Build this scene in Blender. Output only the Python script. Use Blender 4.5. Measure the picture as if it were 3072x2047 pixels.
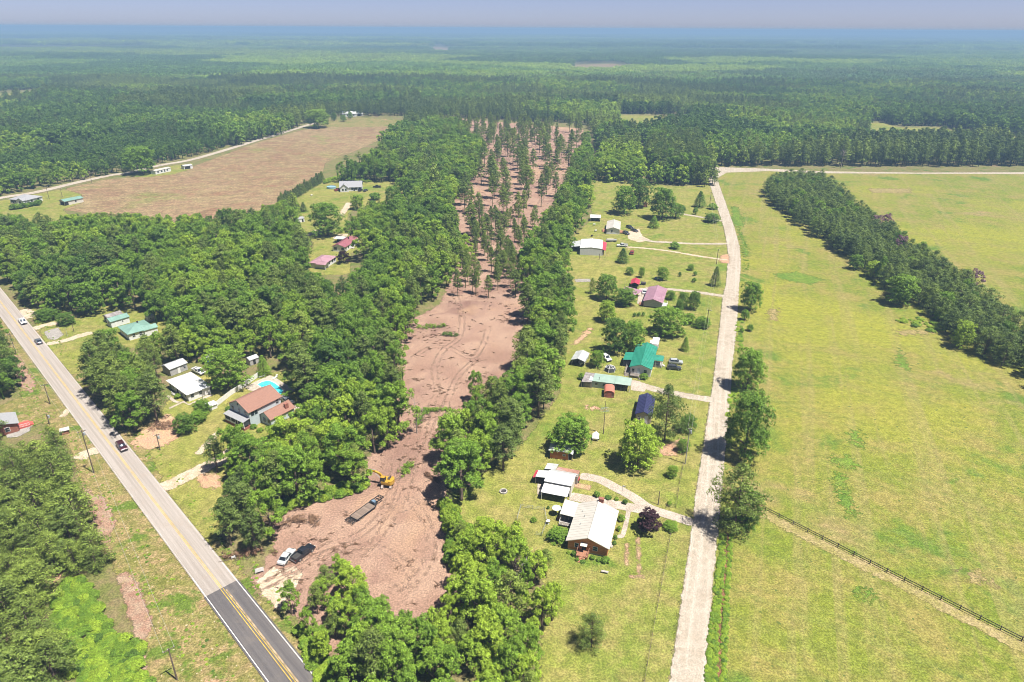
import bpy, bmesh, math, random
import numpy as np
from mathutils import Vector, Matrix, Euler

# ------------------------------------------------------------------ camera, sky, sun, exposure
SC = bpy.context.scene
COL = SC.collection
R = math.radians
for o in list(bpy.data.objects):
    bpy.data.objects.remove(o)

cam_data = bpy.data.cameras.new('camera')
cam_data.sensor_width = 36.0
cam_data.lens = 24.0
cam_data.clip_start = 0.5
cam_data.clip_end = 90000.0
cam = bpy.data.objects.new('camera', cam_data)
COL.objects.link(cam)
cam.matrix_world = Matrix.Translation((0, 0, 105.0)) @ Matrix.Rotation(R(90 - 24.62), 4, 'X') @ Matrix.Rotation(R(0.31), 4, 'Z')
SC.camera = cam

SUN_ELEV, SUN_AZ = 66.0, 122.0            # azimuth clockwise from +Y
world = bpy.data.worlds.new('World')
SC.world = world
world.use_nodes = True
wn = world.node_tree
wn.nodes.clear()
w_out = wn.nodes.new('ShaderNodeOutputWorld')
w_bg = wn.nodes.new('ShaderNodeBackground')
w_sky = wn.nodes.new('ShaderNodeTexSky')
w_sky.sky_type = 'NISHITA'
w_sky.sun_disc = False
w_sky.sun_elevation = R(SUN_ELEV)
w_sky.sun_rotation = R(SUN_AZ)
w_sky.altitude = 500.0
w_sky.air_density = 0.5
w_sky.dust_density = 0.7
w_sky.ozone_density = 2.0
w_bg.inputs['Strength'].default_value = 0.054
w_tint = wn.nodes.new('ShaderNodeMix')
w_tint.data_type = 'RGBA'
w_tint.blend_type = 'MULTIPLY'
w_tint.inputs[0].default_value = 1.0
w_tint.inputs[7].default_value = (1.10, 0.97, 1.10, 1)
wn.links.new(w_sky.outputs[0], w_tint.inputs[6])
wn.links.new(w_tint.outputs[2], w_bg.inputs['Color'])
wn.links.new(w_bg.outputs[0], w_out.inputs['Surface'])

sun_data = bpy.data.lights.new('sun', 'SUN')
sun_data.energy = 5.0
sun_data.angle = R(0.53)
sun_data.color = (1.0, 0.955, 0.88)
sun = bpy.data.objects.new('sun', sun_data)
COL.objects.link(sun)
to_sun = Vector((math.cos(R(SUN_ELEV)) * math.sin(R(SUN_AZ)), math.cos(R(SUN_ELEV)) * math.cos(R(SUN_AZ)), math.sin(R(SUN_ELEV))))
sun.rotation_euler = to_sun.to_track_quat('Z', 'Y').to_euler()
sun.location = (0, 0, 400)

SC.view_settings.view_transform = 'Standard'
SC.view_settings.look = 'None'
SC.view_settings.gamma = 1.0
SC.view_settings.exposure = 1.0
SC.view_settings.use_curve_mapping = False
SC.render.engine = 'CYCLES'
SC.cycles.max_bounces = 5
SC.cycles.diffuse_bounces = 2
SC.cycles.glossy_bounces = 2
SC.cycles.transmission_bounces = 3
SC.cycles.volume_bounces = 0
SC.cycles.transparent_max_bounces = 12
SC.cycles.use_adaptive_sampling = True
SC.cycles.adaptive_threshold = 0.02
SC.cycles.pixel_filter_type = 'BLACKMAN_HARRIS'
SC.cycles.filter_width = 0.95
SC.cycles.use_denoising = True
try:
    SC.cycles.denoiser = 'OPENIMAGEDENOISE'
    SC.cycles.denoising_input_passes = 'RGB_ALBEDO_NORMAL'
except Exception:
    pass

# ------------------------------------------------------------------ helpers: tags, node materials, mesh builder
def tag(o, label=None, category=None, group=None, kind=None):
    if label: o['label'] = label
    if category: o['category'] = category
    if group: o['group'] = group
    if kind: o['kind'] = kind
    return o

def empty(name, loc=(0, 0, 0), rz=0.0, label=None, category=None, group=None):
    o = bpy.data.objects.new(name, None)
    o.empty_display_size = 0.2
    COL.objects.link(o)
    o.location = (loc[0], loc[1], loc[2] if len(loc) > 2 else 0.0)
    o.rotation_euler = (0, 0, rz)
    return tag(o, label, category, group)

class NT:
    """tiny wrapper to write node materials"""
    def __init__(self, name):
        self.m = bpy.data.materials.new(name)
        self.m.use_nodes = True
        self.t = self.m.node_tree
        self.t.nodes.clear()
        self.out = self.t.nodes.new('ShaderNodeOutputMaterial')
    def n(self, typ, **kw):
        nd = self.t.nodes.new(typ)
        for k, v in kw.items():
            if k.startswith('_'):
                setattr(nd, k[1:], v)
            else:
                key = k.replace('__', ' ')
                self.set(nd.inputs[int(key[1:])] if key[0] == 'i' and key[1:].isdigit() else nd.inputs[key], v)
        return nd
    def set(self, sock, v):
        if isinstance(v, bpy.types.NodeSocket):
            self.t.links.new(v, sock)
        elif isinstance(v, bpy.types.Node):
            self.t.links.new(v.outputs[0], sock)
        else:
            if hasattr(sock, 'default_value'):
                if isinstance(v, (tuple, list)) and sock.type == 'RGBA' and len(v) == 3:
                    v = (*v, 1.0)
                sock.default_value = v
    def pos(self):
        return self.n('ShaderNodeNewGeometry').outputs['Position']
    def objco(self):
        return self.n('ShaderNodeTexCoord').outputs['Object']
    def mapping(self, vec, scale=(1, 1, 1), rot=(0, 0, 0), loc=(0, 0, 0)):
        return self.n('ShaderNodeMapping', Vector=vec, Scale=scale, Rotation=rot, Location=loc).outputs[0]
    def noise(self, vec, scale, detail=2.0, rough=0.5, dist=0.0):
        return self.n('ShaderNodeTexNoise', Vector=vec, Scale=scale, Detail=detail, Roughness=rough, Distortion=dist).outputs['Fac']
    def ramp(self, fac, lo, hi):
        nd = self.n('ShaderNodeMapRange', Value=fac)
        nd.interpolation_type = 'SMOOTHSTEP'
        nd.inputs['From Min'].default_value = lo
        nd.inputs['From Max'].default_value = hi
        return nd.outputs[0]
    def mix(self, fac, a, b, blend='MIX'):
        nd = self.t.nodes.new('ShaderNodeMix')
        nd.data_type = 'RGBA'
        nd.blend_type = blend
        self.set(nd.inputs[0], fac); self.set(nd.inputs[6], a); self.set(nd.inputs[7], b)
        return nd.outputs[2]
    def math(self, op, a, b=0.0, c=None):
        nd = self.t.nodes.new('ShaderNodeMath')
        nd.operation = op
        self.set(nd.inputs[0], a); self.set(nd.inputs[1], b)
        if c is not None: self.set(nd.inputs[2], c)
        return nd.outputs[0]
    def attr(self, name, typ='GEOMETRY'):
        nd = self.t.nodes.new('ShaderNodeAttribute')
        nd.attribute_name = name
        nd.attribute_type = typ
        return nd
    def bump(self, h, strength=0.4, dist=0.1):
        return self.n('ShaderNodeBump', Height=h, Strength=strength, Distance=dist).outputs[0]
    def bsdf(self, color, rough=0.8, metal=0.0, normal=None, spec=0.3, **kw):
        b = self.n('ShaderNodeBsdfPrincipled', Roughness=rough, Metallic=metal)
        self.set(b.inputs['Base Color'], color)
        b.inputs['Specular IOR Level'].default_value = spec
        if normal is not None: self.set(b.inputs['Normal'], normal)
        for k, v in kw.items(): self.set(b.inputs[k.replace('__', ' ')], v)
        return b.outputs[0]
    def done(self, shader):
        self.t.links.new(shader, self.out.inputs['Surface'])
        return self.m

MATS = {}
def paint(name, color, rough=0.55, var=0.12, metal=0.0, scale=1.5, spec=0.35, dirt=None, stretch=(1, 1, 1)):
    """plain surface colour with slight mottling, dirt and fine relief"""
    if name in MATS: return MATS[name]
    t = NT(name)
    p = t.mapping(t.objco(), scale=stretch)
    n1 = t.noise(p, scale, 4.0, 0.6)
    dark = tuple(c * (1 - var * 1.6) for c in color)
    lite = tuple(min(1, c * (1 + var)) for c in color)
    c = t.mix(t.ramp(n1, 0.3, 0.7), dark, lite)
    if dirt:
        n2 = t.noise(p, scale * 0.45, 5.0, 0.65, 0.4)
        c = t.mix(t.math('MULTIPLY', t.ramp(n2, 0.5, 0.72), 0.75), c, dirt)
    c = t.mix(1.0, c, (0.85, 0.85, 0.85), 'MULTIPLY')
    nb = t.noise(t.objco(), 18.0, 2.0)
    MATS[name] = t.done(t.bsdf(c, rough, metal, t.bump(nb, 0.15, 0.02), spec))
    return MATS[name]

def glass_mat(name='window_glass', color=(0.02, 0.03, 0.04), rough=0.08):
    if name in MATS: return MATS[name]
    t = NT(name)
    MATS[name] = t.done(t.bsdf(color, rough, 0.0, None, 0.6))
    return MATS[name]

class MB:
    """collects boxes, prisms and tubes; build() links them as one mesh object"""
    def __init__(self):
        self.v, self.f = [], []
    def add(self, verts, faces):
        b = len(self.v)
        self.v += [tuple(p) for p in verts]
        self.f += [tuple(i + b for i in f) for f in faces]
        return self
    def box(self, c, s, rz=0.0, taper=1.0):
        x, y, z = s[0] / 2, s[1] / 2, s[2] / 2
        vs = []
        ca, sa = math.cos(rz), math.sin(rz)
        for k, (sx, sy, sz) in enumerate([(-1, -1, -1), (1, -1, -1), (1, 1, -1), (-1, 1, -1), (-1, -1, 1), (1, -1, 1), (1, 1, 1), (-1, 1, 1)]):
            f = taper if sz > 0 else 1.0
            px, py = sx * x * f, sy * y * f
            vs.append((c[0] + px * ca - py * sa, c[1] + px * sa + py * ca, c[2] + sz * z))
        return self.add(vs, [(0, 3, 2, 1), (4, 5, 6, 7), (0, 1, 5, 4), (1, 2, 6, 5), (2, 3, 7, 6), (3, 0, 4, 7)])
    def hexa(self, bottom, top):
        """box from four bottom and four top points, same order"""
        return self.add(list(bottom) + list(top), [(0, 3, 2, 1), (4, 5, 6, 7), (0, 1, 5, 4), (1, 2, 6, 5), (2, 3, 7, 6), (3, 0, 4, 7)])
    def slab(self, quad, th):
        """a plate: four corner points on top, thickness th straight down"""
        return self.hexa([(p[0], p[1], p[2] - th) for p in quad], quad)
    def prism_x(self, prof, x0, x1):
        """extrude a (y, z) profile along x"""
        n = len(prof)
        vs = [(x0, y, z) for y, z in prof] + [(x1, y, z) for y, z in prof]
        fs = [tuple(range(n))[::-1], tuple(range(n, 2 * n))] + [(i, (i + 1) % n, n + (i + 1) % n, n + i) for i in range(n)]
        return self.add(vs, fs)
    def prism_y(self, prof, y0, y1):
        n = len(prof)
        vs = [(x, y0, z) for x, z in prof] + [(x, y1, z) for x, z in prof]
        fs = [tuple(range(n)), tuple(range(n, 2 * n))[::-1]] + [(i, n + i, n + (i + 1) % n, (i + 1) % n) for i in range(n)]
        return self.add(vs, fs)
    def prism_z(self, prof, z0, z1):
        n = len(prof)
        vs = [(x, y, z0) for x, y in prof] + [(x, y, z1) for x, y in prof]
        fs = [tuple(range(n))[::-1], tuple(range(n, 2 * n))] + [(i, (i + 1) % n, n + (i + 1) % n, n + i) for i in range(n)]
        return self.add(vs, fs)
    def tube(self, pts, rads, n=6, cap=True):
        pts = [Vector(p) for p in pts]
        if not isinstance(rads, (list, tuple)): rads = [rads] * len(pts)
        base = len(self.v)
        ref = None
        for i, p in enumerate(pts):
            d = (pts[min(i + 1, len(pts) - 1)] - pts[max(i - 1, 0)])
            if d.length < 1e-9: d = Vector((0, 0, 1))
            d.normalize()
            if ref is None:
                ref = d.orthogonal().normalized()
            else:
                ref = (ref - d * ref.dot(d))
                ref = ref.normalized() if ref.length > 1e-6 else d.orthogonal().normalized()
            b2 = d.cross(ref)
            for k in range(n):
                a = 2 * math.pi * k / n
                self.v.append(tuple(p + (ref * math.cos(a) + b2 * math.sin(a)) * rads[i]))
        for i in range(len(pts) - 1):
            for k in range(n):
                self.f.append((base + i * n + k, base + i * n + (k + 1) % n, base + (i + 1) * n + (k + 1) % n, base + (i + 1) * n + k))
        if cap:
            self.f.append(tuple(base + k for k in range(n))[::-1])
            self.f.append(tuple(base + (len(pts) - 1) * n + k for k in range(n)))
        return self
    def lathe(self, prof, c=(0, 0, 0), n=16):
        """(r, z) profile turned about the vertical through c"""
        base = len(self.v)
        for r, z in prof:
            for k in range(n):
                a = 2 * math.pi * k / n
                self.v.append((c[0] + r * math.cos(a), c[1] + r * math.sin(a), c[2] + z))
        for i in range(len(prof) - 1):
            for k in range(n):
                self.f.append((base + i * n + k, base + i * n + (k + 1) % n, base + (i + 1) * n + (k + 1) % n, base + (i + 1) * n + k))
        self.f.append(tuple(base + k for k in range(n))[::-1])
        self.f.append(tuple(base + (len(prof) - 1) * n + k for k in range(n)))
        return self
    def mesh(self, name, mat=None, smooth=False):
        me = bpy.data.meshes.new(name)
        me.from_pydata(self.v, [], self.f)
        if mat: me.materials.append(mat)
        if smooth: me.shade_smooth()
        me.update()
        return me
    def build(self, name, mat=None, parent=None, smooth=False, bevel=0.0):
        me = self.mesh(name, mat, smooth)
        if bevel:
            bm = bmesh.new()
            bm.from_mesh(me)
            bmesh.ops.remove_doubles(bm, verts=bm.verts, dist=1e-5)
            bmesh.ops.bevel(bm, geom=list(bm.edges), offset=bevel, segments=2, profile=0.6, affect='EDGES', clamp_overlap=True)
            bm.to_mesh(me)
            bm.free()
            me.shade_smooth()
            me.set_sharp_from_angle(angle=R(35))
        o = bpy.data.objects.new(name, me)
        COL.objects.link(o)
        if parent: o.parent = parent
        return o

def link_mesh(name, me, parent=None, loc=(0, 0, 0), rot=(0, 0, 0), sc=(1, 1, 1)):
    o = bpy.data.objects.new(name, me)
    COL.objects.link(o)
    o.location, o.rotation_euler, o.scale = loc, rot, sc
    if parent: o.parent = parent
    return o

def copy_tree(o, parent=None):
    c = o.copy()
    COL.objects.link(c)
    c.parent = parent
    for ch in list(o.children):
        copy_tree(ch, c)
    return c

# ------------------------------------------------------------------ ground, fields, roads
def poly_dist(px, py, poly):
    """signed distance (positive inside) of points to a polygon"""
    poly = np.asarray(poly, float)
    d = np.full(px.shape, 1e18)
    inside = np.zeros(px.shape, bool)
    n = len(poly)
    for i in range(n):
        ax, ay = poly[i]; bx, by = poly[(i + 1) % n]
        ex, ey = bx - ax, by - ay
        wx, wy = px - ax, py - ay
        t = np.clip((wx * ex + wy * ey) / max(ex * ex + ey * ey, 1e-12), 0, 1)
        d = np.minimum(d, (wx - ex * t) ** 2 + (wy - ey * t) ** 2)
        c = (ay > py) != (by > py)
        with np.errstate(divide='ignore', invalid='ignore'):
            xi = (bx - ax) * (py - ay) / (by - ay) + ax
        inside ^= c & (px < xi)
    d = np.sqrt(d)
    return np.where(inside, d, -d)

SHEETS = []
def sheet(name, poly, z, mat, step=2.0, soft=1.5):
    """ground sheet on a grid; the vertex attribute edge holds the distance to its outline"""
    SHEETS.append(name)
    z += 0.0004 * len(SHEETS)          # no two sheets share a plane
    poly = np.asarray(poly, float)
    x0, y0 = poly.min(0) - soft - step
    x1, y1 = poly.max(0) + soft + step
    nx, ny = int((x1 - x0) / step) + 2, int((y1 - y0) / step) + 2
    gx, gy = np.meshgrid(x0 + np.arange(nx) * step, y0 + np.arange(ny) * step)
    d = poly_dist(gx.ravel(), gy.ravel(), poly)
    keep = (d > -soft).reshape(ny, nx)
    cell = keep[:-1, :-1] | keep[1:, :-1] | keep[:-1, 1:] | keep[1:, 1:]
    idx = np.arange(nx * ny).reshape(ny, nx)
    q = np.stack([idx[:-1, :-1][cell], idx[:-1, 1:][cell], idx[1:, 1:][cell], idx[1:, :-1][cell]], 1)
    used = np.unique(q)
    remap = np.zeros(nx * ny, int)
    remap[used] = np.arange(len(used))
    co = np.stack([gx.ravel()[used], gy.ravel()[used], np.full(len(used), z)], 1)
    me = bpy.data.meshes.new(name)
    me.from_pydata(co.tolist(), [], remap[q].tolist())
    a = me.attributes.new('edge', 'FLOAT', 'POINT')
    a.data.foreach_set('value', np.clip(d[used], -6, 30).astype(np.float32))
    me.materials.append(mat)
    me.update()
    o = bpy.data.objects.new(name, me)
    COL.objects.link(o)
    o['kind'] = 'structure'
    return o

def ribbon_poly(center, width):
    """outline of a strip along a centre line; width a number or one per point"""
    n = len(center)
    w = width if isinstance(width, (list, tuple)) else [width] * n
    l, r = [], []
    for i in range(n):
        a, b = Vector(center[max(i - 1, 0)]), Vector(center[min(i + 1, n - 1)])
        d = (b - a).normalized()
        p = Vector(center[i])
        nrm = Vector((-d.y, d.x)) * w[i] / 2
        l.append(tuple(p + nrm)); r.append(tuple(p - nrm))
    return l + r[::-1]

def smooth_line(pts, k=6):
    out = []
    n = len(pts)
    for i in range(n - 1):
        p0, p1, p2, p3 = (np.array(pts[max(i - 1, 0)]), np.array(pts[i]), np.array(pts[i + 1]), np.array(pts[min(i + 2, n - 1)]))
        for j in range(k):
            t = j / k
            out.append(tuple(0.5 * ((2 * p1) + (p2 - p0) * t + (2 * p0 - 5 * p1 + 4 * p2 - p3) * t * t + (3 * p1 - p0 - 3 * p2 + p3) * t ** 3)))
    out.append(tuple(pts[-1]))
    return out

def soil(name, cols, big=0.03, mid=0.25, fine=2.2, soft=1.0, streak=None, speck=None, rough=0.95, patch=None, bump=0.3, edge_noise=0.8, tracks=None, grain=None):
    """cols: dark, mid, light base colours; patch: (colour, scale, lo, hi); streak: (angle, along, across, colour, amount)"""
    t = NT(name)
    p = t.pos()
    nb = t.noise(p, big, 3.0, 0.6, 0.4)
    nm = t.noise(p, mid, 4.0, 0.65)
    nf = t.noise(p, fine, 2.0, 0.75)
    c = t.mix(t.ramp(nb, 0.36, 0.64), cols[0], cols[1])
    c = t.mix(t.ramp(nm, 0.38, 0.66), c, cols[2])
    if patch:
        for (pc, ps, lo, hi) in patch:
            np_ = t.noise(t.mapping(p, loc=(31.7 * ps, 11.3, 0)), ps, 4.0, 0.66, 0.4)
            c = t.mix(t.ramp(np_, lo, hi), c, pc)
    if streak:
        for (ang, al, ac, sc_, am) in streak:
            v = t.mapping(t.mapping(p, rot=(0, 0, -ang)), scale=(al, ac, 1))
            ns = t.noise(v, 1.0, 3.0, 0.62, 0.4)
            c = t.mix(t.math('MULTIPLY', t.ramp(ns, 0.48, 0.66), am), c, sc_)
    if tracks:
        for (w_sc, w_dist, sc_, am) in tracks:
            w = t.n('ShaderNodeTexWave', Vector=p, Scale=w_sc, Distortion=w_dist, Detail=3.0)
            w.inputs['Detail Scale'].default_value = 0.35
            w.wave_type = 'RINGS'
            c = t.mix(t.math('MULTIPLY', t.ramp(w.outputs['Fac'], 0.6, 0.95), am), c, sc_)
    # fine grain, dark and light
    c = t.mix(t.ramp(nf, 0.32, 0.72), t.mix(1.0, c, (0.60, 0.60, 0.60), 'MULTIPLY'), t.mix(1.0, c, (1.24, 1.24, 1.24), 'MULTIPLY'))
    if grain:
        ng = t.noise(p, grain, 3.0, 0.7)
        c = t.mix(t.ramp(ng, 0.36, 0.66), t.mix(1.0, c, (0.78, 0.81, 0.75), 'MULTIPLY'), t.mix(1.0, c, (1.16, 1.14, 1.16), 'MULTIPLY'))
    if speck:
        for (sc_, ss, th) in speck:
            vo = t.n('ShaderNodeTexNoise', Vector=p, Scale=ss, Detail=1.5, Roughness=0.5)
            c = t.mix(t.ramp(vo.outputs['Fac'], th, th + 0.05), c, sc_)
    c = t.mix(1.0, c, (0.86, 0.86, 0.86), 'MULTIPLY')
    h = t.math('ADD', nf, t.math('MULTIPLY', nm, 1.5))
    sh = t.bsdf(c, rough, 0, t.bump(h, bump, 0.35), 0.1)
    e = t.attr('edge').outputs['Fac']
    ne = t.math('MULTIPLY', t.math('SUBTRACT', t.noise(p, 0.5, 3.0, 0.7), 0.5), 4.0 * edge_noise)
    a = t.ramp(t.math('ADD', e, ne), -0.25 * soft, 0.35 * soft)
    tr = t.n('ShaderNodeBsdfTransparent')
    mx = t.n('ShaderNodeMixShader')
    t.set(mx.inputs[0], a); t.set(mx.inputs[1], tr); t.set(mx.inputs[2], sh)
    return t.done(mx.outputs[0])

GRASS = [(0.20, 0.225, 0.045), (0.255, 0.27, 0.06), (0.29, 0.265, 0.085)]
M_floor = soil('forest_floor', [(0.15, 0.17, 0.045), (0.19, 0.19, 0.06), (0.24, 0.19, 0.095)], mid=0.2, patch=[((0.24, 0.165, 0.10), 0.06, 0.56, 0.7), ((0.11, 0.16, 0.03), 0.09, 0.56, 0.66)])
# the base sheet has no outline attribute, so give it a plain version of the floor material
for nd in list(M_floor.node_tree.nodes):
    if nd.type == 'OUTPUT_MATERIAL':
        for b in M_floor.node_tree.nodes:
            if b.type == 'BSDF_PRINCIPLED':
                M_floor.node_tree.links.new(b.outputs[0], nd.inputs['Surface'])
M_pasture = soil('pasture_grass', [(0.19, 0.235, 0.03), (0.255, 0.265, 0.045), (0.30, 0.255, 0.075)], big=0.013, mid=0.07, fine=2.4, grain=0.55,
                 patch=[((0.13, 0.205, 0.03), 0.035, 0.56, 0.66), ((0.34, 0.25, 0.12), 0.022, 0.58, 0.72), ((0.30, 0.30, 0.045), 0.012, 0.5, 0.64), ((0.08, 0.15, 0.025), 0.11, 0.68, 0.74)],
                 speck=[((0.10, 0.13, 0.03), 0.7, 0.68)], streak=[(R(70), 0.006, 0.22, (0.33, 0.27, 0.11), 0.45), (R(150), 0.008, 0.3, (0.19, 0.23, 0.05), 0.35)])
M_lawn = soil('lawn_grass', [(0.20, 0.25, 0.042), (0.265, 0.275, 0.058), (0.31, 0.27, 0.09)], big=0.022, mid=0.12, fine=2.4, grain=0.4,
              patch=[((0.14, 0.22, 0.03), 0.045, 0.55, 0.68), ((0.36, 0.265, 0.13), 0.04, 0.64, 0.75), ((0.33, 0.30, 0.085), 0.018, 0.5, 0.66)],
              streak=[(R(73), 0.02, 0.6, (0.23, 0.235, 0.055), 0.5)])
M_verge = soil('verge_grass', [(0.20, 0.20, 0.05), (0.26, 0.235, 0.08), (0.34, 0.25, 0.12)], big=0.05, mid=0.3, fine=2.4, grain=0.7,
               patch=[((0.13, 0.19, 0.03), 0.11, 0.52, 0.62), ((0.43, 0.27, 0.16), 0.09, 0.6, 0.7)], speck=[((0.45, 0.36, 0.26), 1.4, 0.68)])
M_clear = soil('cleared_soil', [(0.30, 0.18, 0.13), (0.365, 0.23, 0.165), (0.42, 0.28, 0.20)], big=0.028, mid=0.09, fine=2.6, edge_noise=1.6, bump=0.1,
               patch=[((0.235, 0.135, 0.105), 0.025, 0.53, 0.68), ((0.46, 0.30, 0.185), 0.014, 0.54, 0.68), ((0.28, 0.27, 0.09), 0.05, 0.69, 0.76)],
               streak=[(R(72), 0.012, 0.3, (0.31, 0.195, 0.15), 0.35)], speck=[((0.15, 0.10, 0.075), 0.5, 0.715)])
M_field = soil('ploughed_field', [(0.27, 0.165, 0.095), (0.32, 0.215, 0.125), (0.33, 0.255, 0.13)], big=0.008, mid=0.06, fine=0.7, grain=0.16,
               patch=[((0.25, 0.25, 0.085), 0.018, 0.53, 0.7), ((0.25, 0.125, 0.075), 0.03, 0.56, 0.72)],
               streak=[(R(15), 0.008, 0.2, (0.38, 0.28, 0.15), 0.6), (R(15), 0.012, 0.4, (0.22, 0.13, 0.075), 0.4)], speck=[((0.18, 0.10, 0.055), 0.35, 0.64)])
M_strip = soil('bare_red_verge', [(0.33, 0.19, 0.13), (0.38, 0.23, 0.16), (0.40, 0.29, 0.2)], mid=0.4, fine=3.0, patch=[((0.26, 0.24, 0.08), 0.12, 0.56, 0.66)])
M_gravel = soil('pale_gravel', [(0.39, 0.325, 0.245), (0.455, 0.39, 0.305), (0.50, 0.435, 0.35)], big=0.05, mid=0.5, fine=5.0, edge_noise=0.35, soft=0.6, bump=0.25,
                streak=[(R(73), 0.02, 1.1, (0.55, 0.485, 0.40), 0.7)])
M_drive = soil('sandy_track', [(0.50, 0.38, 0.25), (0.58, 0.46, 0.33), (0.62, 0.51, 0.38)], mid=0.5, fine=4.0, edge_noise=0.5, soft=0.8)
M_concrete = soil('old_concrete', [(0.42, 0.35, 0.28), (0.50, 0.43, 0.35), (0.54, 0.46, 0.38)], mid=0.4, fine=5.0, edge_noise=0.05, soft=0.2, bump=0.12)
M_red = soil('red_clay', [(0.48, 0.27, 0.17), (0.53, 0.33, 0.22), (0.50, 0.36, 0.2)], mid=0.4, fine=2.5, edge_noise=1.3, soft=1.6)
M_path = soil('worn_clay', [(0.44, 0.27, 0.17), (0.48, 0.31, 0.2), (0.46, 0.33, 0.18)], mid=0.4, fine=2.5, edge_noise=0.35, soft=1.2)
M_rut = soil('wheel_rut', [(0.29, 0.18, 0.13), (0.32, 0.20, 0.145), (0.37, 0.245, 0.175)], mid=0.5, fine=2.0, edge_noise=0.6, soft=1.2)
M_grey = soil('grey_gravel', [(0.30, 0.27, 0.24), (0.36, 0.33, 0.30), (0.4, 0.37, 0.33)], mid=0.5, fine=4.0, edge_noise=0.4, soft=0.6)

def road_mat(name, cols, wheel, ang):
    t = NT(name)
    p = t.pos()
    v = t.mapping(p, rot=(0, 0, -ang))
    ns = t.noise(t.mapping(v, scale=(0.03, 1.6, 1)), 1.0, 4.0, 0.6)
    nf = t.noise(p, 6.0, 3.0, 0.7)
    nm = t.noise(p, 0.25, 5.0, 0.6)
    c = t.mix(t.ramp(ns, 0.35, 0.65), cols[0], cols[1])
    c = t.mix(t.math('MULTIPLY', t.ramp(nm, 0.5, 0.75), 0.7), c, wheel)
    c = t.mix(t.ramp(nf, 0.3, 0.7), t.mix(1.0, c, (0.82, 0.82, 0.82), 'MULTIPLY'), t.mix(1.0, c, (1.12, 1.12, 1.12), 'MULTIPLY'))
    c = t.mix(1.0, c, (0.77, 0.77, 0.77), 'MULTIPLY')
    return t.done(t.bsdf(c, 0.9, 0, t.bump(nf, 0.2, 0.05), 0.15))

# ---- base ground to the horizon
bm = bmesh.new()
bmesh.ops.create_circle(bm, cap_ends=True, segments=96, radius=44000)
me = bpy.data.meshes.new('ground'); bm.to_mesh(me); bm.free()
me.materials.append(M_floor)
ground = link_mesh('ground', me); ground['kind'] = 'structure'
ground.location = (0, 0, -0.05)

# ---- highway: straight two-lane road
HW_A, HW_B = Vector((-302.50, 357.24)), Vector((-35.64, 81.64))
hw_d = (HW_B - HW_A).normalized()
hw_n = Vector((-hw_d.y, hw_d.x))
hw_len = (HW_B - HW_A).length
hw_ang = math.atan2(hw_d.y, hw_d.x)
def hw(s, off, z=0.0):
    """point on the highway: s metres from its far end, off metres to the east"""
    p = HW_A + hw_d * s + hw_n * off
    return (p.x, p.y, z)
def hw_s(pt):
    return (Vector(pt) - HW_A).dot(hw_d)
HW_SEAM = hw_s((-59.67, 105.92))
def strip(name, s0, s1, o0, o1, z, mat, parent=None, step=8.0):
    n = max(1, int((s1 - s0) / step))
    m = MB()
    for i in range(n):
        a, b = s0 + (s1 - s0) * i / n, s0 + (s1 - s0) * (i + 1) / n
        k = len(m.v)
        m.v += [hw(a, o0, z), hw(b, o0, z), hw(b, o1, z), hw(a, o1, z)]
        m.f.append((k, k + 1, k + 2, k + 3))
    return m.build(name, mat, parent)
M_old = road_mat('old_asphalt', [(0.36, 0.315, 0.275), (0.45, 0.40, 0.355)], (0.40, 0.335, 0.28), hw_ang)
M_new = road_mat('new_asphalt', [(0.125, 0.115, 0.115), (0.165, 0.15, 0.145)], (0.20, 0.175, 0.155), hw_ang)
M_yellow = paint('yellow_line', (0.62, 0.42, 0.06), 0.8, 0.2, scale=0.8, dirt=(0.40, 0.34, 0.2))
M_white = paint('white_line', (0.72, 0.70, 0.66), 0.8, 0.15, scale=0.8, dirt=(0.45, 0.4, 0.35))
highway = strip('highway', -400, HW_SEAM, -3.45, 3.45, 0.14, M_old); highway['kind'] = 'structure'
newpave = strip('highway', HW_SEAM, hw_len + 60, -3.6, 3.6, 0.143, M_new); newpave['kind'] = 'structure'
for off in (-0.16, 0.16):
    l = strip('centre_line', -400, HW_SEAM, off - 0.06, off + 0.06, 0.148, M_yellow, highway)
    l = strip('centre_line', HW_SEAM + 0.2, hw_len + 60, off * 1.5 - 0.07, off * 1.5 + 0.07, 0.151, M_yellow, newpave)
for off in (-3.2, 3.2):
    strip('edge_line', HW_SEAM - 7, HW_SEAM, off - 0.08, off + 0.08, 0.148, M_white, highway)
    strip('edge_line', HW_SEAM, hw_len + 60, off - 0.08, off + 0.08, 0.151, M_white, newpave)
strip('edge_line', -400, HW_SEAM - 7, 3.14, 3.24, 0.148, paint('worn_white_line', (0.56, 0.51, 0.46), 0.85, 0.2, scale=0.5, dirt=(0.40, 0.35, 0.3)), highway)
strip('edge_line', -400, HW_SEAM - 7, -3.24, -3.14, 0.148, MATS['worn_white_line'], highway)
strip('sand_streak', HW_SEAM + 1, hw_len + 60, 0.42, 0.72, 0.147, paint('sand_streak', (0.42, 0.31, 0.18), 0.9, 0.3, scale=0.6, dirt=(0.17, 0.15, 0.14)), newpave)

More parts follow.
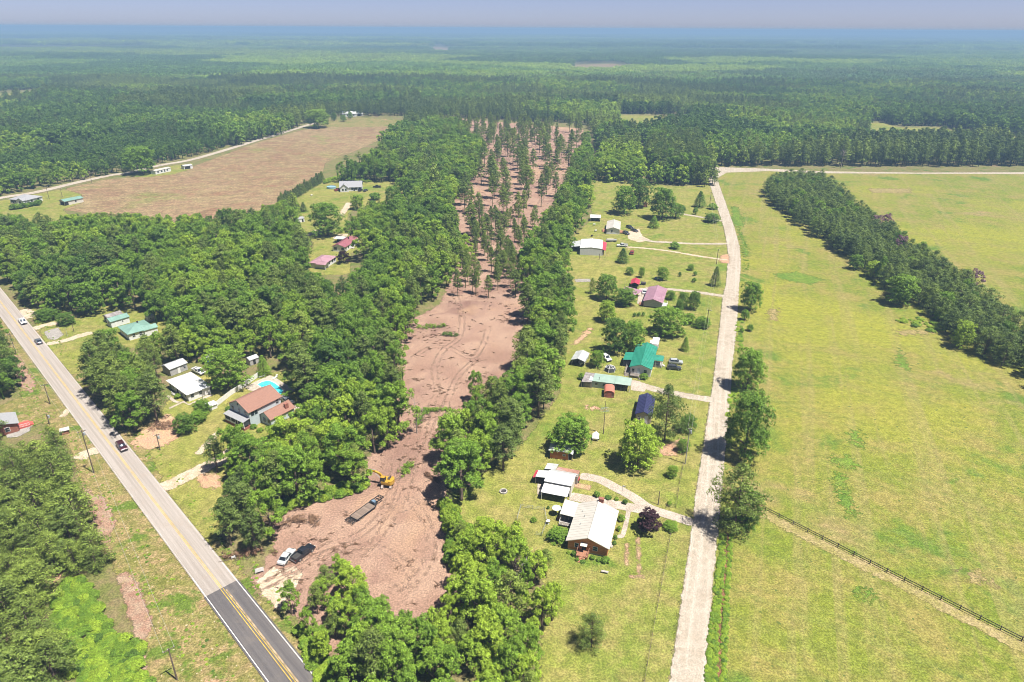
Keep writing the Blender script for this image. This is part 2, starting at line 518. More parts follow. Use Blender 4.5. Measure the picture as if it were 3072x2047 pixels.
# ---- gravel road with its turn at the far end
GR_L = [(25.18, 75.56), (28.14, 84.68), (35.61, 107.01), (42.32, 127.00), (46.24, 139.65), (51.70, 155.65)] + [(58.57, 176.16), (66.48, 199.37), (79.86, 241.29), (91.36, 277.54), (96.27, 290.46), (109.73, 333.70), (116.22, 359.70), (122.98, 389.50)] + [(145.69, 506.21), (162.52, 582.17)]
GR_R = [(31.63, 75.60), (34.56, 84.72), (41.98, 107.86), (46.11, 120.15), (49.01, 128.61), (58.01, 155.71)] + [(63.47, 172.09), (69.38, 189.60), (75.82, 210.13), (86.60, 241.38), (99.38, 281.24), (112.68, 322.00), (120.89, 351.66), (129.35, 389.63)] + [(158.07, 533.32)]
gravel_road = sheet('road', GR_L + [(211.69, 575.12)] + [(247.54, 565.39), (324.90, 561.39), (417.44, 565.23), (566.88, 568.20), (559.96, 560.66), (411.95, 557.15), (244.98, 556.11)] + [(208.01, 564.26), (172.47, 557.11)] + GR_R[::-1], 0.06, M_gravel, 1.2, 1.5)

# ---- fields
pasture = sheet('pasture', [(p[0] - 2.0, p[1]) for p in GR_R[:-1]] + [(162.80, 553.81), (210.16, 570.61)] + [(313.58, 562.30), (414.46, 560.85), (612.76, 566.40)] + [(314.33, 244.46)] + [(108.33, 80.01)] + [(31.63, 75.60)], 0.0, M_pasture, 3.0, 3.0)
lawn = sheet('lawn', GR_L[:-1] + [(143.66, 508.72), (116.59, 502.92), (88.55, 528.66), (57.79, 533.42), (52.27, 498.76), (50.56, 440.68), (49.27, 410.68)] + [(29.50, 358.06), (26.12, 320.51), (27.23, 289.37), (26.15, 267.99), (20.43, 255.10), (18.77, 229.76), (16.60, 203.99), (15.20, 189.00), (10.13, 177.34), (4.22, 162.96), (0.56, 155.18)] + [(-6.47, 147.78), (-9.61, 142.75), (-12.90, 137.39), (-17.06, 132.32), (-11.82, 122.57), (-6.39, 118.80)] + [(1.57, 124.65), (3.47, 118.88), (6.13, 111.76), (7.70, 105.61), (6.74, 97.03), (5.48, 92.92), (5.45, 84.54), (5.12, 75.45)], 0.015, M_lawn, 2.0, 3.0)
brown_field = sheet('ploughed_field', [(-317.80, 483.47), (-308.52, 515.27), (-287.62, 525.71), (-266.04, 541.81), (-255.77, 699.01)] + [(-235.83, 798.31), (-217.08, 821.49), (-134.07, 833.99), (-133.12, 770.74), (-141.17, 689.07), (-149.84, 637.65), (-159.84, 592.86), (-144.52, 514.27), (-146.48, 467.76), (-151.49, 436.06), (-157.72, 413.32)] + [(-148.51, 386.46), (-195.38, 385.50), (-238.98, 404.50), (-282.75, 423.44), (-281.06, 441.09), (-295.61, 466.37)], 0.0, M_field, 4.0, 4.0)
west_lawn = sheet('lawn', [(-355.76, 419.93), (-337.35, 445.93), (-317.80, 483.47), (-295.61, 466.37), (-281.06, 441.09), (-282.75, 423.44), (-264.91, 403.94), (-278.14, 383.80), (-318.28, 370.70)], 0.01, M_lawn, 3.0, 3.0)
far_lawn = sheet('lawn', [(-216.13, 817.71), (-228.78, 882.61), (-199.36, 914.22), (-128.61, 887.03), (-133.28, 828.81)], 0.012, M_verge, 4.0, 4.0)
mobile_lawn = sheet('lawn', [(-297.28, 529.38), (-294.96, 538.07), (-286.05, 550.23), (-281.36, 575.69), (-270.12, 586.10), (-260.25, 560.22), (-265.67, 535.98), (-281.05, 525.89)], 0.02, M_lawn, 3.0, 3.0)
pool_lawn = sheet('lawn', [(-150.76, 433.53), (-150.64, 471.32), (-142.43, 505.29), (-133.62, 526.87), (-104.58, 519.45), (-79.23, 512.14), (-75.33, 484.78), (-82.32, 451.23), (-95.85, 434.77), (-102.25, 419.51), (-94.01, 376.47), (-90.05, 367.68), (-78.29, 356.65), (-75.97, 344.72), (-82.35, 335.78), (-75.76, 302.15), (-94.55, 301.84), (-102.76, 329.35), (-105.54, 350.73), (-111.18, 362.98), (-122.15, 382.02), (-139.81, 418.68)], 0.012, M_lawn, 3.0, 3.0)
CLEAR_POLY = [(-54.30, 108.42), (-52.17, 117.99), (-56.81, 129.37), (-50.40, 135.15), (-36.76, 141.38), (-38.52, 153.87), (-32.11, 164.74), (-36.03, 190.19), (-42.57, 222.53), (-41.29, 246.61), (-30.33, 265.34), (-28.64, 292.17), (-25.83, 331.11), (-36.60, 409.36), (-43.61, 443.10), (-31.27, 528.89), (-34.55, 662.77), (-71.54, 779.87), (-93.71, 854.24), (-71.92, 911.92), (10.93, 858.68), (80.77, 818.30), (71.30, 692.78), (38.55, 499.05), (21.83, 400.31), (8.55, 346.77), (4.57, 298.62), (6.92, 265.89), (4.49, 223.13), (0.57, 193.49), (-8.66, 179.59), (-12.04, 169.60), (-7.38, 148.19), (-15.99, 142.47), (-16.19, 130.51), (-12.98, 114.49), (-9.95, 103.38), (-14.74, 98.88), (-22.40, 93.59), (-23.99, 88.71), (-33.16, 90.56), (-41.10, 98.69), (-46.03, 100.86)]
clearing = sheet('cleared_ground', CLEAR_POLY, 0.03, M_clear, 2.0, 3.5)
h_ground = sheet('lawn', [(-102.82, 161.79), (-106.79, 189.40), (-103.41, 204.57), (-84.86, 189.64), (-84.82, 201.61), (-72.76, 204.93), (-58.56, 164.47), (-69.35, 159.92), (-75.77, 151.49), (-65.01, 119.57), (-68.69, 120.25), (-86.65, 140.04)], 0.015, M_lawn, 2.0, 2.5)
o_ground = sheet('lawn', [(-201.27, 262.83), (-174.27, 244.77), (-167.31, 263.33), (-139.61, 254.21), (-123.00, 225.23), (-136.86, 221.34), (-144.52, 207.33), (-143.39, 197.83), (-166.29, 220.96)], 0.015, M_lawn, 2.0, 2.5)
west_verge = sheet('verge', [hw(s, -3.2)[:2] for s in (-40, 60, 130, 200, 270, 340, 430)] + [(-57.49, 75.08), (-65.32, 84.10), (-67.92, 88.26), (-68.98, 91.44), (-75.20, 99.34), (-80.92, 106.97), (-87.26, 115.43), (-91.99, 120.01), (-99.90, 130.00), (-108.45, 141.26), (-118.15, 154.04)] + [(-125.88, 161.68), (-135.98, 170.04), (-144.82, 164.49), (-149.76, 159.97), (-162.84, 178.07), (-155.35, 179.88), (-152.73, 185.29), (-172.29, 212.74), (-187.78, 229.65), (-208.06, 251.86), (-256.61, 298.56)], 0.02, M_verge, 1.5, 2.0)
east_verge = sheet('verge', [hw(s, 3.2)[:2] for s in (-30, 60, 130, 200, 270, 340, 430)] + [(-29.62, 80.56), (-36.48, 89.40), (-42.68, 97.76), (-48.16, 102.50), (-51.85, 104.79)] + [(-52.67, 107.17), (-58.58, 113.00), (-66.21, 122.14), (-73.40, 138.60), (-84.08, 139.09)] + [(-91.12, 159.10), (-112.92, 174.36), (-143.50, 202.10), (-167.46, 237.95), (-181.15, 237.77), (-202.96, 258.13), (-230.07, 289.11), (-296.16, 351.87)], 0.012, M_verge, 1.5, 2.0)
red_verge = sheet('bare_soil', [(-108.09, 141.26), (-105.65, 138.90), (-99.46, 135.50), (-92.09, 126.93), (-89.37, 118.15), (-91.48, 119.07), (-98.34, 128.43)], 0.03, M_strip, 1.0, 1.5)
red_verge2 = sheet('bare_soil', [(-83.03, 109.83), (-81.25, 111.11), (-76.74, 107.00), (-69.23, 97.58), (-68.66, 92.43), (-65.33, 86.73), (-66.63, 86.72), (-70.96, 93.75), (-76.43, 101.17)], 0.03, M_strip, 1.0, 1.5)
red_verge3 = sheet('bare_soil', [(-176.88, 217.36), (-170.79, 212.76), (-153.21, 193.84), (-150.33, 187.16), (-159.24, 193.77), (-169.34, 206.08)], 0.03, M_strip, 1.0, 1.5)
yard_red = sheet('bare_soil', [(-105.61, 164.88), (-103.00, 176.14), (-97.71, 172.05), (-92.74, 162.75), (-97.73, 156.19), (-105.06, 158.96)], 0.035, M_red, 1.5, 2.0)
n_field = sheet('far_field', [(140.82, 954.15), (232.14, 946.80), (219.50, 873.34), (173.71, 857.55), (130.86, 876.61)], 0.02, M_lawn, 6.0, 5.0)
e_field = sheet('far_field', [(440.08, 882.76), (460.21, 890.79), (457.34, 842.69), (506.71, 844.71), (510.11, 801.43), (549.57, 774.40), (544.85, 752.72), (552.89, 713.20), (513.65, 659.12), (492.14, 675.15), (493.88, 701.83), (503.17, 751.20), (430.08, 759.08), (404.18, 803.23)], 0.02, M_lawn, 6.0, 5.0)
w_field = sheet('far_field', [(-889.33, 1183.21), (-850.52, 1270.65), (-832.14, 1296.57), (-764.05, 1204.22), (-776.97, 1138.91), (-798.70, 1057.82)], 0.02, M_lawn, 8.0, 5.0)
far_bare = sheet('far_field', [(179.49, 2333.78), (330.32, 2428.83), (371.85, 2162.72), (247.92, 1987.20), (167.48, 2065.04)], 0.02, M_field, 14.0, 8.0)
far_bare2 = sheet('far_field', [(-494.26, 4444.46), (-365.23, 4304.68), (-292.39, 3359.66), (-384.38, 3509.41)], 0.02, M_field, 20.0, 8.0)

# ---- driveways and tracks
def track(name, pts, w, mat, z=0.05, step=0.8):
    return sheet(name, ribbon_poly(smooth_line(pts), w), z, mat, step, 1.0)
track('driveway', [(42.61, 127.52), (38.07, 130.09), (33.39, 132.74), (29.90, 137.19), (26.44, 140.66), (22.47, 144.26), (17.78, 145.78)], 3.0, M_concrete)
track('driveway', [(32.54, 131.92), (28.22, 133.25), (22.82, 134.86), (17.32, 136.51), (14.53, 137.34)], 3.2, M_concrete, 0.054)
track('garden_path', [(28.19, 131.88), (26.75, 126.88), (25.33, 122.87), (24.17, 122.86)], 1.1, M_concrete, 0.058, 0.4)
sheet('brick_pad', [(16.07, 143.10), (20.16, 141.63), (19.67, 139.55), (15.72, 140.99)], 0.05, M_path, 0.5, 0.6)
sheet('concrete_pad', [(6.69, 143.02), (8.53, 143.04), (7.94, 137.42), (6.48, 137.69)], 0.05, M_concrete, 0.5, 0.4)
track('driveway', [(62.87, 185.82), (56.97, 187.60), (52.36, 189.41), (46.48, 192.20), (41.47, 195.56)], 3.6, M_gravel)
sheet('concrete_pad', [(39.37, 198.75), (41.86, 198.02), (43.81, 194.32), (42.24, 190.70), (38.05, 191.84)], 0.052, M_concrete, 0.6, 0.5)
track('driveway', [(92.06, 276.67), (82.47, 280.98), (75.44, 283.59), (68.10, 285.32), (59.23, 286.11)], 3.0, M_gravel)
sheet('concrete_pad', [(56.37, 286.10), (60.00, 286.62), (55.04, 267.25), (52.46, 267.21)], 0.052, M_concrete, 0.8, 0.5)
track('driveway', [(116.85, 356.42), (97.24, 356.05), (84.44, 358.27), (75.39, 360.31), (70.26, 367.28)], 3.0, M_gravel)
sheet('gravel_yard', [(65.77, 379.47), (72.99, 385.78), (72.49, 370.68), (75.37, 362.18), (68.34, 357.89), (63.53, 364.76)], 0.045, M_drive, 1.0, 2.0)
track('dirt_track', [(107.87, 327.70), (95.52, 333.44), (82.56, 341.88), (70.63, 346.79), (60.32, 349.21)], 2.2, M_drive)
sheet('bare_soil', [(106.56, 336.08), (111.39, 337.40), (106.93, 321.90), (102.54, 324.11)], 0.048, M_red, 1.0, 1.5)
track('driveway', [(126.28, 403.68), (117.07, 412.14), (105.68, 420.88), (100.47, 426.32)], 3.0, M_gravel)
track('dirt_track', [(-87.23, 139.66), (-84.13, 143.30), (-80.69, 148.38), (-77.31, 152.38), (-75.63, 157.23)], 4.5, M_drive, 0.05)
sheet('bare_soil', [(-82.89, 146.44), (-75.91, 145.87), (-72.06, 139.79), (-77.12, 139.75)], 0.045, M_red, 1.0, 2.0)
track('dirt_track', [(-84.73, 154.37), (-84.14, 160.62), (-83.38, 165.87)], 2.0, M_drive, 0.05)
track('driveway', [(-168.81, 224.16), (-163.91, 227.38), (-160.70, 231.97), (-157.89, 234.67)], 3.4, M_drive)
track('driveway', [(-182.24, 237.75), (-179.35, 241.99), (-175.63, 244.18)], 4.0, M_drive)
track('driveway', [(-199.01, 256.62), (-193.14, 252.07), (-189.51, 249.11)], 5.0, M_drive)
sheet('bare_soil', [(-176.72, 235.10), (-173.77, 239.25), (-167.53, 232.54), (-167.60, 227.33), (-171.03, 228.57)], 0.04, M_grey, 1.0, 1.5)
sheet('bare_soil', [(-52.94, 107.98), (-50.81, 112.62), (-49.17, 111.35), (-46.61, 113.09), (-43.60, 110.12), (-45.49, 103.29), (-45.14, 100.28), (-49.70, 103.64)], 0.045, M_drive, 1.0, 2.5)
sheet('garden_path', [(-103.88, 179.09), (-101.13, 183.59), (-98.63, 181.46), (-95.58, 186.87), (-94.28, 188.12), (-93.59, 186.89), (-98.30, 180.69), (-100.80, 182.41), (-103.15, 178.34)], 0.04, M_concrete, 0.5, 0.5)
track('garden_path', [(-107.49, 186.74), (-104.26, 183.56), (-102.17, 182.40)], 1.0, M_concrete, 0.044, 0.4)
sheet('pool_deck', [(-85.39, 192.41), (-83.73, 195.90), (-80.17, 200.87), (-78.26, 199.53), (-68.69, 190.48), (-72.06, 186.32), (-73.92, 185.89), (-80.18, 189.10), (-83.43, 190.32)], 0.06, M_concrete, 0.5, 0.4)
sheet('driveway', [(-71.00, 180.40), (-67.56, 181.21), (-64.65, 181.24), (-63.88, 178.57), (-66.73, 177.78)], 0.05, M_concrete, 0.6, 0.5)
track('road', [(-352.39, 427.59), (-343.03, 454.24), (-330.25, 472.34), (-322.36, 501.74), (-311.99, 531.82), (-301.87, 544.96), (-293.26, 575.34), (-279.70, 599.74), (-271.18, 641.70), (-260.67, 713.30)] + [(-254.60, 749.55), (-243.79, 826.82), (-237.46, 860.75)], 7.0, M_gravel, 0.05, 1.6)
track('driveway', [(-132.07, 176.26), (-133.97, 175.81)], 5.0, M_drive)
track('driveway', [(-112.23, 156.75), (-114.59, 154.64), (-115.35, 151.90)], 4.0, M_drive)
sheet('gravel_yard', [(-144.73, 166.80), (-142.72, 168.78), (-138.31, 168.43), (-137.15, 165.33), (-138.84, 162.29), (-141.26, 162.27)], 0.05, M_grey, 0.8, 1.2)
track('dirt_track', [(-107.71, 446.50), (-106.52, 432.59), (-105.52, 412.23)], 4.0, M_drive)
track('driveway', [(-112.74, 367.24), (-111.51, 373.13), (-110.65, 379.17)], 5.0, M_drive)
sheet('driveway', [(-98.58, 363.22), (-97.90, 370.44), (-91.81, 372.03), (-91.25, 367.66), (-95.43, 363.28)], 0.05, M_drive, 1.5, 1.5)
sheet('bare_soil', [(21.70, 225.98), (28.96, 240.61), (31.34, 242.04), (29.65, 236.50), (23.82, 226.00)], 0.05, M_red, 1.0, 2.0)
sheet('bare_soil', [(21.81, 181.35), (24.96, 181.82), (28.20, 179.24), (22.97, 179.62)], 0.05, M_red, 1.0, 2.0)
sheet('bare_soil', [(28.59, 298.17), (35.96, 298.29), (35.88, 294.33), (28.88, 293.64)], 0.05, M_grey, 1.0, 1.5)
track('bare_soil', [(25.95, 120.47), (24.86, 113.20)], 0.9, M_path, 0.05)
track('bare_soil', [(28.88, 122.41), (27.08, 110.65)], 0.9, M_path, 0.05)
sheet('bare_soil', [(25.09, 110.63), (28.16, 110.66), (28.17, 109.82), (25.11, 109.80)], 0.05, M_path, 0.6, 1.2)
sheet('bare_soil', [(39.88, 155.56), (39.99, 158.22), (49.49, 164.91), (48.94, 159.02), (45.39, 155.61)], 0.05, M_red, 1.0, 2.5)
sheet('bare_soil', [(-92.58, 104.50), (-89.26, 106.91), (-88.05, 105.32), (-88.74, 102.98), (-91.06, 102.96)], 0.03, M_red, 1.0, 1.5)
sheet('bare_soil', [(-96.27, 108.08), (-95.17, 109.74), (-95.22, 111.86), (-93.96, 109.75), (-94.52, 107.68)], 0.03, M_red, 1.0, 1.5)
fence_verge = track('mown_strip', [(56.82, 135.15)] + [(68.18, 122.24), (79.10, 111.03), (88.45, 100.84), (97.36, 90.91)], 3.2, soil('dry_mown_grass', [(0.29, 0.255, 0.085), (0.33, 0.28, 0.10), (0.39, 0.31, 0.15)], mid=0.3, fine=2.0), 0.03)
track('ditch', [(49.59, 124.05), (47.28, 116.47), (44.24, 107.88), (41.00, 98.33), (38.28, 89.88), (36.49, 83.80)], 1.2, soil('damp_ditch', [(0.10, 0.07, 0.04), (0.18, 0.11, 0.05), (0.3, 0.15, 0.07)], mid=0.5, fine=3.0, edge_noise=0.6), 0.04)

M_lush = soil('lush_grass', [(0.12, 0.21, 0.03), (0.15, 0.24, 0.03), (0.19, 0.25, 0.045)], mid=0.2, fine=2.4, edge_noise=2.6, soft=2.5, grain=0.6)
M_dry = soil('dry_grass', [(0.31, 0.245, 0.11), (0.35, 0.27, 0.13), (0.33, 0.27, 0.1)], mid=0.2, fine=2.4, edge_noise=3.0, soft=3.5, grain=0.6)
for q in ([(122.91, 306.88), (135.83, 310.27), (144.33, 299.05), (135.52, 292.04), (124.78, 298.73)], [(97.39, 168.47), (100.75, 168.50), (96.98, 159.49), (94.01, 160.90)], [(83.30, 147.96), (86.44, 147.35), (82.48, 130.46), (80.16, 129.91), (81.38, 139.96)], [(70.88, 106.47), (74.67, 106.89), (73.57, 103.37), (71.10, 103.73)],
          [(131.48, 389.67), (129.23, 371.32), (120.70, 333.89), (117.74, 333.84)], [(142.86, 442.79), (146.44, 438.89), (135.89, 392.29), (129.89, 392.17)], [(85.71, 154.60), (91.83, 156.03), (91.89, 149.33), (86.81, 149.93)], [(141.21, 226.25), (135.42, 205.39), (132.30, 210.81)]):
    sheet('lush_patch', q, 0.012, M_lush, 1.5, 4.0)
for q in ([(105.85, 262.61), (110.08, 262.67), (105.71, 250.27), (101.66, 250.21)], [(147.91, 241.51), (162.17, 241.01), (160.80, 237.57), (146.22, 236.03)], [(257.86, 499.01), (290.03, 499.83), (282.28, 485.15), (255.15, 484.48)], [(96.84, 112.44), (100.98, 111.62), (100.70, 108.29), (96.95, 109.08)]):
    sheet('dry_patch', q, 0.012, M_dry, 1.5, 5.0)
# ---- ruts left by machines on the cleared ground
def ruts(pts, gauge=1.9, w=0.38):
    line = smooth_line(pts, 8)
    a = ribbon_poly(line, gauge)
    n = len(line)
    for side in (a[:n], a[n:][::-1]):
        sheet('wheel_rut', ribbon_poly(side, w), 0.04, M_rut, 0.7, 0.8)
ruts([(-50.87, 107.19), (-46.23, 111.80), (-41.12, 118.53), (-34.85, 122.39), (-31.09, 128.99), (-29.71, 137.24), (-30.78, 150.81)])
ruts([(-52.39, 106.37), (-46.82, 109.68), (-42.33, 115.78), (-35.98, 118.57), (-28.83, 118.16), (-23.42, 114.14), (-20.13, 108.23), (-22.36, 105.00)])
ruts([(-33.49, 115.85), (-30.55, 120.50), (-28.95, 126.42), (-26.78, 134.44), (-26.14, 145.07), (-26.72, 154.91)])
ruts([(-23.73, 106.18), (-19.94, 109.05), (-17.89, 115.07), (-18.07, 122.52), (-20.91, 129.60), (-24.90, 136.14)])
ruts([(-25.36, 159.74), (-25.15, 175.28), (-23.77, 191.41), (-26.20, 205.62), (-24.66, 220.47), (-19.79, 231.85), (-20.06, 251.49), (-25.14, 279.32)])
ruts([(-22.56, 163.44), (-20.37, 179.59), (-18.30, 198.39), (-13.28, 211.28), (-6.36, 214.79)])
ruts([(-34.74, 214.44), (-29.59, 222.84), (-22.80, 222.93), (-14.48, 214.69), (-10.82, 224.31), (-9.26, 240.09)])
ruts([(-11.13, 354.38), (-7.83, 432.06), (-2.96, 546.90), (-8.26, 703.96), (-14.97, 837.44)], 2.2, 0.9)
ruts([(17.64, 444.51), (29.85, 547.82), (42.56, 678.32), (44.78, 802.12)], 2.2, 0.9)

# ---- air: even pale haze round the whole scene
hz = MB().box((0, 0, 54.25), (92000, 92000, 110.5)).build('haze')
hz.location = (0, 0, 0)
t = NT('haze')
v = t.n('ShaderNodeVolumePrincipled')
v.inputs['Color'].default_value = (0.33, 0.52, 0.74, 1)
v.inputs['Density'].default_value = 0.00029
v.inputs['Anisotropy'].default_value = 0.0
t.t.links.new(v.outputs[0], t.out.inputs['Volume'])
hz.data.materials.append(t.m)
tag(hz, kind='stuff')

# ------------------------------------------------------------------ trees and other growth
NPR = np.random.default_rng(5)

def leaf_material(name, dark, mid, bright, trans=0.28, var=0.5):
    t = NT(name)
    ti = t.attr('tint', 'INSTANCER').outputs['Fac']
    lv = t.attr('leafv').outputs['Fac']
    rnd = t.n('ShaderNodeObjectInfo').outputs['Random']
    k = t.math('ADD', ti, t.math('MULTIPLY', t.math('SUBTRACT', rnd, 0.5), 0.5))
    c = t.mix(t.ramp(k, 0.0, 0.55), dark, mid)
    c = t.mix(t.ramp(k, 0.5, 1.05), c, bright)
    sh = t.math('ADD', 1.0 - var, t.math('MULTIPLY', lv, 2 * var))
    cc = t.n('ShaderNodeCombineXYZ')
    for i in range(3): t.set(cc.inputs[i], sh)
    c = t.mix(1.0, c, cc.outputs[0], 'MULTIPLY')
    d = t.bsdf(c, 0.62, 0, None, 0.25)
    tr = t.n('ShaderNodeBsdfTranslucent')
    t.set(tr.inputs['Color'], t.mix(1.0, c, (1.25, 1.25, 0.6), 'MULTIPLY'))
    mx = t.n('ShaderNodeMixShader')
    mx.inputs[0].default_value = trans
    t.set(mx.inputs[1], d); t.set(mx.inputs[2], tr)
    return t.done(mx.outputs[0])

M_leaf = leaf_material('broad_leaves', (0.085, 0.160, 0.026), (0.165, 0.280, 0.030), (0.29, 0.40, 0.04), 0.26, 0.65)
M_needle = leaf_material('pine_needles', (0.090, 0.14, 0.036), (0.150, 0.21, 0.042), (0.225, 0.295, 0.05), 0.22, 0.65)
M_plum = leaf_material('purple_leaves', (0.045, 0.018, 0.022), (0.055, 0.022, 0.03), (0.08, 0.03, 0.035))
M_mauve = leaf_material('mauve_blossom', (0.19, 0.11, 0.15), (0.26, 0.15, 0.19), (0.3, 0.2, 0.22), 0.3)
M_brown = leaf_material('dry_brush', (0.16, 0.09, 0.055), (0.24, 0.14, 0.085), (0.3, 0.2, 0.12), 0.1)
M_yel = leaf_material('yellow_leaves', (0.25, 0.20, 0.04), (0.30, 0.25, 0.05), (0.40, 0.32, 0.06))
M_bark = paint('bark', (0.16, 0.115, 0.085), 0.95, 0.35, scale=2.5, stretch=(3, 3, 0.6))
M_pale = paint('pale_bark', (0.36, 0.31, 0.27), 0.95, 0.3, scale=2.5, stretch=(3, 3, 0.6))

def unit(v):
    return v / np.maximum(np.linalg.norm(v, axis=1, keepdims=True), 1e-9)

def leaf_cloud(cen, rad, n_per, size, rg, aspect=0.6, up=0.55, squash=1.0, hemi=0.35):
    """leaf-sized kites over the outside of each clump; returns co, faces, leaf value"""
    cen = np.asarray(cen, float); rad = np.asarray(rad, float)
    N = len(cen) * n_per
    ci = np.repeat(np.arange(len(cen)), n_per)
    d = unit(rg.normal(size=(N, 3)))
    flip = (d[:, 2] < 0) & (rg.random(N) > hemi)
    d[flip, 2] *= -1
    rr = rad[ci] * rg.uniform(0.55, 1.08, N)
    off = d * rr[:, None]
    off[:, 2] *= squash
    p = cen[ci] + off
    nrm = unit(d + np.array([0, 0, up]) + rg.normal(size=(N, 3)) * 0.45)
    t = unit(np.cross(nrm, unit(rg.normal(size=(N, 3)))))
    b = np.cross(nrm, t)
    s = size * rg.uniform(0.65, 1.25, N)[:, None]
    co = np.stack([p - t * s * 0.5, p - b * s * 0.5 * aspect + nrm * s * 0.12, p + t * s * 0.5, p + b * s * 0.5 * aspect + nrm * s * 0.12], 1).reshape(-1, 3)
    f = np.arange(N * 4).reshape(N, 4)
    cv = rg.random(len(cen))
    lv = np.clip(0.45 * cv[ci] + 0.55 * rg.random(N), 0, 1)
    return co, f, np.repeat(lv, 4)

def cloud_mesh(name, parts, mat):
    co = np.concatenate([p[0] for p in parts])
    lv = np.concatenate([p[2] for p in parts])
    nf = sum(len(p[1]) for p in parts)
    f = np.concatenate([p[1] + o for p, o in zip(parts, np.cumsum([0] + [len(p[0]) for p in parts[:-1]]))])
    me = bpy.data.meshes.new(name)
    me.vertices.add(len(co)); me.vertices.foreach_set('co', co.astype(np.float32).ravel())
    me.loops.add(nf * 4); me.loops.foreach_set('vertex_index', f.astype(np.int32).ravel())
    me.polygons.add(nf)
    me.polygons.foreach_set('loop_start', np.arange(0, nf * 4, 4, dtype=np.int32))
    me.polygons.foreach_set('loop_total', np.full(nf, 4, dtype=np.int32))
    a = me.attributes.new('leafv', 'FLOAT', 'POINT')
    a.data.foreach_set('value', lv.astype(np.float32))
    me.materials.append(mat)
    me.update(calc_edges=True)
    me.validate()
    return me

def broad_clumps(rg, H, Rr, n, z0=0.12, lobes=15, upright=0.0, full=0.0):
    """leaf clumps over a crown of overlapping limbs; upright 0 gives a dome, 1 a tapering spire"""
    L = []
    for i in range(lobes):
        u = ((i + rg.uniform(0.1, 0.9)) / lobes) ** 0.85
        a = i * 2.399 + rg.uniform(-.5, .5)
        dome = math.sqrt(max(0.02, 1 - (1.55 * u - 0.62) ** 2))
        spire = 0.25 + 0.9 * (1 - u) ** 0.8 if u > 0.2 else 0.7
        pr = dome * (1 - upright) + spire * upright
        k = pr * rg.uniform(0.5, 0.78) * (1 - 0.12 * full)
        L.append((Rr * k * math.cos(a), Rr * k * math.sin(a), H * (z0 + 0.08 + (0.86 - z0) * u), rg.uniform(0.18, 0.42) * (1 + 0.4 * full) * Rr * (1 - 0.3 * upright * u)))
    L.append((0, 0, H * 0.84, 0.3 * Rr * (1 - .4 * upright)))
    cen, rad = [], []
    for i in range(n):
        x, y, z, r = L[i % len(L)]
        d = rg.normal(size=3)
        o = np.array([x, y, (z - H * 0.5) * 0.5]) / Rr
        d = d / np.linalg.norm(d) + o * 0.9
        d /= np.linalg.norm(d)
        if d[2] < -0.3: d[2] *= -0.6
        q = r * rg.uniform(0.75, 1.12)
        cen.append((x + d[0] * q, y + d[1] * q, max(H * 0.06, min(z + d[2] * q, H * 0.985))))
        rad.append(rg.uniform(0.075, 0.14) * Rr)
    return cen, rad, L

def make_broad(seed, H=14.0, Rr=5.0, n=230, per=34, size=0.40, z0=0.12, mat=None, lob=15, upright=0.0, full=0.0):
    rg = np.random.default_rng(seed)
    cen, rad, L = broad_clumps(rg, H, Rr, n, z0, lob, upright, full)
    core = leaf_cloud([(l[0], l[1], l[2]) for l in L], [l[3] * 0.8 for l in L], max(5, int(per * 1.1)), size * 1.5, rg)
    crown = cloud_mesh('crown', [leaf_cloud(cen, rad, per, size, rg), core], mat or M_leaf)
    m = MB()
    r0 = 0.026 * H
    top = H * 0.6
    bend = rg.uniform(-0.4, 0.4, 2)
    m.tube([(0, 0, -0.1), (0, 0, H * 0.05), (bend[0] * .5, bend[1] * .5, top * .55), (bend[0], bend[1], top)], [r0 * 1.35, r0, r0 * 0.75, r0 * 0.3], 7)
    for l in L[:9]:
        zs = min(top * rg.uniform(0.3, 0.95), l[2])
        m.tube([(bend[0] * zs / top, bend[1] * zs / top, zs), (l[0] * .55, l[1] * .55, zs + (l[2] - zs) * .6), (l[0], l[1], l[2])], [r0 * .4, r0 * .25, r0 * .08], 5)
    return crown, m.mesh('trunk', M_bark, True)

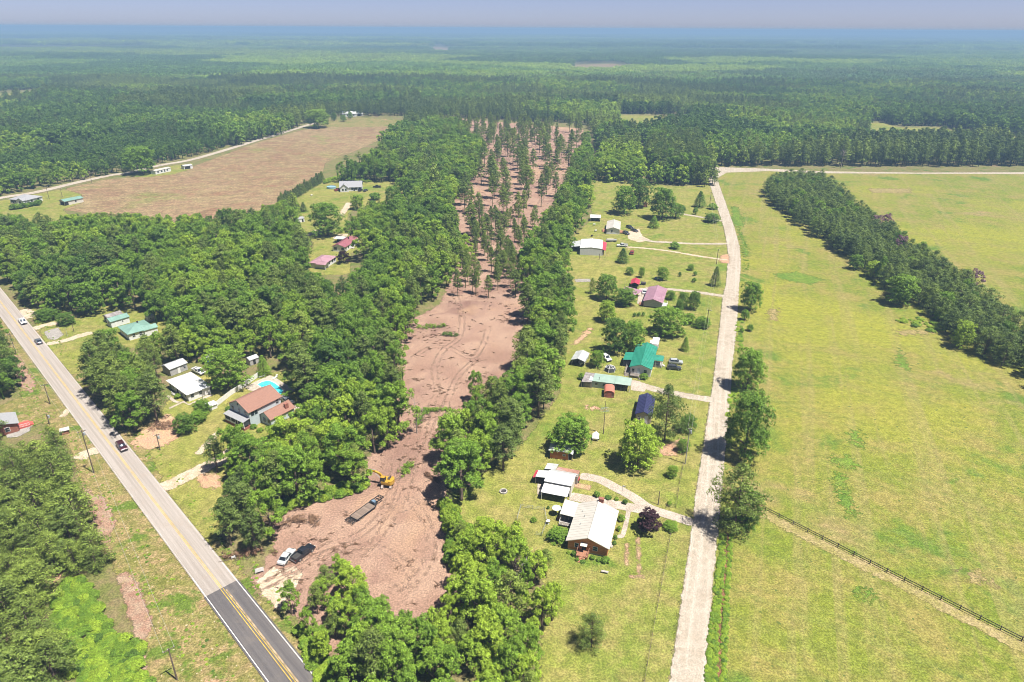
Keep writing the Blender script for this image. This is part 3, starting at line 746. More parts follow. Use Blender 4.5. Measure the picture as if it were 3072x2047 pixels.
def make_pine(seed, H=16.0, Rr=3.4, z0=0.42, levels=13, per=44, size=0.5, fill=0.85, clump=0.26, trunk_mat=None, cone=0.75):
    rg = np.random.default_rng(seed)
    cen, rad = [], []
    m = MB()
    r0 = 0.0155 * H
    lean = rg.uniform(-0.3, 0.3, 2)
    pts = [(0, 0, -0.1), (0, 0, H * 0.04), (lean[0] * .5, lean[1] * .5, H * 0.5), (lean[0], lean[1], H * 0.97)]
    m.tube(pts, [r0 * 1.3, r0, r0 * 0.75, r0 * 0.12], 6)
    for i in range(levels):
        f = i / (levels - 1)
        z = H * (z0 + (0.96 - z0) * f)
        prof = (math.sin(math.pi * min(1, 0.22 + f * 0.8)) ** 0.75) * cone + (1 - cone) * (1 - f)
        nb = int(rg.integers(3, 6))
        a0 = rg.uniform(0, 6.28)
        for b in range(nb):
            if rg.random() > fill: continue
            a = a0 + b * 6.283 / nb + rg.uniform(-.35, .35)
            ln = Rr * prof * rg.uniform(0.6, 1.1)
            rise = ln * rg.uniform(-0.05, 0.45)
            e = (lean[0] * z / H + ln * math.cos(a), lean[1] * z / H + ln * math.sin(a), z + rise)
            m.tube([(lean[0] * z / H, lean[1] * z / H, z), e], [r0 * 0.3, r0 * 0.08], 4, False)
            cen.append(e); rad.append(clump * Rr * rg.uniform(0.75, 1.25))
            if ln > Rr * 0.5:
                q = rg.uniform(0.5, 0.7)
                cen.append((e[0] * q, e[1] * q, z + rise * q + 0.1)); rad.append(clump * Rr * rg.uniform(0.7, 1.1))
    cen.append((lean[0], lean[1], H * 0.965)); rad.append(clump * Rr * 0.75)
    crown = cloud_mesh('crown', [leaf_cloud(cen, rad, per, size, rg, 0.42, 0.45, 0.72, 0.5)], M_needle)
    return crown, m.mesh('trunk', trunk_mat or M_bark, True)

def make_cone(seed, H=8.0, Rr=2.0, n=90, per=40, size=0.3, mat=None, power=0.8, z0=0.04):
    rg = np.random.default_rng(seed)
    cen, rad = [], []
    for i in range(n):
        f = (i + rg.random()) / n
        r = Rr * (1 - f) ** power * rg.uniform(0.75, 1.05)
        a = i * 2.399
        cen.append((r * math.cos(a) * .8, r * math.sin(a) * .8, H * (z0 + (0.95 - z0) * f)))
        rad.append(Rr * (0.16 + 0.16 * (1 - f)))
    crown = cloud_mesh('crown', [leaf_cloud(cen, rad, per, size, rg, 0.45, 0.4)], mat or M_leaf)
    m = MB().tube([(0, 0, -0.1), (0, 0, H * 0.9)], [0.022 * H, 0.006 * H], 6)
    return crown, m.mesh('trunk', M_bark, True)

def make_shrub(seed, H=1.6, Rr=1.0, mat=None):
    rg = np.random.default_rng(seed)
    cen, rad = [], []
    for i in range(34):
        d = rg.normal(size=3); d /= np.linalg.norm(d); d[2] = abs(d[2])
        cen.append((d[0] * Rr * .75, d[1] * Rr * .75, H * 0.25 + d[2] * H * 0.58)); rad.append(Rr * rg.uniform(.18, .32))
    core = leaf_cloud([(0, 0, H * .45)], [Rr * .7], 160, 0.32, rg)
    crown = cloud_mesh('crown', [leaf_cloud(cen, rad, 42, 0.17, rg), core], mat or M_leaf)
    m = MB()
    for k in range(4):
        a = k * 1.57 + 0.4
        m.tube([(0.05 * math.cos(a), 0.05 * math.sin(a), -0.05), (Rr * .4 * math.cos(a), Rr * .4 * math.sin(a), H * .6)], [0.04, 0.015], 5)
    return crown, m.mesh('stem', M_bark, True)

PROTO = {}   # type -> list of (crown mesh, trunk mesh), with reference height and crown radius
REF = {'o': (14.0, 5.0), 'p': (16.0, 3.4), 'y': (10.0, 2.9), 't': (17.0, 2.7), 'c': (8.0, 2.0), 's': (1.6, 1.0), 'm': (9.0, 2.6), 'l': (7.0, 3.4), 'x': (6.5, 1.8), 'd': (12.0, 5.0), 'q': (12.0, 4.4)}
PROTO['o'] = [make_broad(100 + i, lob=12 + 2 * (i % 4), z0=(0.06, 0.12, 0.18)[i % 3], upright=(0.0, 0.35, 0.1, 0.8, 0.0, 0.5, 0.2, 1.0)[i]) for i in range(8)]
PROTO['d'] = [make_broad(150 + i, 12.0, 5.0, 420, 36, 0.36, 0.02, None, 24, (0.0, 0.1, 0.05, 0.15)[i], 1.25) for i in range(4)]
PROTO['q'] = [make_pine(260 + i, 12.0, 4.4, 0.10, 16, 44, 0.42, 0.97, 0.22, None, 1.0) for i in range(2)]
PROTO['p'] = [make_pine(200 + i, z0=0.30 + 0.05 * (i % 3)) for i in range(5)]
PROTO['y'] = [make_pine(300 + i, 10.0, 2.9, 0.10, 12, 40, 0.36, 0.97, 0.25, None, 1.0) for i in range(4)]
PROTO['t'] = [make_pine(400 + i, 17.0, 2.7, 0.60 + 0.05 * (i % 3), 7, 30, 0.42, 0.7, 0.26) for i in range(5)]
PROTO['c'] = [make_cone(500 + i, mat=M_leaf if i else M_needle) for i in range(3)]
PROTO['s'] = [make_shrub(600 + i) for i in range(4)]
PROTO['l'] = [make_broad(700, 7.0, 3.4, 260, 40, 0.3, 0.04, M_plum, 18, 0.0, 1.0)]
PROTO['m'] = [make_broad(720, 9.0, 2.6, 110, 26, 0.3, 0.3, M_mauve)]
PROTO['x'] = [make_cone(740 + i, 6.5, 1.8, 80, 36, 0.3, M_needle, 0.75, 0.02) for i in range(2)]
TREE_NAME = {'d': 'broadleaf_tree', 'q': 'pine_tree', 'o': 'broadleaf_tree', 'p': 'pine_tree', 'y': 'pine_tree', 't': 'pine_tree', 'c': 'evergreen_tree', 's': 'shrub', 'm': 'flowering_tree', 'l': 'purple_tree', 'x': 'cypress_tree'}
TREE_CAT = {'d': 'tree', 'q': 'pine tree', 'o': 'tree', 'p': 'pine tree', 'y': 'pine tree', 't': 'pine tree', 'c': 'tree', 's': 'shrub', 'm': 'tree', 'l': 'tree', 'x': 'cypress'}

def plant(t, x, y, h, r, tint, rg, label, group=None):
    cr, tr = PROTO[t][int(rg.integers(len(PROTO[t])))]
    h0, r0 = REF[t]
    root = empty(TREE_NAME[t], (x, y, 0), rg.uniform(0, 6.28), label, TREE_CAT[t], group)
    root.scale = (r / r0, r / r0, h / h0)
    a = link_mesh('stem' if t == 's' else 'trunk', tr, root)
    b = link_mesh('crown', cr, root)
    b['tint'] = float(tint)
    return root

# ---- scattering of uncounted trees: one object per wood, points carry the attributes
def joined(name, crown, trunk):
    """crown and trunk in one mesh, as the source that a wood repeats"""
    bm = bmesh.new()
    bm.from_mesh(crown)
    n = len(bm.faces)
    nv = len(bm.verts)
    bm.from_mesh(trunk)
    bm.faces.ensure_lookup_table()
    for f in bm.faces[n:]: f.material_index = 1
    me = bpy.data.meshes.new(name)
    bm.to_mesh(me); bm.free()
    me.materials.clear()
    me.materials.append(crown.materials[0]); me.materials.append(trunk.materials[0])
    return bpy.data.objects.new(name, me)

def wood(name, protos, xyz, rz, scl, tint, pid, label=None, category=None):
    me = bpy.data.meshes.new(name)
    n = len(xyz)
    me.vertices.add(n)
    me.vertices.foreach_set('co', np.asarray(xyz, np.float32).ravel())
    for an, ty, arr in (('rz', 'FLOAT', rz), ('tint', 'FLOAT', tint), ('pid', 'INT', pid)):
        a = me.attributes.new(an, ty, 'POINT')
        a.data.foreach_set('value', np.asarray(arr, np.int32 if ty == 'INT' else np.float32))
    a = me.attributes.new('scl', 'FLOAT_VECTOR', 'POINT')
    a.data.foreach_set('vector', np.asarray(scl, np.float32).ravel())
    o = bpy.data.objects.new(name, me)
    COL.objects.link(o)
    ng = bpy.data.node_groups.new(name, 'GeometryNodeTree')
    ng.interface.new_socket('Geometry', in_out='INPUT', socket_type='NodeSocketGeometry')
    ng.interface.new_socket('Geometry', in_out='OUTPUT', socket_type='NodeSocketGeometry')
    gi, go = ng.nodes.new('NodeGroupInput'), ng.nodes.new('NodeGroupOutput')
    mp = ng.nodes.new('GeometryNodeMeshToPoints')
    ip = ng.nodes.new('GeometryNodeInstanceOnPoints')
    jg = ng.nodes.new('GeometryNodeJoinGeometry')
    for p in protos:
        oi = ng.nodes.new('GeometryNodeObjectInfo')
        oi.inputs['Object'].default_value = p
        oi.inputs['As Instance'].default_value = True
        ng.links.new(oi.outputs['Geometry'], jg.inputs[0])
    def na(nm, ty):
        q = ng.nodes.new('GeometryNodeInputNamedAttribute')
        q.data_type = ty
        q.inputs['Name'].default_value = nm
        return q.outputs['Attribute']
    cx = ng.nodes.new('ShaderNodeCombineXYZ')
    ng.links.new(na('rz', 'FLOAT'), cx.inputs[2])
    ng.links.new(gi.outputs[0], mp.inputs['Mesh'])
    ng.links.new(mp.outputs[0], ip.inputs['Points'])
    ng.links.new(jg.outputs[0], ip.inputs['Instance'])
    ip.inputs['Pick Instance'].default_value = True
    ng.links.new(na('pid', 'INT'), ip.inputs['Instance Index'])
    ng.links.new(cx.outputs[0], ip.inputs['Rotation'])
    ng.links.new(na('scl', 'FLOAT_VECTOR'), ip.inputs['Scale'])
    ng.links.new(ip.outputs[0], go.inputs[0])
    md = o.modifiers.new('scatter', 'NODES')
    md.node_group = ng
    tag(o, label, category, None, 'stuff')
    return o

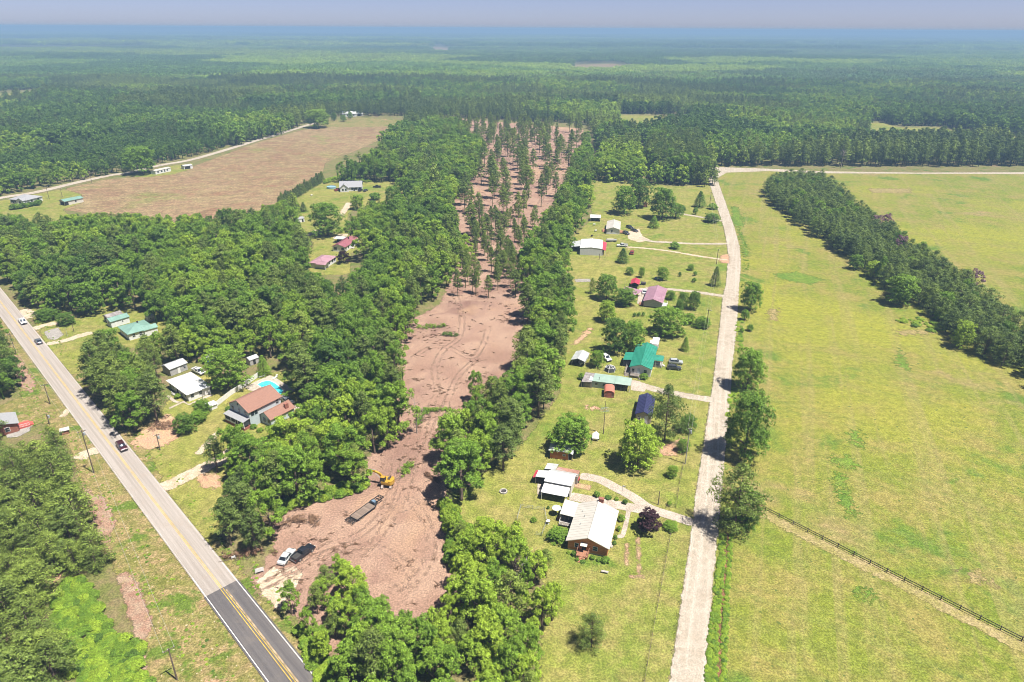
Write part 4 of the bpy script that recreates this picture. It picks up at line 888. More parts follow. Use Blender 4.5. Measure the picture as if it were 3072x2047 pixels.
# surveyed trees by wood, kind and whether singled out: x, y and height in metres
NEAR = {
    ('w', 'o', 1): [-58,134,11,-51,134,15,-56,136,14,-54,136,9,-48,136,13,-39,140,11,-61,144,9,-56,143,12,-51,142,14,-43,145,15,-62,151,10,-59,151,13,-47,148,13,-55,154,11,-49,156,10,-45,152,13,-37,156,13,-58,162,10,-53,161,11,-46,161,14,-34,158,13,-54,164,12,-43,166,15,-36,167,12,-32,165,16,-52,172,16,-46,171,14,-41,172,13,-34,169,11,-59,175,10,-51,178,15,-44,175,10,-39,176,10,-57,182,11,-48,180,15,-40,182,16,-58,187,11,-54,186,12,-50,188,11,-68,192,12,-57,191,17,-53,195,15,-47,191,12,-64,199,13,-61,200,16,-57,197,16,-38,197,13,-73,204,14,-58,205,14,-47,205,15,-56,210,12,-42,208,14,-84,214,14,-78,215,13,-58,215,16,-54,215,14,-48,215,14,-85,218,14,-56,220,15,-48,221,15,-118,228,17,-114,225,15,-80,227,14,-75,226,17,-59,227,15,-42,225,15,-98,230,17,-71,233,13,-65,230,15,-62,230,16,-53,232,16,-39,229,14,-117,237,17,-97,235,15,-90,238,17,-59,236,15,-116,244,16,-97,243,15,-93,242,15,-47,241,16,-45,241,16,-40,241,14,-123,248,16,-117,248,16,-107,249,16,-75,246,14,-47,248,17,-177,254,15,-136,251,15,-130,252,14,-124,253,17,-73,252,14,-56,251,16,-50,254,15,-153,258,16,-145,257,16,-45,257,14,-175,264,17,-168,262,16,-161,263,17,-114,264,15,-193,270,17,-142,269,16,-46,271,17,-202,274,16,-186,277,16,-183,276,17,-138,276,15,-39,273,16,-210,281,15,-197,279,16,-160,279,17,-147,279,15,-122,281,16,-43,281,16,-133,284,16,-120,284,17,-59,288,16,-32,288,16,-140,292,16,-197,298,16,-187,298,16,-117,297,16,-234,301,17,-167,302,16,-191,307,16,-150,306,17,-125,306,15,-106,309,16,-60,308,16,-214,316,17,-191,324,16],
    ('w', 'p', 1): [-56,134,15,-39,142,12,-51,147,14,-61,154,11,-41,162,16,-48,164,15,-53,177,10,-62,183,17,-36,182,14,-66,189,17,-45,186,12,-41,193,13,-48,200,15,-68,204,13,-42,202,17,-73,207,16,-72,213,18,-62,213,13,-41,213,12,-81,222,12,-103,225,18,-98,224,17,-89,223,18,-84,225,12,-69,227,16,-62,224,18,-86,232,16,-79,229,13,-51,229,13,-114,236,16,-48,235,17,-104,241,15,-75,241,17,-127,249,17,-95,246,15,-91,246,18,-80,248,18,-58,246,19,-39,250,18,-144,255,16,-114,255,18,-95,253,16,-87,252,15,-83,252,13,-78,251,17,-60,253,13,-41,255,15,-193,259,14,-111,259,13,-96,261,18,-86,259,17,-80,258,15,-179,263,14,-104,263,14,-38,266,17,-188,270,15,-180,270,14,-150,271,18,-92,268,18,-197,273,16,-199,280,16,-189,282,15,-179,283,19,-155,278,17,-92,280,14,-45,280,19,-222,288,16,-213,284,16,-202,288,18,-104,288,16,-42,288,15,-38,287,18,-211,291,17,-177,294,16,-129,292,18,-108,293,18,-110,295,18,-229,302,18,-191,303,17,-185,305,17,-173,303,18,-143,303,17,-99,304,17,-32,301,18,-241,314,17,-218,311,18,-100,315,19,-237,317,17,-230,317,18,-223,321,18,-218,318,17,-192,320,19,-185,319,19,-57,319,18,-27,318,16,-105,323,18,-54,332,18,-49,329,17,-256,337,18,-235,335,17,-258,341,17,-34,342,19,-142,347,19,-127,348,18],
    ('w', 'o', 0): [-42,146,9,-53,180,10,-37,186,10,-35,187,7,-64,193,10,-44,197,11,-64,205,11,-50,203,11,-76,211,10,-64,211,10,-59,209,12,-50,211,10,-39,211,11,-68,217,10,-76,219,9,-72,221,12,-65,220,10,-58,218,11,-44,218,12,-108,225,9,-52,226,9,-46,227,10,-117,230,10,-102,229,12,-91,232,10,-81,231,13,-128,236,10,-125,237,9,-107,235,9,-103,235,10,-84,236,13,-79,237,10,-72,238,13,-69,239,12,-60,235,10,-52,238,9,-42,236,9,-138,244,13,-127,241,10,-123,242,12,-111,244,13,-86,244,10,-80,241,13,-73,244,11,-65,242,11,-59,240,11,-57,244,12,-138,247,13,-133,248,12,-113,250,14,-86,248,12,-66,247,10,-61,246,11,-51,249,11,-185,253,12,-182,252,10,-120,252,11,-108,251,10,-106,254,9,-97,255,13,-66,252,10,-188,260,12,-184,261,12,-172,261,10,-160,258,9,-139,257,12,-134,258,13,-130,257,9,-125,256,11,-117,258,11,-108,259,10,-88,259,12,-74,259,13,-63,257,10,-59,257,13,-51,259,14,-41,260,12,-199,264,14,-187,263,12,-153,266,11,-150,266,11,-144,265,11,-136,263,14,-132,266,13,-125,262,10,-122,265,10,-111,265,10,-99,265,12,-91,265,13,-86,262,13,-83,264,14,-77,265,10,-72,266,9,-67,262,10,-59,265,15,-53,265,13,-49,263,11,-44,265,14,-205,270,12,-200,271,11,-184,269,10,-165,270,15,-162,269,10,-155,269,12,-147,269,14,-134,268,12,-123,272,12,-117,270,9,-114,269,9,-102,271,13,-84,270,10,-78,268,10,-62,268,14,-58,270,13,-54,268,10,-40,267,11,-34,270,10,-192,277,13,-174,274,13,-171,276,12,-160,277,9,-156,276,13,-148,274,10,-142,276,14,-129,276,11,-128,273,12,-120,274,9,-107,273,14,-105,276,10,-97,277,10,-92,276,10,-84,277,9,-68,275,10,-61,276,15,-55,274,14,-50,275,13,-45,275,10,-34,274,14,-216,281,11,-205,281,13,-186,283,14,-172,283,11,-168,281,10,-151,283,10,-142,279,15,-135,280,10,-118,279,11,-115,282,11,-106,282,14,-103,280,13,-97,280,15,-84,280,9,-65,278,12,-59,282,12,-54,280,11,-36,283,9,-224,288,14,-208,288,12,-196,284,13,-193,285,13,-186,286,9,-181,286,16,-174,285,12,-172,286,12,-164,284,13,-155,284,14,-148,288,11,-141,287,12,-138,287,14,-113,287,13,-111,285,15,-99,284,9,-94,286,10,-57,285,11,-48,288,11,-29,287,10,-227,290,11,-215,292,14,-207,294,13,-199,292,12,-188,292,13,-183,290,11,-172,290,14,-167,294,13,-149,293,14,-147,291,13,-132,292,15,-122,292,13,-119,291,11,-103,290,12,-96,292,14,-58,290,12,-53,292,10,-46,293,11,-42,291,11,-35,292,12,-226,297,15,-219,298,11,-216,296,11,-201,297,12,-182,299,13,-175,297,13,-171,295,9,-163,296,13,-160,299,9,-155,298,13,-147,299,14,-137,297,14,-133,297,15,-124,298,12,-119,299,11,-102,296,15,-100,298,12,-95,298,15,-61,295,11,-55,299,17,-50,296,12,-38,296,16,-239,302,9,-219,303,16,-212,301,11,-204,301,12,-199,300,10,-178,305,17,-161,301,12,-157,302,10,-152,302,13,-139,302,13,-136,304,13,-130,303,16,-125,301,10,-116,302,15,-107,303,15,-58,303,10,-53,303,10,-46,300,14,-43,303,11,-37,304,14,-249,308,11,-243,307,13,-232,307,15,-226,310,15,-219,308,12,-213,306,12,-209,308,14,-204,310,11,-173,309,9,-168,306,14,-165,308,13,-158,307,15,-151,310,12,-145,307,12,-135,310,15,-132,307,11,-114,307,10,-52,308,10,-50,308,11,-42,308,10,-37,306,13,-32,309,11,-27,306,9,-256,315,17,-231,316,16,-202,312,13,-191,312,11,-184,314,15,-180,315,10,-174,312,15,-166,314,13,-160,312,14,-149,313,9,-141,316,9,-136,313,17,-129,314,15,-122,315,15,-120,313,14,-112,314,13,-107,314,13,-68,312,7,-64,316,15,-53,314,15,-45,313,15,-28,316,14,-258,321,13,-251,319,15,-246,319,11,-239,317,11,-207,319,15,-204,318,14,-196,320,13,-183,320,14,-177,318,11,-168,321,15,-164,319,9,-158,317,15,-152,318,13,-148,319,14,-141,317,13,-138,317,17,-132,319,15,-123,320,13,-115,320,13,-111,321,13,-103,319,12,-66,318,10,-58,318,10,-44,318,11,-34,318,15,-21,320,9,-272,325,14,-262,325,15,-256,323,15,-240,323,11,-233,323,16,-220,327,14,-218,327,13,-213,326,11,-204,324,15,-198,326,15,-194,323,14,-185,324,13,-176,324,16,-171,322,17,-169,326,14,-162,325,12,-156,323,9,-151,323,12,-144,323,12,-140,324,10,-135,325,10,-130,326,13,-124,327,11,-118,324,11,-110,324,13,-74,324,16,-67,325,17,-55,325,10,-52,327,11,-42,324,13,-29,323,11,-24,323,9,-269,329,11,-261,332,12,-253,332,14,-236,330,14,-232,328,11,-225,331,10,-220,332,11,-215,328,15,-208,330,11,-203,332,9,-197,332,10,-192,328,13,-185,332,12,-182,332,12,-176,331,10,-169,332,15,-163,328,17,-160,331,15,-152,329,15,-143,330,16,-137,330,9,-130,329,11,-124,328,15,-121,331,10,-116,329,10,-111,329,10,-103,328,10,-68,332,16,-60,330,13,-42,330,14,-36,329,13,-33,332,12,-25,328,9,-23,332,11,-295,337,9,-284,335,14,-278,334,15,-271,336,16,-266,338,13,-261,335,10,-249,338,10,-242,337,9,-240,336,12,-230,334,16,-218,338,12,-212,334,15,-204,335,14,-199,337,14,-193,337,12,-188,336,15,-182,337,13,-180,336,11,-174,337,11,-166,334,9,-163,335,9,-156,335,16,-145,335,13,-139,336,11,-136,335,17,-131,337,16,-125,336,14,-117,337,16,-110,335,12,-73,336,11,-67,335,10,-57,334,12,-48,335,15,-36,338,10,-29,334,10,-25,335,10,-302,340,14,-295,340,16,-291,341,11,-284,342,12,-276,340,11,-267,342,11,-263,340,15,-251,341,12,-246,342,12,-226,340,15,-217,341,11,-214,341,16,-209,343,16,-204,343,11,-197,341,17,-194,341,17,-189,341,10,-180,343,13,-176,341,10,-168,343,11,-163,340,11,-155,343,13,-146,339,11,-141,340,12,-137,343,16,-130,343,13,-121,339,14,-115,341,15,-108,340,9,-66,342,17,-62,343,11,-48,340,13,-42,342,15,-40,340,17,-29,343,10,-310,346,10,-306,348,11,-297,345,14,-285,349,13,-271,347,11,-266,346,11,-259,346,15,-254,348,14,-252,345,9,-239,348,12,-235,348,10,-225,347,15,-217,347,15,-210,348,11,-207,346,15,-199,346,13,-193,345,12,-187,347,14,-183,348,10,-179,347,14,-171,348,10,-168,348,16,-155,345,13,-149,349,10,-148,349,10,-132,346,16,-124,347,11,-118,347,13,-108,345,7,-76,348,16,-67,345,10,-56,347,9,-50,345,13,-48,347,11,-42,347,17,-33,347,13,-312,353,17,-309,351,9,-301,353,15,-298,352,13,-285,354,16,-274,351,16,-271,353,15,-265,353,12,-255,353,11,-248,353,10,-241,352,12,-234,352,10,-229,354,12,-227,352,14,-219,352,11,-203,350,12,-193,352,14,-187,353,15,-180,354,9,-175,353,15,-163,350,13,-152,353,10,-147,354,10,-145,352,14,-139,352,16,-130,350,11,-122,351,14,-73,354,13,-66,351,12,-58,354,13,-53,354,12,-48,354,13,-45,353,14,-36,354,12,-31,354,10,-315,356,11,-309,356,17,-303,359,13,-298,356,13,-287,358,10,-282,356,13,-272,356,13,-266,356,10,-259,360,9,-249,358,10,-243,357,11,-237,356,11,-232,358,11,-230,357,10,-222,357,10,-210,356,13,-201,355,12,-194,356,9,-191,360,11,-185,356,11,-171,356,9,-163,359,9,-141,359,13,-135,355,16,-127,356,12,-122,358,10,-119,356,11,-74,360,11,-67,359,16,-61,360,16,-56,359,16,-50,357,16,-45,359,12,-39,357,15,-35,358,11,-30,356,9,-324,361,11,-311,363,14,-307,365,10,-300,363,13,-295,365,14,-286,362,10,-271,364,11,-254,365,8,-240,361,12,-237,361,13,-227,365,10,-218,361,12,-212,365,9,-202,362,13,-200,365,10,-193,365,10,-186,363,12,-177,361,10,-172,364,10,-161,363,10,-154,361,16,-139,363,10,-131,364,11,-120,365,16,-88,361,10,-84,362,10,-78,362,13,-72,364,14,-67,365,10,-60,363,13,-53,363,12,-50,364,16,-44,363,10,-36,363,12,-325,367,16,-322,368,10,-307,368,10,-297,367,10,-272,370,10,-268,367,9,-226,368,9,-216,369,11,-212,370,12,-207,371,11,-202,369,9,-180,368,11,-171,368,9,-167,371,10,-156,370,10,-149,369,12,-133,368,11,-127,367,11,-125,366,12,-83,367,10,-80,370,14,-74,368,12,-67,370,13,-62,369,14,-55,368,17,-54,367,13,-39,370,16,-35,367,17,-333,376,14,-328,374,10,-318,375,14,-314,376,12,-301,375,13,-287,372,10,-280,372,9,-246,376,9,-244,374,9,-237,375,10,-227,374,9,-217,373,10,-212,372,10,-205,374,9,-198,376,7,-193,374,9,-176,374,10,-161,374,10,-147,374,11,-128,374,10,-121,376,7,-89,375,9,-80,373,14,-77,373,10,-70,375,13,-66,376,12,-60,375,9,-55,373,15,-50,374,15,-45,376,11,-36,375,15,-34,374,15,-338,382,12,-322,379,14,-318,382,16,-311,381,10,-295,380,8,-280,378,7,-267,377,6,-256,381,7,-245,380,6,-235,379,9,-230,378,10,-220,379,8,-216,379,6,-213,379,9,-182,378,8,-177,379,9,-173,380,7,-158,380,11,-152,379,12,-145,382,10,-140,379,12,-135,379,10,-125,378,14,-78,381,11,-73,380,11,-68,378,10,-64,380,10,-56,382,15,-53,381,10,-41,380,15,-33,380,11,-342,385,12,-336,385,14,-329,384,15,-324,386,14,-317,387,11,-300,383,6,-284,387,6,-242,385,7,-238,383,8,-223,384,6,-210,385,6,-203,384,6,-181,383,6,-168,386,6,-165,386,9,-154,385,9,-150,384,8,-135,383,13,-86,386,10,-80,384,11,-74,386,13,-69,384,16,-64,384,14,-61,387,9,-56,383,14,-48,387,17,-44,386,10,-37,385,13,-34,387,9,-344,389,14,-336,391,10,-331,390,15,-326,390,16,-314,389,15,-169,390,7,-152,391,8,-139,389,11,-92,389,6,-78,390,12,-73,392,10,-69,393,15,-64,392,15,-56,389,14,-53,392,13,-48,390,16,-43,392,13,-350,395,12,-348,397,16,-341,396,13,-334,396,15,-174,397,6,-142,397,10,-137,398,12,-128,396,7,-88,394,9,-84,395,9,-69,396,9,-65,394,11,-58,397,9,-47,397,16,-42,394,16,-37,397,12,-351,400,17,-149,403,9,-128,400,7,-91,404,7,-86,401,9,-66,403,13,-58,399,12,-52,401,14,-46,402,13,-42,403,12,-36,399,9,-149,407,6,-137,406,9,-83,405,10,-78,405,9,-65,409,10,-62,408,14,-56,409,10,-44,406,13,-139,412,10,-134,413,10,-84,411,6,-79,411,9,-69,411,13,-62,411,9,-56,414,11,-50,414,14,-49,410,11,-42,415,13,-83,417,7,-59,416,11,-57,419,10,-48,420,12,-39,417,16,-81,425,6,-70,424,10,-61,426,9,-58,421,9,-54,422,14,-48,426,13,-43,425,13,-65,430,9,-61,431,12,-49,430,11,-61,434,13,-55,433,15,-53,435,11,-46,436,13,-41,433,14,-67,438,9,-62,440,14,-54,438,11,-44,441,16,-39,440,13,-61,444,14,-50,446,14,-45,445,12,-40,444,13,-70,452,15,-64,450,15,-58,453,16,-56,451,12,-48,453,12,-42,450,17,-47,456,12,-39,457,11,-73,460,14,-59,461,17,-53,463,9,-43,463,11,-37,462,12,-77,468,12,-72,466,12,-70,469,11,-59,467,17,-50,470,16,-47,467,11,-42,466,10,-37,467,11,-75,473,12,-69,471,16,-65,475,15,-54,475,10,-50,471,13,-41,471,12,-51,478,9,-46,478,13,-36,478,16,-62,486,10,-56,486,14,-48,486,16,-38,486,16,-34,482,11,-72,489,13,-70,490,10,-61,489,14,-58,490,12,-44,492,10,-42,490,15,-35,489,16,-75,496,12,-72,497,13,-66,497,15,-60,496,12,-53,493,11,-49,493,9,-43,494,10,-39,496,14,-34,494,11,-78,503,11,-63,499,10,-57,499,16,-53,500,17,-48,501,10,-40,503,12,-37,498,9,-86,505,10,-74,508,14,-71,507,17,-60,508,14,-56,506,9,-47,505,16,-46,507,12,-38,508,15,-33,508,11,-127,510,15,-122,510,10,-119,510,16,-98,512,15,-84,514,13,-78,512,16,-70,510,10,-65,514,11,-59,510,14,-54,510,9,-48,514,15,-39,509,15,-37,513,17,-126,517,10,-122,519,16,-114,517,13,-111,517,13,-104,515,15,-99,519,16,-91,517,11,-89,517,15,-84,518,14,-77,519,16,-71,519,15,-60,516,11,-56,517,12,-47,515,13,-42,517,12,-40,517,14,-32,517,9,-119,522,14,-114,524,11,-103,523,12,-95,525,15,-89,521,13,-83,525,12,-79,525,15,-75,524,14,-66,522,15,-61,522,17,-56,523,14,-50,521,15,-42,524,14,-37,522,16,-31,522,14,-122,530,11,-116,530,11,-109,529,15,-104,530,11,-94,527,11,-88,528,13,-77,528,17,-70,528,13,-64,529,12,-54,528,12,-47,530,16,-43,528,15,-39,528,12,-30,529,16,-106,532,9,-97,536,12,-91,534,16,-85,533,11,-78,532,9,-73,532,16,-67,535,10,-56,535,13,-51,534,11,-48,534,13,-40,532,15,-37,532,16,-120,539,10,-114,537,16,-110,541,11,-102,538,13,-94,540,11,-77,537,14,-69,539,10,-67,539,14,-53,537,15,-50,539,10,-31,540,9,-116,544,11,-114,547,13,-99,547,10,-94,546,16,-87,545,13,-78,543,9,-74,545,16,-70,544,10,-64,546,9,-55,544,16,-51,547,10,-45,546,15,-33,546,13,-31,546,16,-113,552,14,-108,548,12,-104,549,15,-92,550,12,-86,551,14,-81,548,13,-76,551,12,-69,550,12,-65,550,12,-58,552,15,-49,550,11,-45,552,14,-37,551,10,-32,549,14,-116,554,14,-108,556,17,-103,556,15,-96,553,16,-91,554,11,-85,555,15,-79,556,14,-73,554,15,-69,557,13,-61,553,13,-59,555,14,-48,558,13,-34,554,12,-117,560,11,-108,561,14,-105,563,14,-98,560,14,-94,560,12,-81,563,17,-77,561,14,-72,559,13,-64,560,9,-62,559,12,-55,561,10,-45,560,15,-29,559,15,-113,565,16,-106,568,14,-95,565,16,-89,568,14,-87,569,11,-80,566,11,-76,569,10,-70,566,10,-51,567,15,-43,565,17,-30,566,13,-109,573,10,-105,572,11,-94,572,15,-86,572,14,-83,572,14,-76,574,12,-68,571,13,-60,573,16,-52,571,13,-50,571,17,-41,571,15,-40,571,14,-106,579,12,-103,579,12,-95,576,13,-87,576,12,-78,579,15,-72,577,16,-70,576,15,-61,577,11,-57,578,17,-53,577,14,-47,578,16,-42,576,11,-36,579,16,-30,577,12,-108,585,11,-91,582,16,-88,582,13,-84,583,17,-75,583,16,-73,581,11,-68,583,10,-61,582,12,-53,585,16,-47,582,16,-45,585,11,-38,582,17,-110,591,15,-101,591,11,-96,591,14,-92,591,12,-78,587,13,-74,586,17,-70,591,13,-62,587,15,-57,588,16,-54,589,16,-48,587,13,-33,589,14,-30,590,16,-112,595,15,-97,594,17,-92,595,15,-88,593,11,-84,594,16,-75,596,16,-58,595,9,-56,596,14,-47,594,12,-42,594,12,-37,595,14,-31,593,16,-111,599,12,-105,600,9,-97,599,11,-91,601,13,-86,599,12,-80,599,16,-75,602,15,-63,601,14,-57,598,16,-52,599,13,-47,600,15,-33,601,16,-30,602,15,-107,604,17,-105,606,13,-94,607,13,-88,603,13,-75,605,16,-69,607,12,-63,607,13,-62,607,13,-48,603,15,-45,604,13,-36,607,11,-34,605,16,-109,609,9,-100,610,15,-95,609,17,-92,609,11,-83,612,11,-73,609,16,-66,613,15,-61,610,17,-56,610,15,-51,612,14,-46,609,10,-41,611,13,-35,612,15,-30,612,9,-108,615,16,-105,615,9,-98,614,17,-92,614,12,-86,618,9,-82,618,14,-75,615,10,-71,617,14,-65,617,12,-61,615,9,-56,617,13,-49,616,10,-43,616,13,-36,618,15,-31,615,14,-108,622,14,-103,621,13,-96,624,12,-83,620,14,-81,624,15,-75,622,13,-67,620,14,-62,621,15,-56,623,13,-52,623,10,-47,619,12,-42,623,16,-34,621,16,-31,623,15,-103,625,10,-97,625,15,-92,626,10,-89,627,15,-81,626,16,-74,626,13,-72,629,13,-64,627,14,-59,625,12,-55,628,9,-47,628,13,-43,629,15,-37,629,16,-32,625,15,-29,629,13,-107,634,11,-99,631,14,-95,631,10,-89,632,14,-68,633,11,-65,632,14,-59,633,15,-50,630,15,-48,633,15,-42,632,17,-34,633,12,-29,631,16,-98,636,12,-93,639,12,-81,636,16,-78,636,17,-72,638,11,-65,638,14,-58,640,13,-55,639,11,-48,636,10,-45,639,11,-37,637,15,-30,637,10,-101,643,14,-97,644,15,-88,641,12,-87,646,17,-69,642,11,-61,644,16,-58,643,13,-52,641,16,-45,643,16,-37,646,17,-30,646,11,-103,648,13,-100,650,14,-89,648,10,-84,651,14,-72,651,16,-61,647,16,-56,650,16,-48,647,12,-37,648,13,-34,651,15,-102,656,10,-94,653,13,-83,654,13,-81,656,12,-62,653,15,-58,653,9,-50,653,12,-46,653,13,-43,654,12,-29,653,10,-101,659,10,-89,660,17,-84,660,14,-71,658,10,-66,659,13,-59,661,12,-55,659,14,-50,661,12,-44,661,17,-40,659,16,-94,667,12,-75,667,12,-68,664,14,-61,666,16,-56,667,17,-54,664,10,-47,664,12,-42,667,13,-35,667,13,-101,669,16,-94,672,15,-86,671,12,-80,672,16,-76,673,16,-70,672,14,-66,672,11,-59,670,15,-53,669,13,-38,672,11,-95,678,14,-84,677,16,-78,678,9,-73,676,10,-66,675,10,-61,677,10,-57,674,15,-54,675,10,-45,677,10,-43,677,13,-35,678,13,-94,683,10,-88,682,10,-80,684,11,-71,684,10,-42,682,13,-97,688,11,-88,686,10,-85,688,12,-79,686,14,-70,687,11,-55,685,13,-40,689,11,-91,695,12,-88,695,14,-53,692,9,-48,694,16,-97,700,13,-89,698,16,-84,701,12,-80,697,14,-74,699,15,-63,697,12,-58,699,17,-48,697,15,-41,700,10,-100,704,10,-92,702,11,-82,704,13,-73,706,11,-65,703,11,-55,706,15,-101,710,15,-96,708,15,-92,710,12,-79,708,15,-73,712,12,-68,711,14,-62,712,14,-59,711,11,-54,712,12,-97,715,9,-92,713,15,-81,714,14,-77,714,17,-71,715,11,-67,714,15,-57,714,13,-51,716,11,-100,722,11,-97,719,10,-92,719,11,-83,720,17,-72,719,15,-68,719,9,-63,722,16,-58,719,12,-52,721,10,-97,728,14,-95,724,16,-82,724,10,-77,725,12,-70,728,16,-62,725,15,-54,728,15,-49,726,15,-96,733,10,-88,729,11,-86,732,14,-78,730,14,-75,731,16,-71,730,11,-61,733,16,-57,729,14,-53,733,15,-97,736,9,-93,737,12,-84,737,16,-77,738,10,-71,738,14,-67,739,15,-58,738,12,-55,738,16,-96,742,9,-91,742,14,-85,742,11,-78,743,15,-75,743,16,-70,742,16,-64,745,14,-58,744,12,-53,742,12,-94,749,15,-84,747,12,-75,746,15,-64,749,11,-54,748,16,-96,755,16,-90,755,11,-85,755,10,-79,754,17,-74,752,11,-70,756,11,-64,753,13,-56,753,17,-53,756,11,-92,759,13,-85,757,14,-80,759,14,-74,759,16,-71,759,14,-67,760,13,-58,760,14,-54,759,16,-94,763,15,-91,767,9,-85,766,12,-80,763,12,-73,765,15,-69,765,14,-64,763,13,-97,768,14,-95,771,10,-89,770,12,-82,772,15,-77,771,16,-73,768,11,-68,771,10,-61,768,15,-91,775,16,-86,776,11,-67,775,17,-63,774,12,-93,782,11,-88,779,16,-81,783,11,-78,779,11,-72,782,15,-68,781,15,-91,784,10,-85,786,12,-82,787,14,-66,785,9,-63,789,12,-92,793,14,-89,790,12,-81,793,11,-75,792,12,-71,794,11,-64,794,15,-91,799,9,-83,796,10,-70,798,13,-86,802,15,-84,801,11,-76,802,12,-73,805,10,-92,808,11,-87,809,11,-73,810,10,-88,815,13,-83,814,11,-89,820,14,-91,831,13],
    ('w', 'p', 0): [-35,192,8,-119,232,11,-110,230,12,-42,232,10,-132,241,10,-100,249,13,-177,260,13,-102,257,11,-69,260,13,-192,266,12,-166,264,10,-172,269,13,-130,269,13,-108,268,11,-94,269,11,-70,268,11,-210,274,10,-163,277,11,-116,273,13,-88,274,11,-127,281,11,-161,286,13,-128,285,13,-66,288,9,-221,294,13,-195,292,15,-161,292,14,-156,291,12,-112,292,14,-66,290,11,-61,291,10,-29,293,11,-232,298,13,-210,298,11,-193,296,16,-143,299,14,-43,298,12,-31,297,15,-26,297,11,-221,301,12,-195,305,14,-114,303,15,-236,310,16,-199,307,13,-189,310,10,-181,307,12,-120,309,11,-110,309,12,-98,309,15,-250,313,18,-245,314,16,-229,314,13,-224,311,15,-207,314,15,-196,315,12,-157,314,11,-146,314,15,-58,316,10,-41,312,16,-35,315,12,-25,313,11,-269,320,15,-216,318,12,-126,319,15,-100,319,13,-51,321,12,-40,317,14,-281,325,18,-277,324,11,-248,323,13,-243,323,14,-226,325,12,-103,325,14,-63,325,11,-44,324,14,-37,325,14,-279,332,12,-276,329,17,-258,332,13,-246,329,14,-242,331,17,-148,328,16,-287,335,16,-223,337,14,-150,338,16,-109,337,14,-63,337,13,-50,337,13,-39,336,15,-282,341,15,-240,340,11,-237,342,17,-231,340,15,-157,339,14,-124,340,13,-104,342,7,-71,341,11,-56,341,14,-294,345,19,-287,345,14,-278,348,12,-246,348,16,-227,345,12,-160,345,12,-63,344,16,-31,345,13,-289,353,11,-280,352,11,-259,352,10,-213,351,12,-208,354,15,-197,351,11,-171,352,11,-161,352,12,-125,351,12,-116,352,13,-320,358,14,-293,360,13,-254,357,13,-215,357,14,-167,358,11,-157,356,14,-152,357,14,-146,360,11,-319,362,13,-265,361,11,-179,362,11,-163,361,12,-150,365,10,-140,363,14,-127,361,11,-31,361,15,-318,369,17,-312,367,18,-296,368,15,-275,367,11,-220,368,12,-160,369,13,-143,370,14,-138,367,11,-46,369,13,-326,372,18,-310,376,14,-295,373,8,-274,373,9,-163,375,12,-143,373,11,-137,374,14,-133,374,13,-332,378,16,-328,379,11,-306,379,14,-128,379,12,-91,379,9,-87,381,9,-45,379,17,-314,384,11,-306,386,6,-141,386,10,-348,391,11,-323,388,15,-171,389,8,-144,393,10,-134,392,10,-127,390,18,-84,392,8,-328,395,18,-325,397,16,-154,397,6,-133,397,10,-55,398,19,-139,400,10,-135,399,11,-79,403,11,-63,403,12,-140,406,7,-49,408,16,-38,409,13,-72,413,11,-65,417,9,-42,420,13,-137,429,9,-55,430,16,-44,428,16,-47,442,15,-57,448,14,-64,456,16,-57,457,14,-52,456,13,-66,464,17,-49,461,15,-62,466,13,-61,473,18,-39,475,18,-69,479,13,-65,478,18,-58,478,12,-42,477,17,-70,484,18,-66,484,18,-44,482,10,-50,489,17,-74,499,11,-69,498,13,-84,504,16,-65,505,11,-102,513,14,-91,511,17,-73,511,16,-66,518,18,-125,522,17,-105,523,17,-48,523,14,-97,529,12,-80,527,12,-60,528,13,-118,535,18,-111,533,15,-101,534,13,-62,534,17,-29,532,18,-98,537,16,-87,541,16,-83,539,12,-61,540,15,-43,541,13,-38,539,12,-109,545,10,-91,544,13,-42,547,14,-99,549,17,-53,549,14,-113,553,12,-50,554,12,-39,555,18,-28,554,11,-89,563,18,-47,563,14,-36,560,14,-34,562,16,-103,564,16,-65,568,12,-57,566,17,-46,568,12,-37,567,16,-100,572,18,-69,572,17,-34,574,18,-112,579,14,-89,578,12,-105,581,14,-99,583,11,-33,582,14,-109,586,18,-84,588,19,-40,589,11,-103,593,12,-73,596,12,-68,596,15,-102,598,13,-66,602,12,-40,598,13,-100,606,17,-80,606,17,-56,607,12,-81,611,18,-90,622,18,-85,634,17,-78,630,16,-73,634,10,-105,639,12,-87,638,10,-81,646,11,-72,645,13,-40,645,11,-93,649,11,-76,648,19,-66,647,16,-44,649,15,-90,656,11,-75,653,12,-69,657,13,-37,655,17,-104,661,16,-93,661,11,-78,659,13,-33,661,18,-102,666,14,-90,667,11,-83,666,13,-79,664,12,-47,673,12,-43,672,18,-101,676,16,-92,675,13,-98,684,17,-78,683,15,-65,680,14,-62,682,19,-56,681,12,-50,681,16,-37,684,15,-73,689,16,-63,690,16,-50,688,12,-45,689,10,-99,695,18,-80,693,11,-74,691,15,-71,693,11,-65,695,11,-58,693,12,-43,692,15,-100,699,18,-67,699,18,-52,698,19,-89,702,15,-74,703,11,-59,705,10,-51,706,13,-46,702,16,-85,710,17,-44,708,11,-86,713,14,-62,714,17,-81,721,17,-46,720,17,-89,728,13,-67,726,16,-88,735,11,-51,737,13,-88,750,18,-70,747,15,-58,747,15,-95,774,17,-77,774,17,-72,774,13,-94,787,13,-72,786,17,-95,796,15,-81,796,17,-76,799,13,-77,807,14,-91,812,14,-83,818,11,-88,824,17],
    ('g', 'p', 1): [-112,168,16,-113,172,17,-110,172,15,-103,171,16,-118,178,17,-106,177,15,-124,182,15,-122,181,16,-116,182,13,-112,182,14,-129,187,18,-124,188,15,-116,188,14,-114,188,13,-133,194,14,-128,194,15,-124,195,14,-116,193,13,-133,199,16,-127,200,11,-116,198,13,-121,203,13,-117,209,13,-114,208,15],
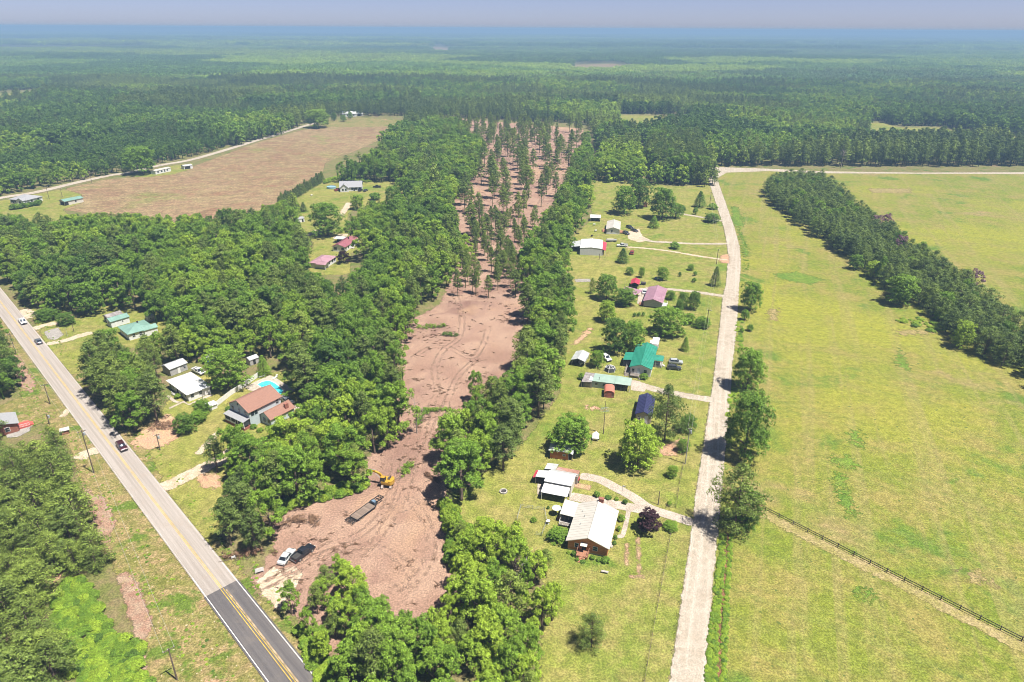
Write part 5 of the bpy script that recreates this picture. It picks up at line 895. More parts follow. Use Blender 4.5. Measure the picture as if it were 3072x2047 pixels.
    ('g', 'o', 1): [-107,166,13,-112,178,14,-121,192,13,-132,203,15],
    ('g', 'p', 0): [-125,206,8,-140,210,10,-134,207,10,-123,208,11,-141,212,8,-124,214,8],
    ('g', 'o', 0): [-144,209,8,-130,208,7,-121,212,10],
    ('d', 'p', 1): [-62,119,13,-56,117,12,-60,124,13,-63,126,14,-65,136,10,-76,147,11],
    ('d', 'o', 1): [-54,121,14,-66,131,8,-61,133,12,-69,142,10,-66,144,12,-71,147,14,-66,146,11],
    ('d', 'o', 0): [-74,154,8],
    ('d', 'p', 0): [-71,154,7],
    ('i', 'o', 1): [-30,83,6,-28,84,9,-34,88,7,-28,88,8,-38,94,7,-31,95,8,-25,96,8,-43,100,8,-29,99,8,-32,103,9],
    ('i', 'o', 0): [-35,91,6,-29,92,6,-26,92,6,-34,98,6,-30,100,7,-37,102,7,-35,109,6,-30,107,4,-37,112,4],
    ('i', 'p', 1): [-33,94,7,-38,100,8,-38,106,7],
    ('b', 'o', 0): [-30,73,10,-26,71,8,-19,70,10,-15,73,10,-11,74,9,-5,71,8,-2,73,12,2,72,12,6,72,12,-26,76,10,-23,77,9,-12,77,9,-9,75,9,-4,77,9,6,76,7,-20,94,6,-2,118,6],
    ('b', 'o', 1): [-17,78,11,-19,82,13,-13,83,10,-11,83,10,-4,81,8,0,83,12,3,83,9,-26,87,11,-20,86,12,-15,88,11,-12,88,9,-7,87,9,-4,87,10,3,86,11,-25,90,12,-13,90,11,-4,90,11,-1,91,11,4,91,8,-11,96,8,-6,97,12,-4,97,8,-1,94,8,6,97,9,-10,100,9,-7,101,12,2,99,9,8,98,9,-9,106,10,-4,103,10,3,106,8,-6,111,11,1,109,11,5,108,9,-9,112,10,-3,113,12,1,112,12,-6,117,9,-13,122,7],
    ('b', 'p', 1): [3,78,11,-23,83,14,-21,91,9,-9,89,10,0,98,13,7,110,7,-11,119,7],
    ('k', 'o', 0): [-11,118,4,-10,119,5,-7,119,4,-12,121,5,-10,121,5,-13,125,3,-14,127,3,-15,129,4,-14,130,3,-15,131,4],
    ('e', 'o', 1): [-12,136,16,-11,141,13,-9,146,13,-16,151,14,-7,152,15,-17,160,10,-13,158,12,-8,157,12,-9,166,12,-6,164,11,1,163,11,3,170,11,1,175,15,4,179,14,-11,184,10,7,186,14,10,186,17,7,191,15,7,202,13,11,207,15,13,212,11,20,227,16,12,232,15,16,232,15,11,234,15,18,241,13,21,247,14,8,252,17,10,254,15,7,278,17,9,302,17],
    ('e', 'p', 1): [-14,141,14,-14,146,14,-2,148,14,-9,155,15,0,153,12,0,160,15,-6,168,17,-3,167,16,-5,176,13,8,175,19,10,180,15,3,186,15,5,193,18,14,192,13,11,196,14,5,205,17,16,204,15,15,210,16,17,221,16,11,227,13,13,236,19,6,244,17,12,242,15,21,258,16,14,277,16,9,280,16,19,288,16,16,322,19,21,360,18],
    ('e', 'o', 0): [-12,168,10,-10,177,9,-4,184,8,7,199,11,4,209,8,8,212,12,11,221,12,16,226,11,8,246,11,17,255,12,11,260,11,13,265,14,16,263,14,11,273,16,19,271,12,23,268,13,19,275,15,21,275,13,14,282,13,20,282,12,8,286,12,11,287,15,23,285,8,11,294,17,14,295,16,21,291,13,4,298,11,11,296,12,16,297,15,23,300,13,14,303,12,19,306,11,24,304,9,7,307,12,13,307,11,18,311,16,7,316,10,18,315,13,25,314,7,9,321,13,23,320,15,9,328,13,12,325,11,20,327,16,17,331,14,23,331,15,26,330,13,20,340,16,27,336,15,11,342,12,16,344,12,21,342,16,15,356,9,27,353,16,28,358,15,30,361,14,18,366,12,19,373,14,27,369,15,28,375,15,36,376,15,27,382,12,31,380,16,30,386,13,32,388,14,38,386,13,24,393,10,33,392,14,36,395,16,29,398,16,41,398,14,34,402,14,29,409,13,39,409,12,36,416,14,28,420,13,35,423,15,44,423,13,32,428,16,35,427,15,41,428,15,34,434,16,38,432,14,44,433,11,33,451,8,36,457,11,43,454,7,33,463,7,40,461,8,36,468,10,37,464,9,44,468,7,42,471,17,45,479,12,50,479,15,54,480,14,42,487,14,51,486,12,43,496,14,47,492,14,42,506,13,54,519,15,50,521,14,50,529,15,55,527,12,59,530,13,53,531,12,55,545,16,49,552,15,51,554,16,58,558,16,60,558,15,56,562,15,59,562,16,52,572,13,58,573,12,63,573,17,63,579,12,55,585,15,60,583,15,55,588,14,63,588,14,54,593,13,60,594,15,64,595,14,60,601,11,59,607,13,65,608,15,62,611,15,66,615,11,63,623,16,67,638,15,67,645,11,69,675,13,71,686,14],
    ('e', 'p', 0): [14,249,13,16,259,13,14,272,13,15,313,16,10,332,13,15,338,16,22,350,17,24,350,17,24,354,17,25,364,13,29,367,17,30,370,13,23,375,17,19,383,8,21,390,11,33,398,18,27,405,17,37,405,18,32,411,17,31,416,15,43,418,11,39,420,12,35,440,16,34,445,13,41,443,10,36,459,18,47,474,15,39,479,16,45,481,15,50,485,15,53,481,17,45,487,14,55,487,19,45,500,13,43,518,11,48,516,13,45,523,15,57,521,16,46,532,16,55,536,14,49,541,16,56,539,14,46,544,11,52,543,13,53,551,15,58,549,16,57,565,12,55,580,16,62,634,19,67,653,14,69,663,14,66,667,14],
    ('n', 't', 0): [-23,275,13,-16,277,11,-10,273,11,1,274,14,-17,279,12,-15,278,13,-7,282,13,-21,286,15,-6,287,14,-1,286,13,-20,293,13,-15,292,11,-4,297,15,0,297,14,-21,303,13,-18,301,12,-7,299,12,-4,304,13,-10,307,13,-3,308,13,1,306,13,-7,315,12,0,313,14,-18,322,12,-12,324,14,-3,322,14,-1,321,13,-14,332,14,-6,332,14,-2,332,12,-19,339,13,-14,334,12,-6,337,15,4,335,14,-18,344,15,3,344,14,-20,351,11,-11,349,13,-20,356,13,-16,356,15,-8,361,12,1,357,14,6,355,15,-21,368,12,-14,367,14,-5,367,15,1,366,12,6,365,12,-23,369,11,-15,370,14,-8,371,15,-3,375,15,6,374,12,-18,382,13,-12,381,15,11,380,14,-23,384,12,-10,383,15,-1,387,13,13,386,14],
    ('c', 't', 0): [-23,369,20,-20,391,21,3,387,22,-25,416,19,-6,410,21,7,410,18,-30,422,21,-4,420,20,9,433,19,-30,440,23,-13,438,23,18,437,23,-13,460,23,-5,466,21,11,465,22,29,467,18,-12,482,20,6,476,21,24,476,21,-15,501,23,-7,500,22,10,489,23,24,494,20,-23,505,20,-17,515,20,8,505,22,28,504,19,-15,528,21,8,532,22,33,530,23,-17,552,20,10,549,22,16,548,21,4,561,20,8,566,21,30,566,21,45,565,22,-24,574,23,-13,585,21,5,582,22,27,578,19,-14,598,19,0,591,21,9,597,22,38,589,23,-12,607,22,29,616,22,42,610,22,-14,628,21,-5,625,23,11,625,18,30,624,23,42,624,22,-23,654,19,-11,651,22,5,645,19,24,646,22,40,650,23,54,647,23,-35,670,19,-23,670,22,0,660,22,13,666,19,29,666,22,55,661,21,-35,681,22,-8,679,20,2,685,20,18,678,19,34,675,23,61,674,18,-32,692,19,-19,693,19,-4,693,21,10,697,20,28,698,23,-47,718,21,-22,710,21,-13,716,20,13,713,22,22,714,21,33,718,21,-50,735,20,-30,734,18,-20,733,19,-6,737,19,9,729,22,27,731,20,45,731,19,-56,752,22,-51,754,19,-31,742,23,-8,756,22,6,747,21,18,744,21,34,753,22,70,746,19,-48,770,18,-39,759,21,-20,772,20,-9,766,18,16,762,22,25,769,19,68,764,20,-69,777,19,-47,777,19,-24,781,21,-5,785,23,13,790,23,28,780,21,40,781,19,62,786,21,72,788,23,-68,798,21,-49,804,22,-34,800,19,-26,800,22,-6,802,20,8,803,19,44,803,18,-82,810,19,-64,811,22,-45,819,20,-26,811,19,-18,817,20,1,815,18,-49,841,19,-42,838,22,-51,845,20],
    ('c', 't', 1): [-18,372,21],
    ('h', 'y', 0): [172,179,11,169,183,9,172,185,11,176,188,10,170,192,9,177,193,10,180,192,11,184,193,9,174,195,9,177,194,12,183,196,9,172,201,11,176,200,12,182,202,11,178,204,10,183,206,11,175,210,9,180,211,9,186,211,11,183,214,9,174,221,10,184,218,12,183,224,9,188,226,11,166,240,9,172,237,9,170,243,9,173,245,10,170,248,10,174,247,9,188,247,9,172,254,9,177,252,9,192,253,9,181,256,9,173,263,11,179,260,9,185,261,10,194,260,9,174,266,9,194,266,10,172,272,10,179,272,9,181,270,11,176,276,10,178,276,9,185,276,10,195,275,10,169,279,11,177,280,9,191,280,9,168,285,11,171,286,11,177,284,9,179,284,10,190,287,10,193,285,11,197,284,10,168,290,11,173,292,9,177,288,9,184,291,12,188,288,9,194,290,11,169,293,10,175,295,10,179,297,9,188,295,10,197,297,9,174,301,10,178,301,12,184,299,10,187,299,9,191,301,10,197,300,11,181,303,11,188,302,11,195,303,11,172,308,12,176,308,9,188,309,9,190,310,11,196,310,12,170,315,9,177,314,10,180,315,11,184,313,10,191,312,11,193,315,11,171,320,9,179,316,12,181,318,9,188,319,11,192,318,10,198,318,12,172,323,11,174,322,9,179,323,10,184,322,11,188,324,9,194,322,11,175,329,9,178,326,9,181,327,10,186,326,10,198,327,11,200,327,9,172,332,12,177,330,12,180,334,11,185,332,10,190,333,9,174,338,11,176,338,9,182,336,10,186,337,9,191,336,10,171,340,11,177,341,10,181,343,11,186,340,11,188,343,10,194,342,11,199,343,10,170,346,10,172,348,9,178,346,10,184,345,11,188,346,9,192,345,10,195,346,10,203,345,10,170,351,9,175,351,11,182,352,11,183,351,11,190,352,10,196,351,9,198,350,12,202,351,11,174,356,11,178,354,9,181,356,9,188,356,10,191,357,10,195,354,9,203,357,12,175,362,10,179,360,11,185,360,10,188,362,12,196,362,11,200,362,10,205,362,9,175,366,10,177,367,10,183,367,10,187,367,9,192,367,9,198,364,12,202,364,10,206,366,11,170,371,12,173,369,10,178,368,10,186,370,9,188,368,10,193,371,11,199,370,10,205,368,10,171,374,9,179,376,11,182,376,10,186,375,9,194,375,12,197,374,11,176,381,11,178,378,10,184,379,10,191,378,12,192,379,9,198,379,12,204,381,12,173,383,11,179,382,9,182,385,10,188,383,9,193,385,12,197,385,11,201,385,11,205,384,10,176,388,11,186,388,11,190,389,9,195,388,11,200,388,12,202,390,10,206,388,11,171,394,12,180,395,9,197,392,9,207,393,11,176,400,9,179,400,9,183,400,9,188,397,10,193,397,11,197,396,11,209,397,10,171,402,11,177,401,9,182,401,12,188,402,10,191,403,9,197,403,10,200,404,10,206,402,9,210,402,11,171,406,10,176,409,11,178,409,11,188,407,9,196,408,11,200,408,10,210,409,12,180,412,10,183,414,12,187,412,9,193,414,11,195,413,11,203,414,10,207,414,10,209,412,10,176,418,10,190,418,10,195,416,11,204,417,9,206,416,9,173,421,9,176,421,12,182,423,10,192,424,11,195,421,9,202,420,12,206,423,10,210,423,11,174,425,11,178,427,11,183,428,11,188,425,10,195,427,9,200,425,11,202,425,9,210,425,11,213,427,11,172,431,9,180,432,10,187,432,11,193,432,9,198,433,10,201,430,12,205,432,11,210,431,9,172,435,9,175,434,11,180,437,9,185,437,12,190,436,10,193,435,10,201,436,9,204,435,11,206,434,11,213,435,11,173,442,10,177,442,12,188,440,10,192,441,12,196,442,9,200,441,11,204,441,10,217,439,9,172,443,11,174,447,10,180,445,12,186,444,11,187,446,12,196,447,10,200,445,11,202,445,10,207,445,12,213,447,10,218,445,10,173,450,10,184,451,12,186,451,10,191,452,10,196,451,11,201,452,9,205,450,9,211,448,11,174,455,11,182,455,10,186,453,9,189,454,10,195,454,10,198,454,10,204,454,9,209,454,11,213,455,9,217,456,10,175,458,9,179,458,9,181,461,9,188,460,11,192,458,9,198,459,11,203,459,10,204,460,11,212,461,11,214,459,11,220,459,12,179,463,11,183,464,9,189,462,9,194,466,11,198,463,11,202,463,11,207,466,9,215,464,12,216,464,10,176,470,11,181,467,10,188,468,10,191,467,10,198,467,10,202,469,10,206,468,10,209,468,12,220,468,11,178,473,9,185,472,9,191,475,9,197,472,11,209,474,11,213,473,9,217,474,11,190,476,10,197,480,10,199,478,11,205,477,9,212,477,10,217,478,10,221,480,10,181,483,11,186,481,10,189,485,11,193,482,10,200,481,10,205,483,10,208,483,11,219,484,11,222,484,11,183,487,10,203,487,10,207,486,12,211,486,11,217,488,12,218,487,10,226,489,11,185,491,11,191,492,11,195,491,11,200,493,9,203,491,9,209,491,11,214,491,11,217,492,12,223,491,9,189,495,12,193,498,9,197,498,10,201,498,12,207,499,12,216,497,11,221,497,10,223,498,12,189,500,9,194,502,10,198,500,11,204,502,9,209,500,11,212,500,10,223,500,11,227,501,7,196,506,10,201,508,11,206,505,11,211,506,9,216,504,11,218,507,9,226,506,10,200,509,9,203,511,9,209,509,10,213,513,10,219,512,9,222,511,9,227,513,9,202,515,9,207,514,11,215,516,11,221,514,10,224,516,9,230,515,11],
    ('h', 'o', 0): [174,204,10,177,224,11,182,232,10,186,257,10,192,273,9,169,298,12,186,306,9,200,321,12,196,337,12,170,378,10,182,389,11,178,395,10,188,392,11,193,395,11,201,394,12,202,400,10,185,408,12,202,408,12,172,413,12,178,416,9,185,418,12,197,418,9,187,423,9,184,432,12,183,440,12,211,442,9,179,449,10,216,449,10,216,470,9,194,473,9,205,474,11,221,472,9,184,478,11,185,477,11,213,482,12,186,489,10,193,486,10,197,487,11,210,496,10,219,502,10],
    ('h', 'y', 1): [169,211,9,171,214,11,177,215,12,167,218,11,169,220,11,181,221,10,173,223,11,166,230,11,170,229,11,174,230,11,179,230,10,186,227,10,168,235,11,173,235,11,178,234,11,188,233,11,176,240,10,181,238,10,185,238,12,188,240,11,178,243,10,181,244,11,186,244,11,179,250,11,186,247,11,182,253,11,186,251,11,170,256,10,190,255,12,183,262,12,171,268,11,180,265,11,184,265,10,189,265,11,187,273,12,167,276,11,170,275,12,188,275,11,175,282,11,184,282,12,187,281,11,195,279,12,184,286,11,186,296,12,195,296,12,176,303,11,197,306,12,181,308,12],
    ('v', 'p', 0): [134,510,18,143,507,19,124,513,20,134,517,19,140,515,18,123,519,18,138,523,18,148,523,18,112,530,19,121,528,19,135,527,20,139,526,17,117,533,19,124,534,21,129,532,17,136,537,21,141,535,21,148,535,21,113,541,20,126,539,18,132,538,20,141,540,19,145,540,20,151,540,21,116,546,18,131,547,18,136,548,21,139,548,21,150,545,18,113,554,20,120,553,21,125,554,21,131,554,18,141,551,20,146,551,18,152,555,18,112,561,20,116,560,19,120,558,20,129,558,20,133,560,18,142,561,19,149,558,19,152,559,18,114,567,18,120,568,19,127,566,17,133,569,20,137,569,20,147,568,18,150,565,20,110,573,19,122,573,18,131,575,21,133,574,20,144,573,21,146,571,20,152,575,21,114,579,18,119,577,21,124,578,18,134,582,20,140,578,20,145,580,18,150,580,20,156,581,20,114,586,20,136,587,20,139,589,18,148,586,18,153,585,17,117,592,20,126,592,19,134,592,19,139,592,20,147,592,17,152,595,21,156,590,20,118,601,19,122,601,20,131,599,17,135,599,20,139,600,21,149,597,17,156,597,21,119,605,18,126,607,18,131,605,18,136,607,21,143,606,20,153,607,20,157,604,19,121,615,21,129,611,20,136,610,20,144,615,20,148,613,19,156,613,19,163,611,20,166,615,19,121,620,18,124,618,17,132,620,21,139,617,17,146,620,19,154,616,20,159,620,17,162,620,18,131,624,17,142,625,21,149,623,21,157,624,17,159,624,21,131,631,20,136,633,17,143,630,19,159,633,18,165,630,21,135,635,17,143,636,17,146,637,20,152,639,19,159,640,19,166,638,17,130,643,20,139,645,20,145,645,18,154,643,21,159,642,20,165,647,17,169,644,19,145,650,19,149,650,19,157,653,20,159,652,20,168,653,19,132,656,18,138,656,21,145,658,18,153,660,19,156,659,20,165,656,18,169,658,21,137,662,18,144,663,19,152,664,17,162,665,20,168,662,19,172,666,19,138,668,18,147,673,18,151,671,19,158,672,20,167,672,20,173,669,21,144,675,21,153,675,19,160,677,20,169,677,19,175,679,18,158,682,17],
    ('v', 'o', 0): [121,517,19,118,520,18,130,519,21,142,519,19,128,525,20,145,528,18,118,543,19,112,547,17,123,546,20,117,576,17,121,584,19,131,584,18,159,597,20,137,624,19,150,629,20,128,637,19,128,649,20,134,650,20,147,662,20,149,676,19],
    ('u', 'o', 0): [65,522,15,74,523,15,79,520,15,62,526,16,71,526,16,75,525,16,82,527,14,91,529,14,96,530,14,63,533,16,69,535,14,74,532,15,78,533,15,86,533,14,93,534,14,98,531,15,62,537,14,72,543,15,76,540,14,84,543,15,88,539,15,95,539,15,68,546,16,76,545,15,82,547,15,86,549,15,93,548,14,102,546,14,69,552,13,77,550,16,83,555,15,87,553,15,95,552,16,101,554,16,69,558,15,71,557,16,78,557,15,88,561,14,90,560,15,100,561,13,85,566,16,87,567,14,94,566,15,100,564,14,105,573,15],
    ('p', 'y', 0): [-96,69,8,-90,70,8,-84,68,10,-82,70,12,-76,70,9,-73,67,10,-99,73,11,-91,74,9,-87,74,11,-83,72,11,-77,74,9,-75,73,9,-102,79,11,-101,77,10,-94,77,10,-91,76,10,-80,76,11,-75,77,8,-104,83,10,-103,84,9,-97,82,9,-92,84,8,-111,87,9,-107,87,9,-104,88,8,-99,87,10,-96,87,10,-114,91,9,-110,91,10,-106,89,11,-100,91,11,-99,92,10,-117,97,10,-112,94,8,-108,95,9,-102,94,8,-98,95,9,-120,99,11,-116,100,9,-110,100,8,-107,98,9,-101,100,11,-125,105,11,-122,105,10,-118,104,9,-114,104,11,-109,104,11,-128,108,11,-124,109,11,-121,109,8,-116,108,12,-111,110,10,-134,115,9,-130,113,11,-125,115,12,-122,114,11,-118,114,9,-114,114,11,-133,119,9,-128,117,9,-124,120,10,-120,118,8,-115,118,10,-93,118,5,-139,123,10,-135,121,8,-131,121,10,-125,121,11,-121,121,11,-145,129,12,-143,128,9,-137,126,10,-132,126,11,-130,127,11,-124,128,10,-148,133,11,-144,133,12,-140,131,8,-136,130,9,-130,132,10,-127,130,11,-122,130,11,-146,135,12,-141,136,8,-139,137,9,-133,135,10,-130,136,12,-154,140,10,-149,139,8,-144,142,12,-139,142,11,-133,141,11,-131,141,9,-157,144,9,-149,143,11,-147,145,10,-142,146,11,-138,144,11,-134,143,8,-163,151,10,-157,150,9,-152,148,8,-149,149,10,-144,149,11,-139,151,9,-125,148,6,-166,154,8,-161,152,10,-154,152,8,-152,155,11,-146,154,10,-165,158,10,-164,160,9,-159,160,9,-153,157,9,-149,158,8,-145,160,10,-173,162,8,-169,163,10,-166,164,11,-161,163,9,-154,165,8,-151,165,10,-179,169,8,-175,169,9,-173,168,11,-168,166,10],
    ('p', 'y', 1): [-84,78,12,-89,83,9,-83,82,11,-80,84,10,-91,86,8,-85,86,9,-82,86,9,-92,89,11,-89,93,11,-85,90,9,-96,97,12,-92,97,8,-96,99,9,-94,101,11,-104,105,10,-101,105,9,-95,103,10,-104,108,8,-100,108,9,-96,111,10,-91,110,9,-87,111,6,-110,114,10,-104,115,9,-98,114,8,-94,112,8,-89,113,9,-110,118,10,-107,119,12,-103,118,10,-97,119,11,-116,124,11,-112,122,8,-107,122,8,-103,123,9,-98,123,12,-118,127,9,-114,126,9,-110,127,11,-106,129,10,-102,127,9,-119,132,9,-112,132,9,-107,131,9,-105,131,11,-123,134,12,-121,138,12,-114,136,9,-111,137,12,-125,139,10,-120,139,10,-118,141,8,-114,141,9,-123,145,10,-120,145,11,-115,145,8,-134,149,7,-129,148,6,-118,149,11,-125,157,7],
    ('q', 'o', 0): [-164,181,9,-161,182,11,-171,185,10,-167,187,8,-157,184,9,-172,192,9,-168,192,12,-158,190,10,-160,195,9,-178,200,10,-175,199,9,-168,200,11,-182,205,11,-188,212,10,-185,209,9,-178,212,11,-195,216,9,-192,214,11,-187,217,10,-180,214,9,-187,222,9,-183,220,11,-192,227,8,-199,231,10,-193,229,11,-207,235,10],
    ('q', 'y', 1): [-160,187,11,-165,199,12,-175,211,12],
    ('q', 'y', 0): [-163,192,9,-178,197,11,-170,194,10,-165,197,8,-176,203,11,-173,208,8,-197,221,12,-195,219,9,-202,227,9,-194,227,8,-205,229,10],
    ('r', 'o', 0): [-111,211,11,-105,210,10,-100,211,9,-116,215,9,-112,213,11,-107,215,11,-101,215,11,-96,215,8,-91,215,10,-116,220,10,-98,220,8,-95,221,11,-111,222,12,-106,224,10,-104,225,11,-96,224,9,-108,228,12],
    ('r', 'o', 1): [-109,218,13,-105,220,13],
    ('r', 'p', 0): [-115,226,11],
}
TINT = {'w': (0.2, 1), 'g': (0.3, 0.7), 'd': (0.3, 0.6), 'i': (0.6, 1), 'b': (0.5, 1), 'k': (0.6, 1), 'e': (0.35, 0.85), 'n': (0.4, 0.75), 'c': (0.4, 0.8), 'h': (0.15, 0.6), 'v': (0.2, 0.45), 'u': (0.6, 0.9), 'p': (0.55, 1), 'q': (0.2, 0.6), 'r': (0.3, 0.9)}
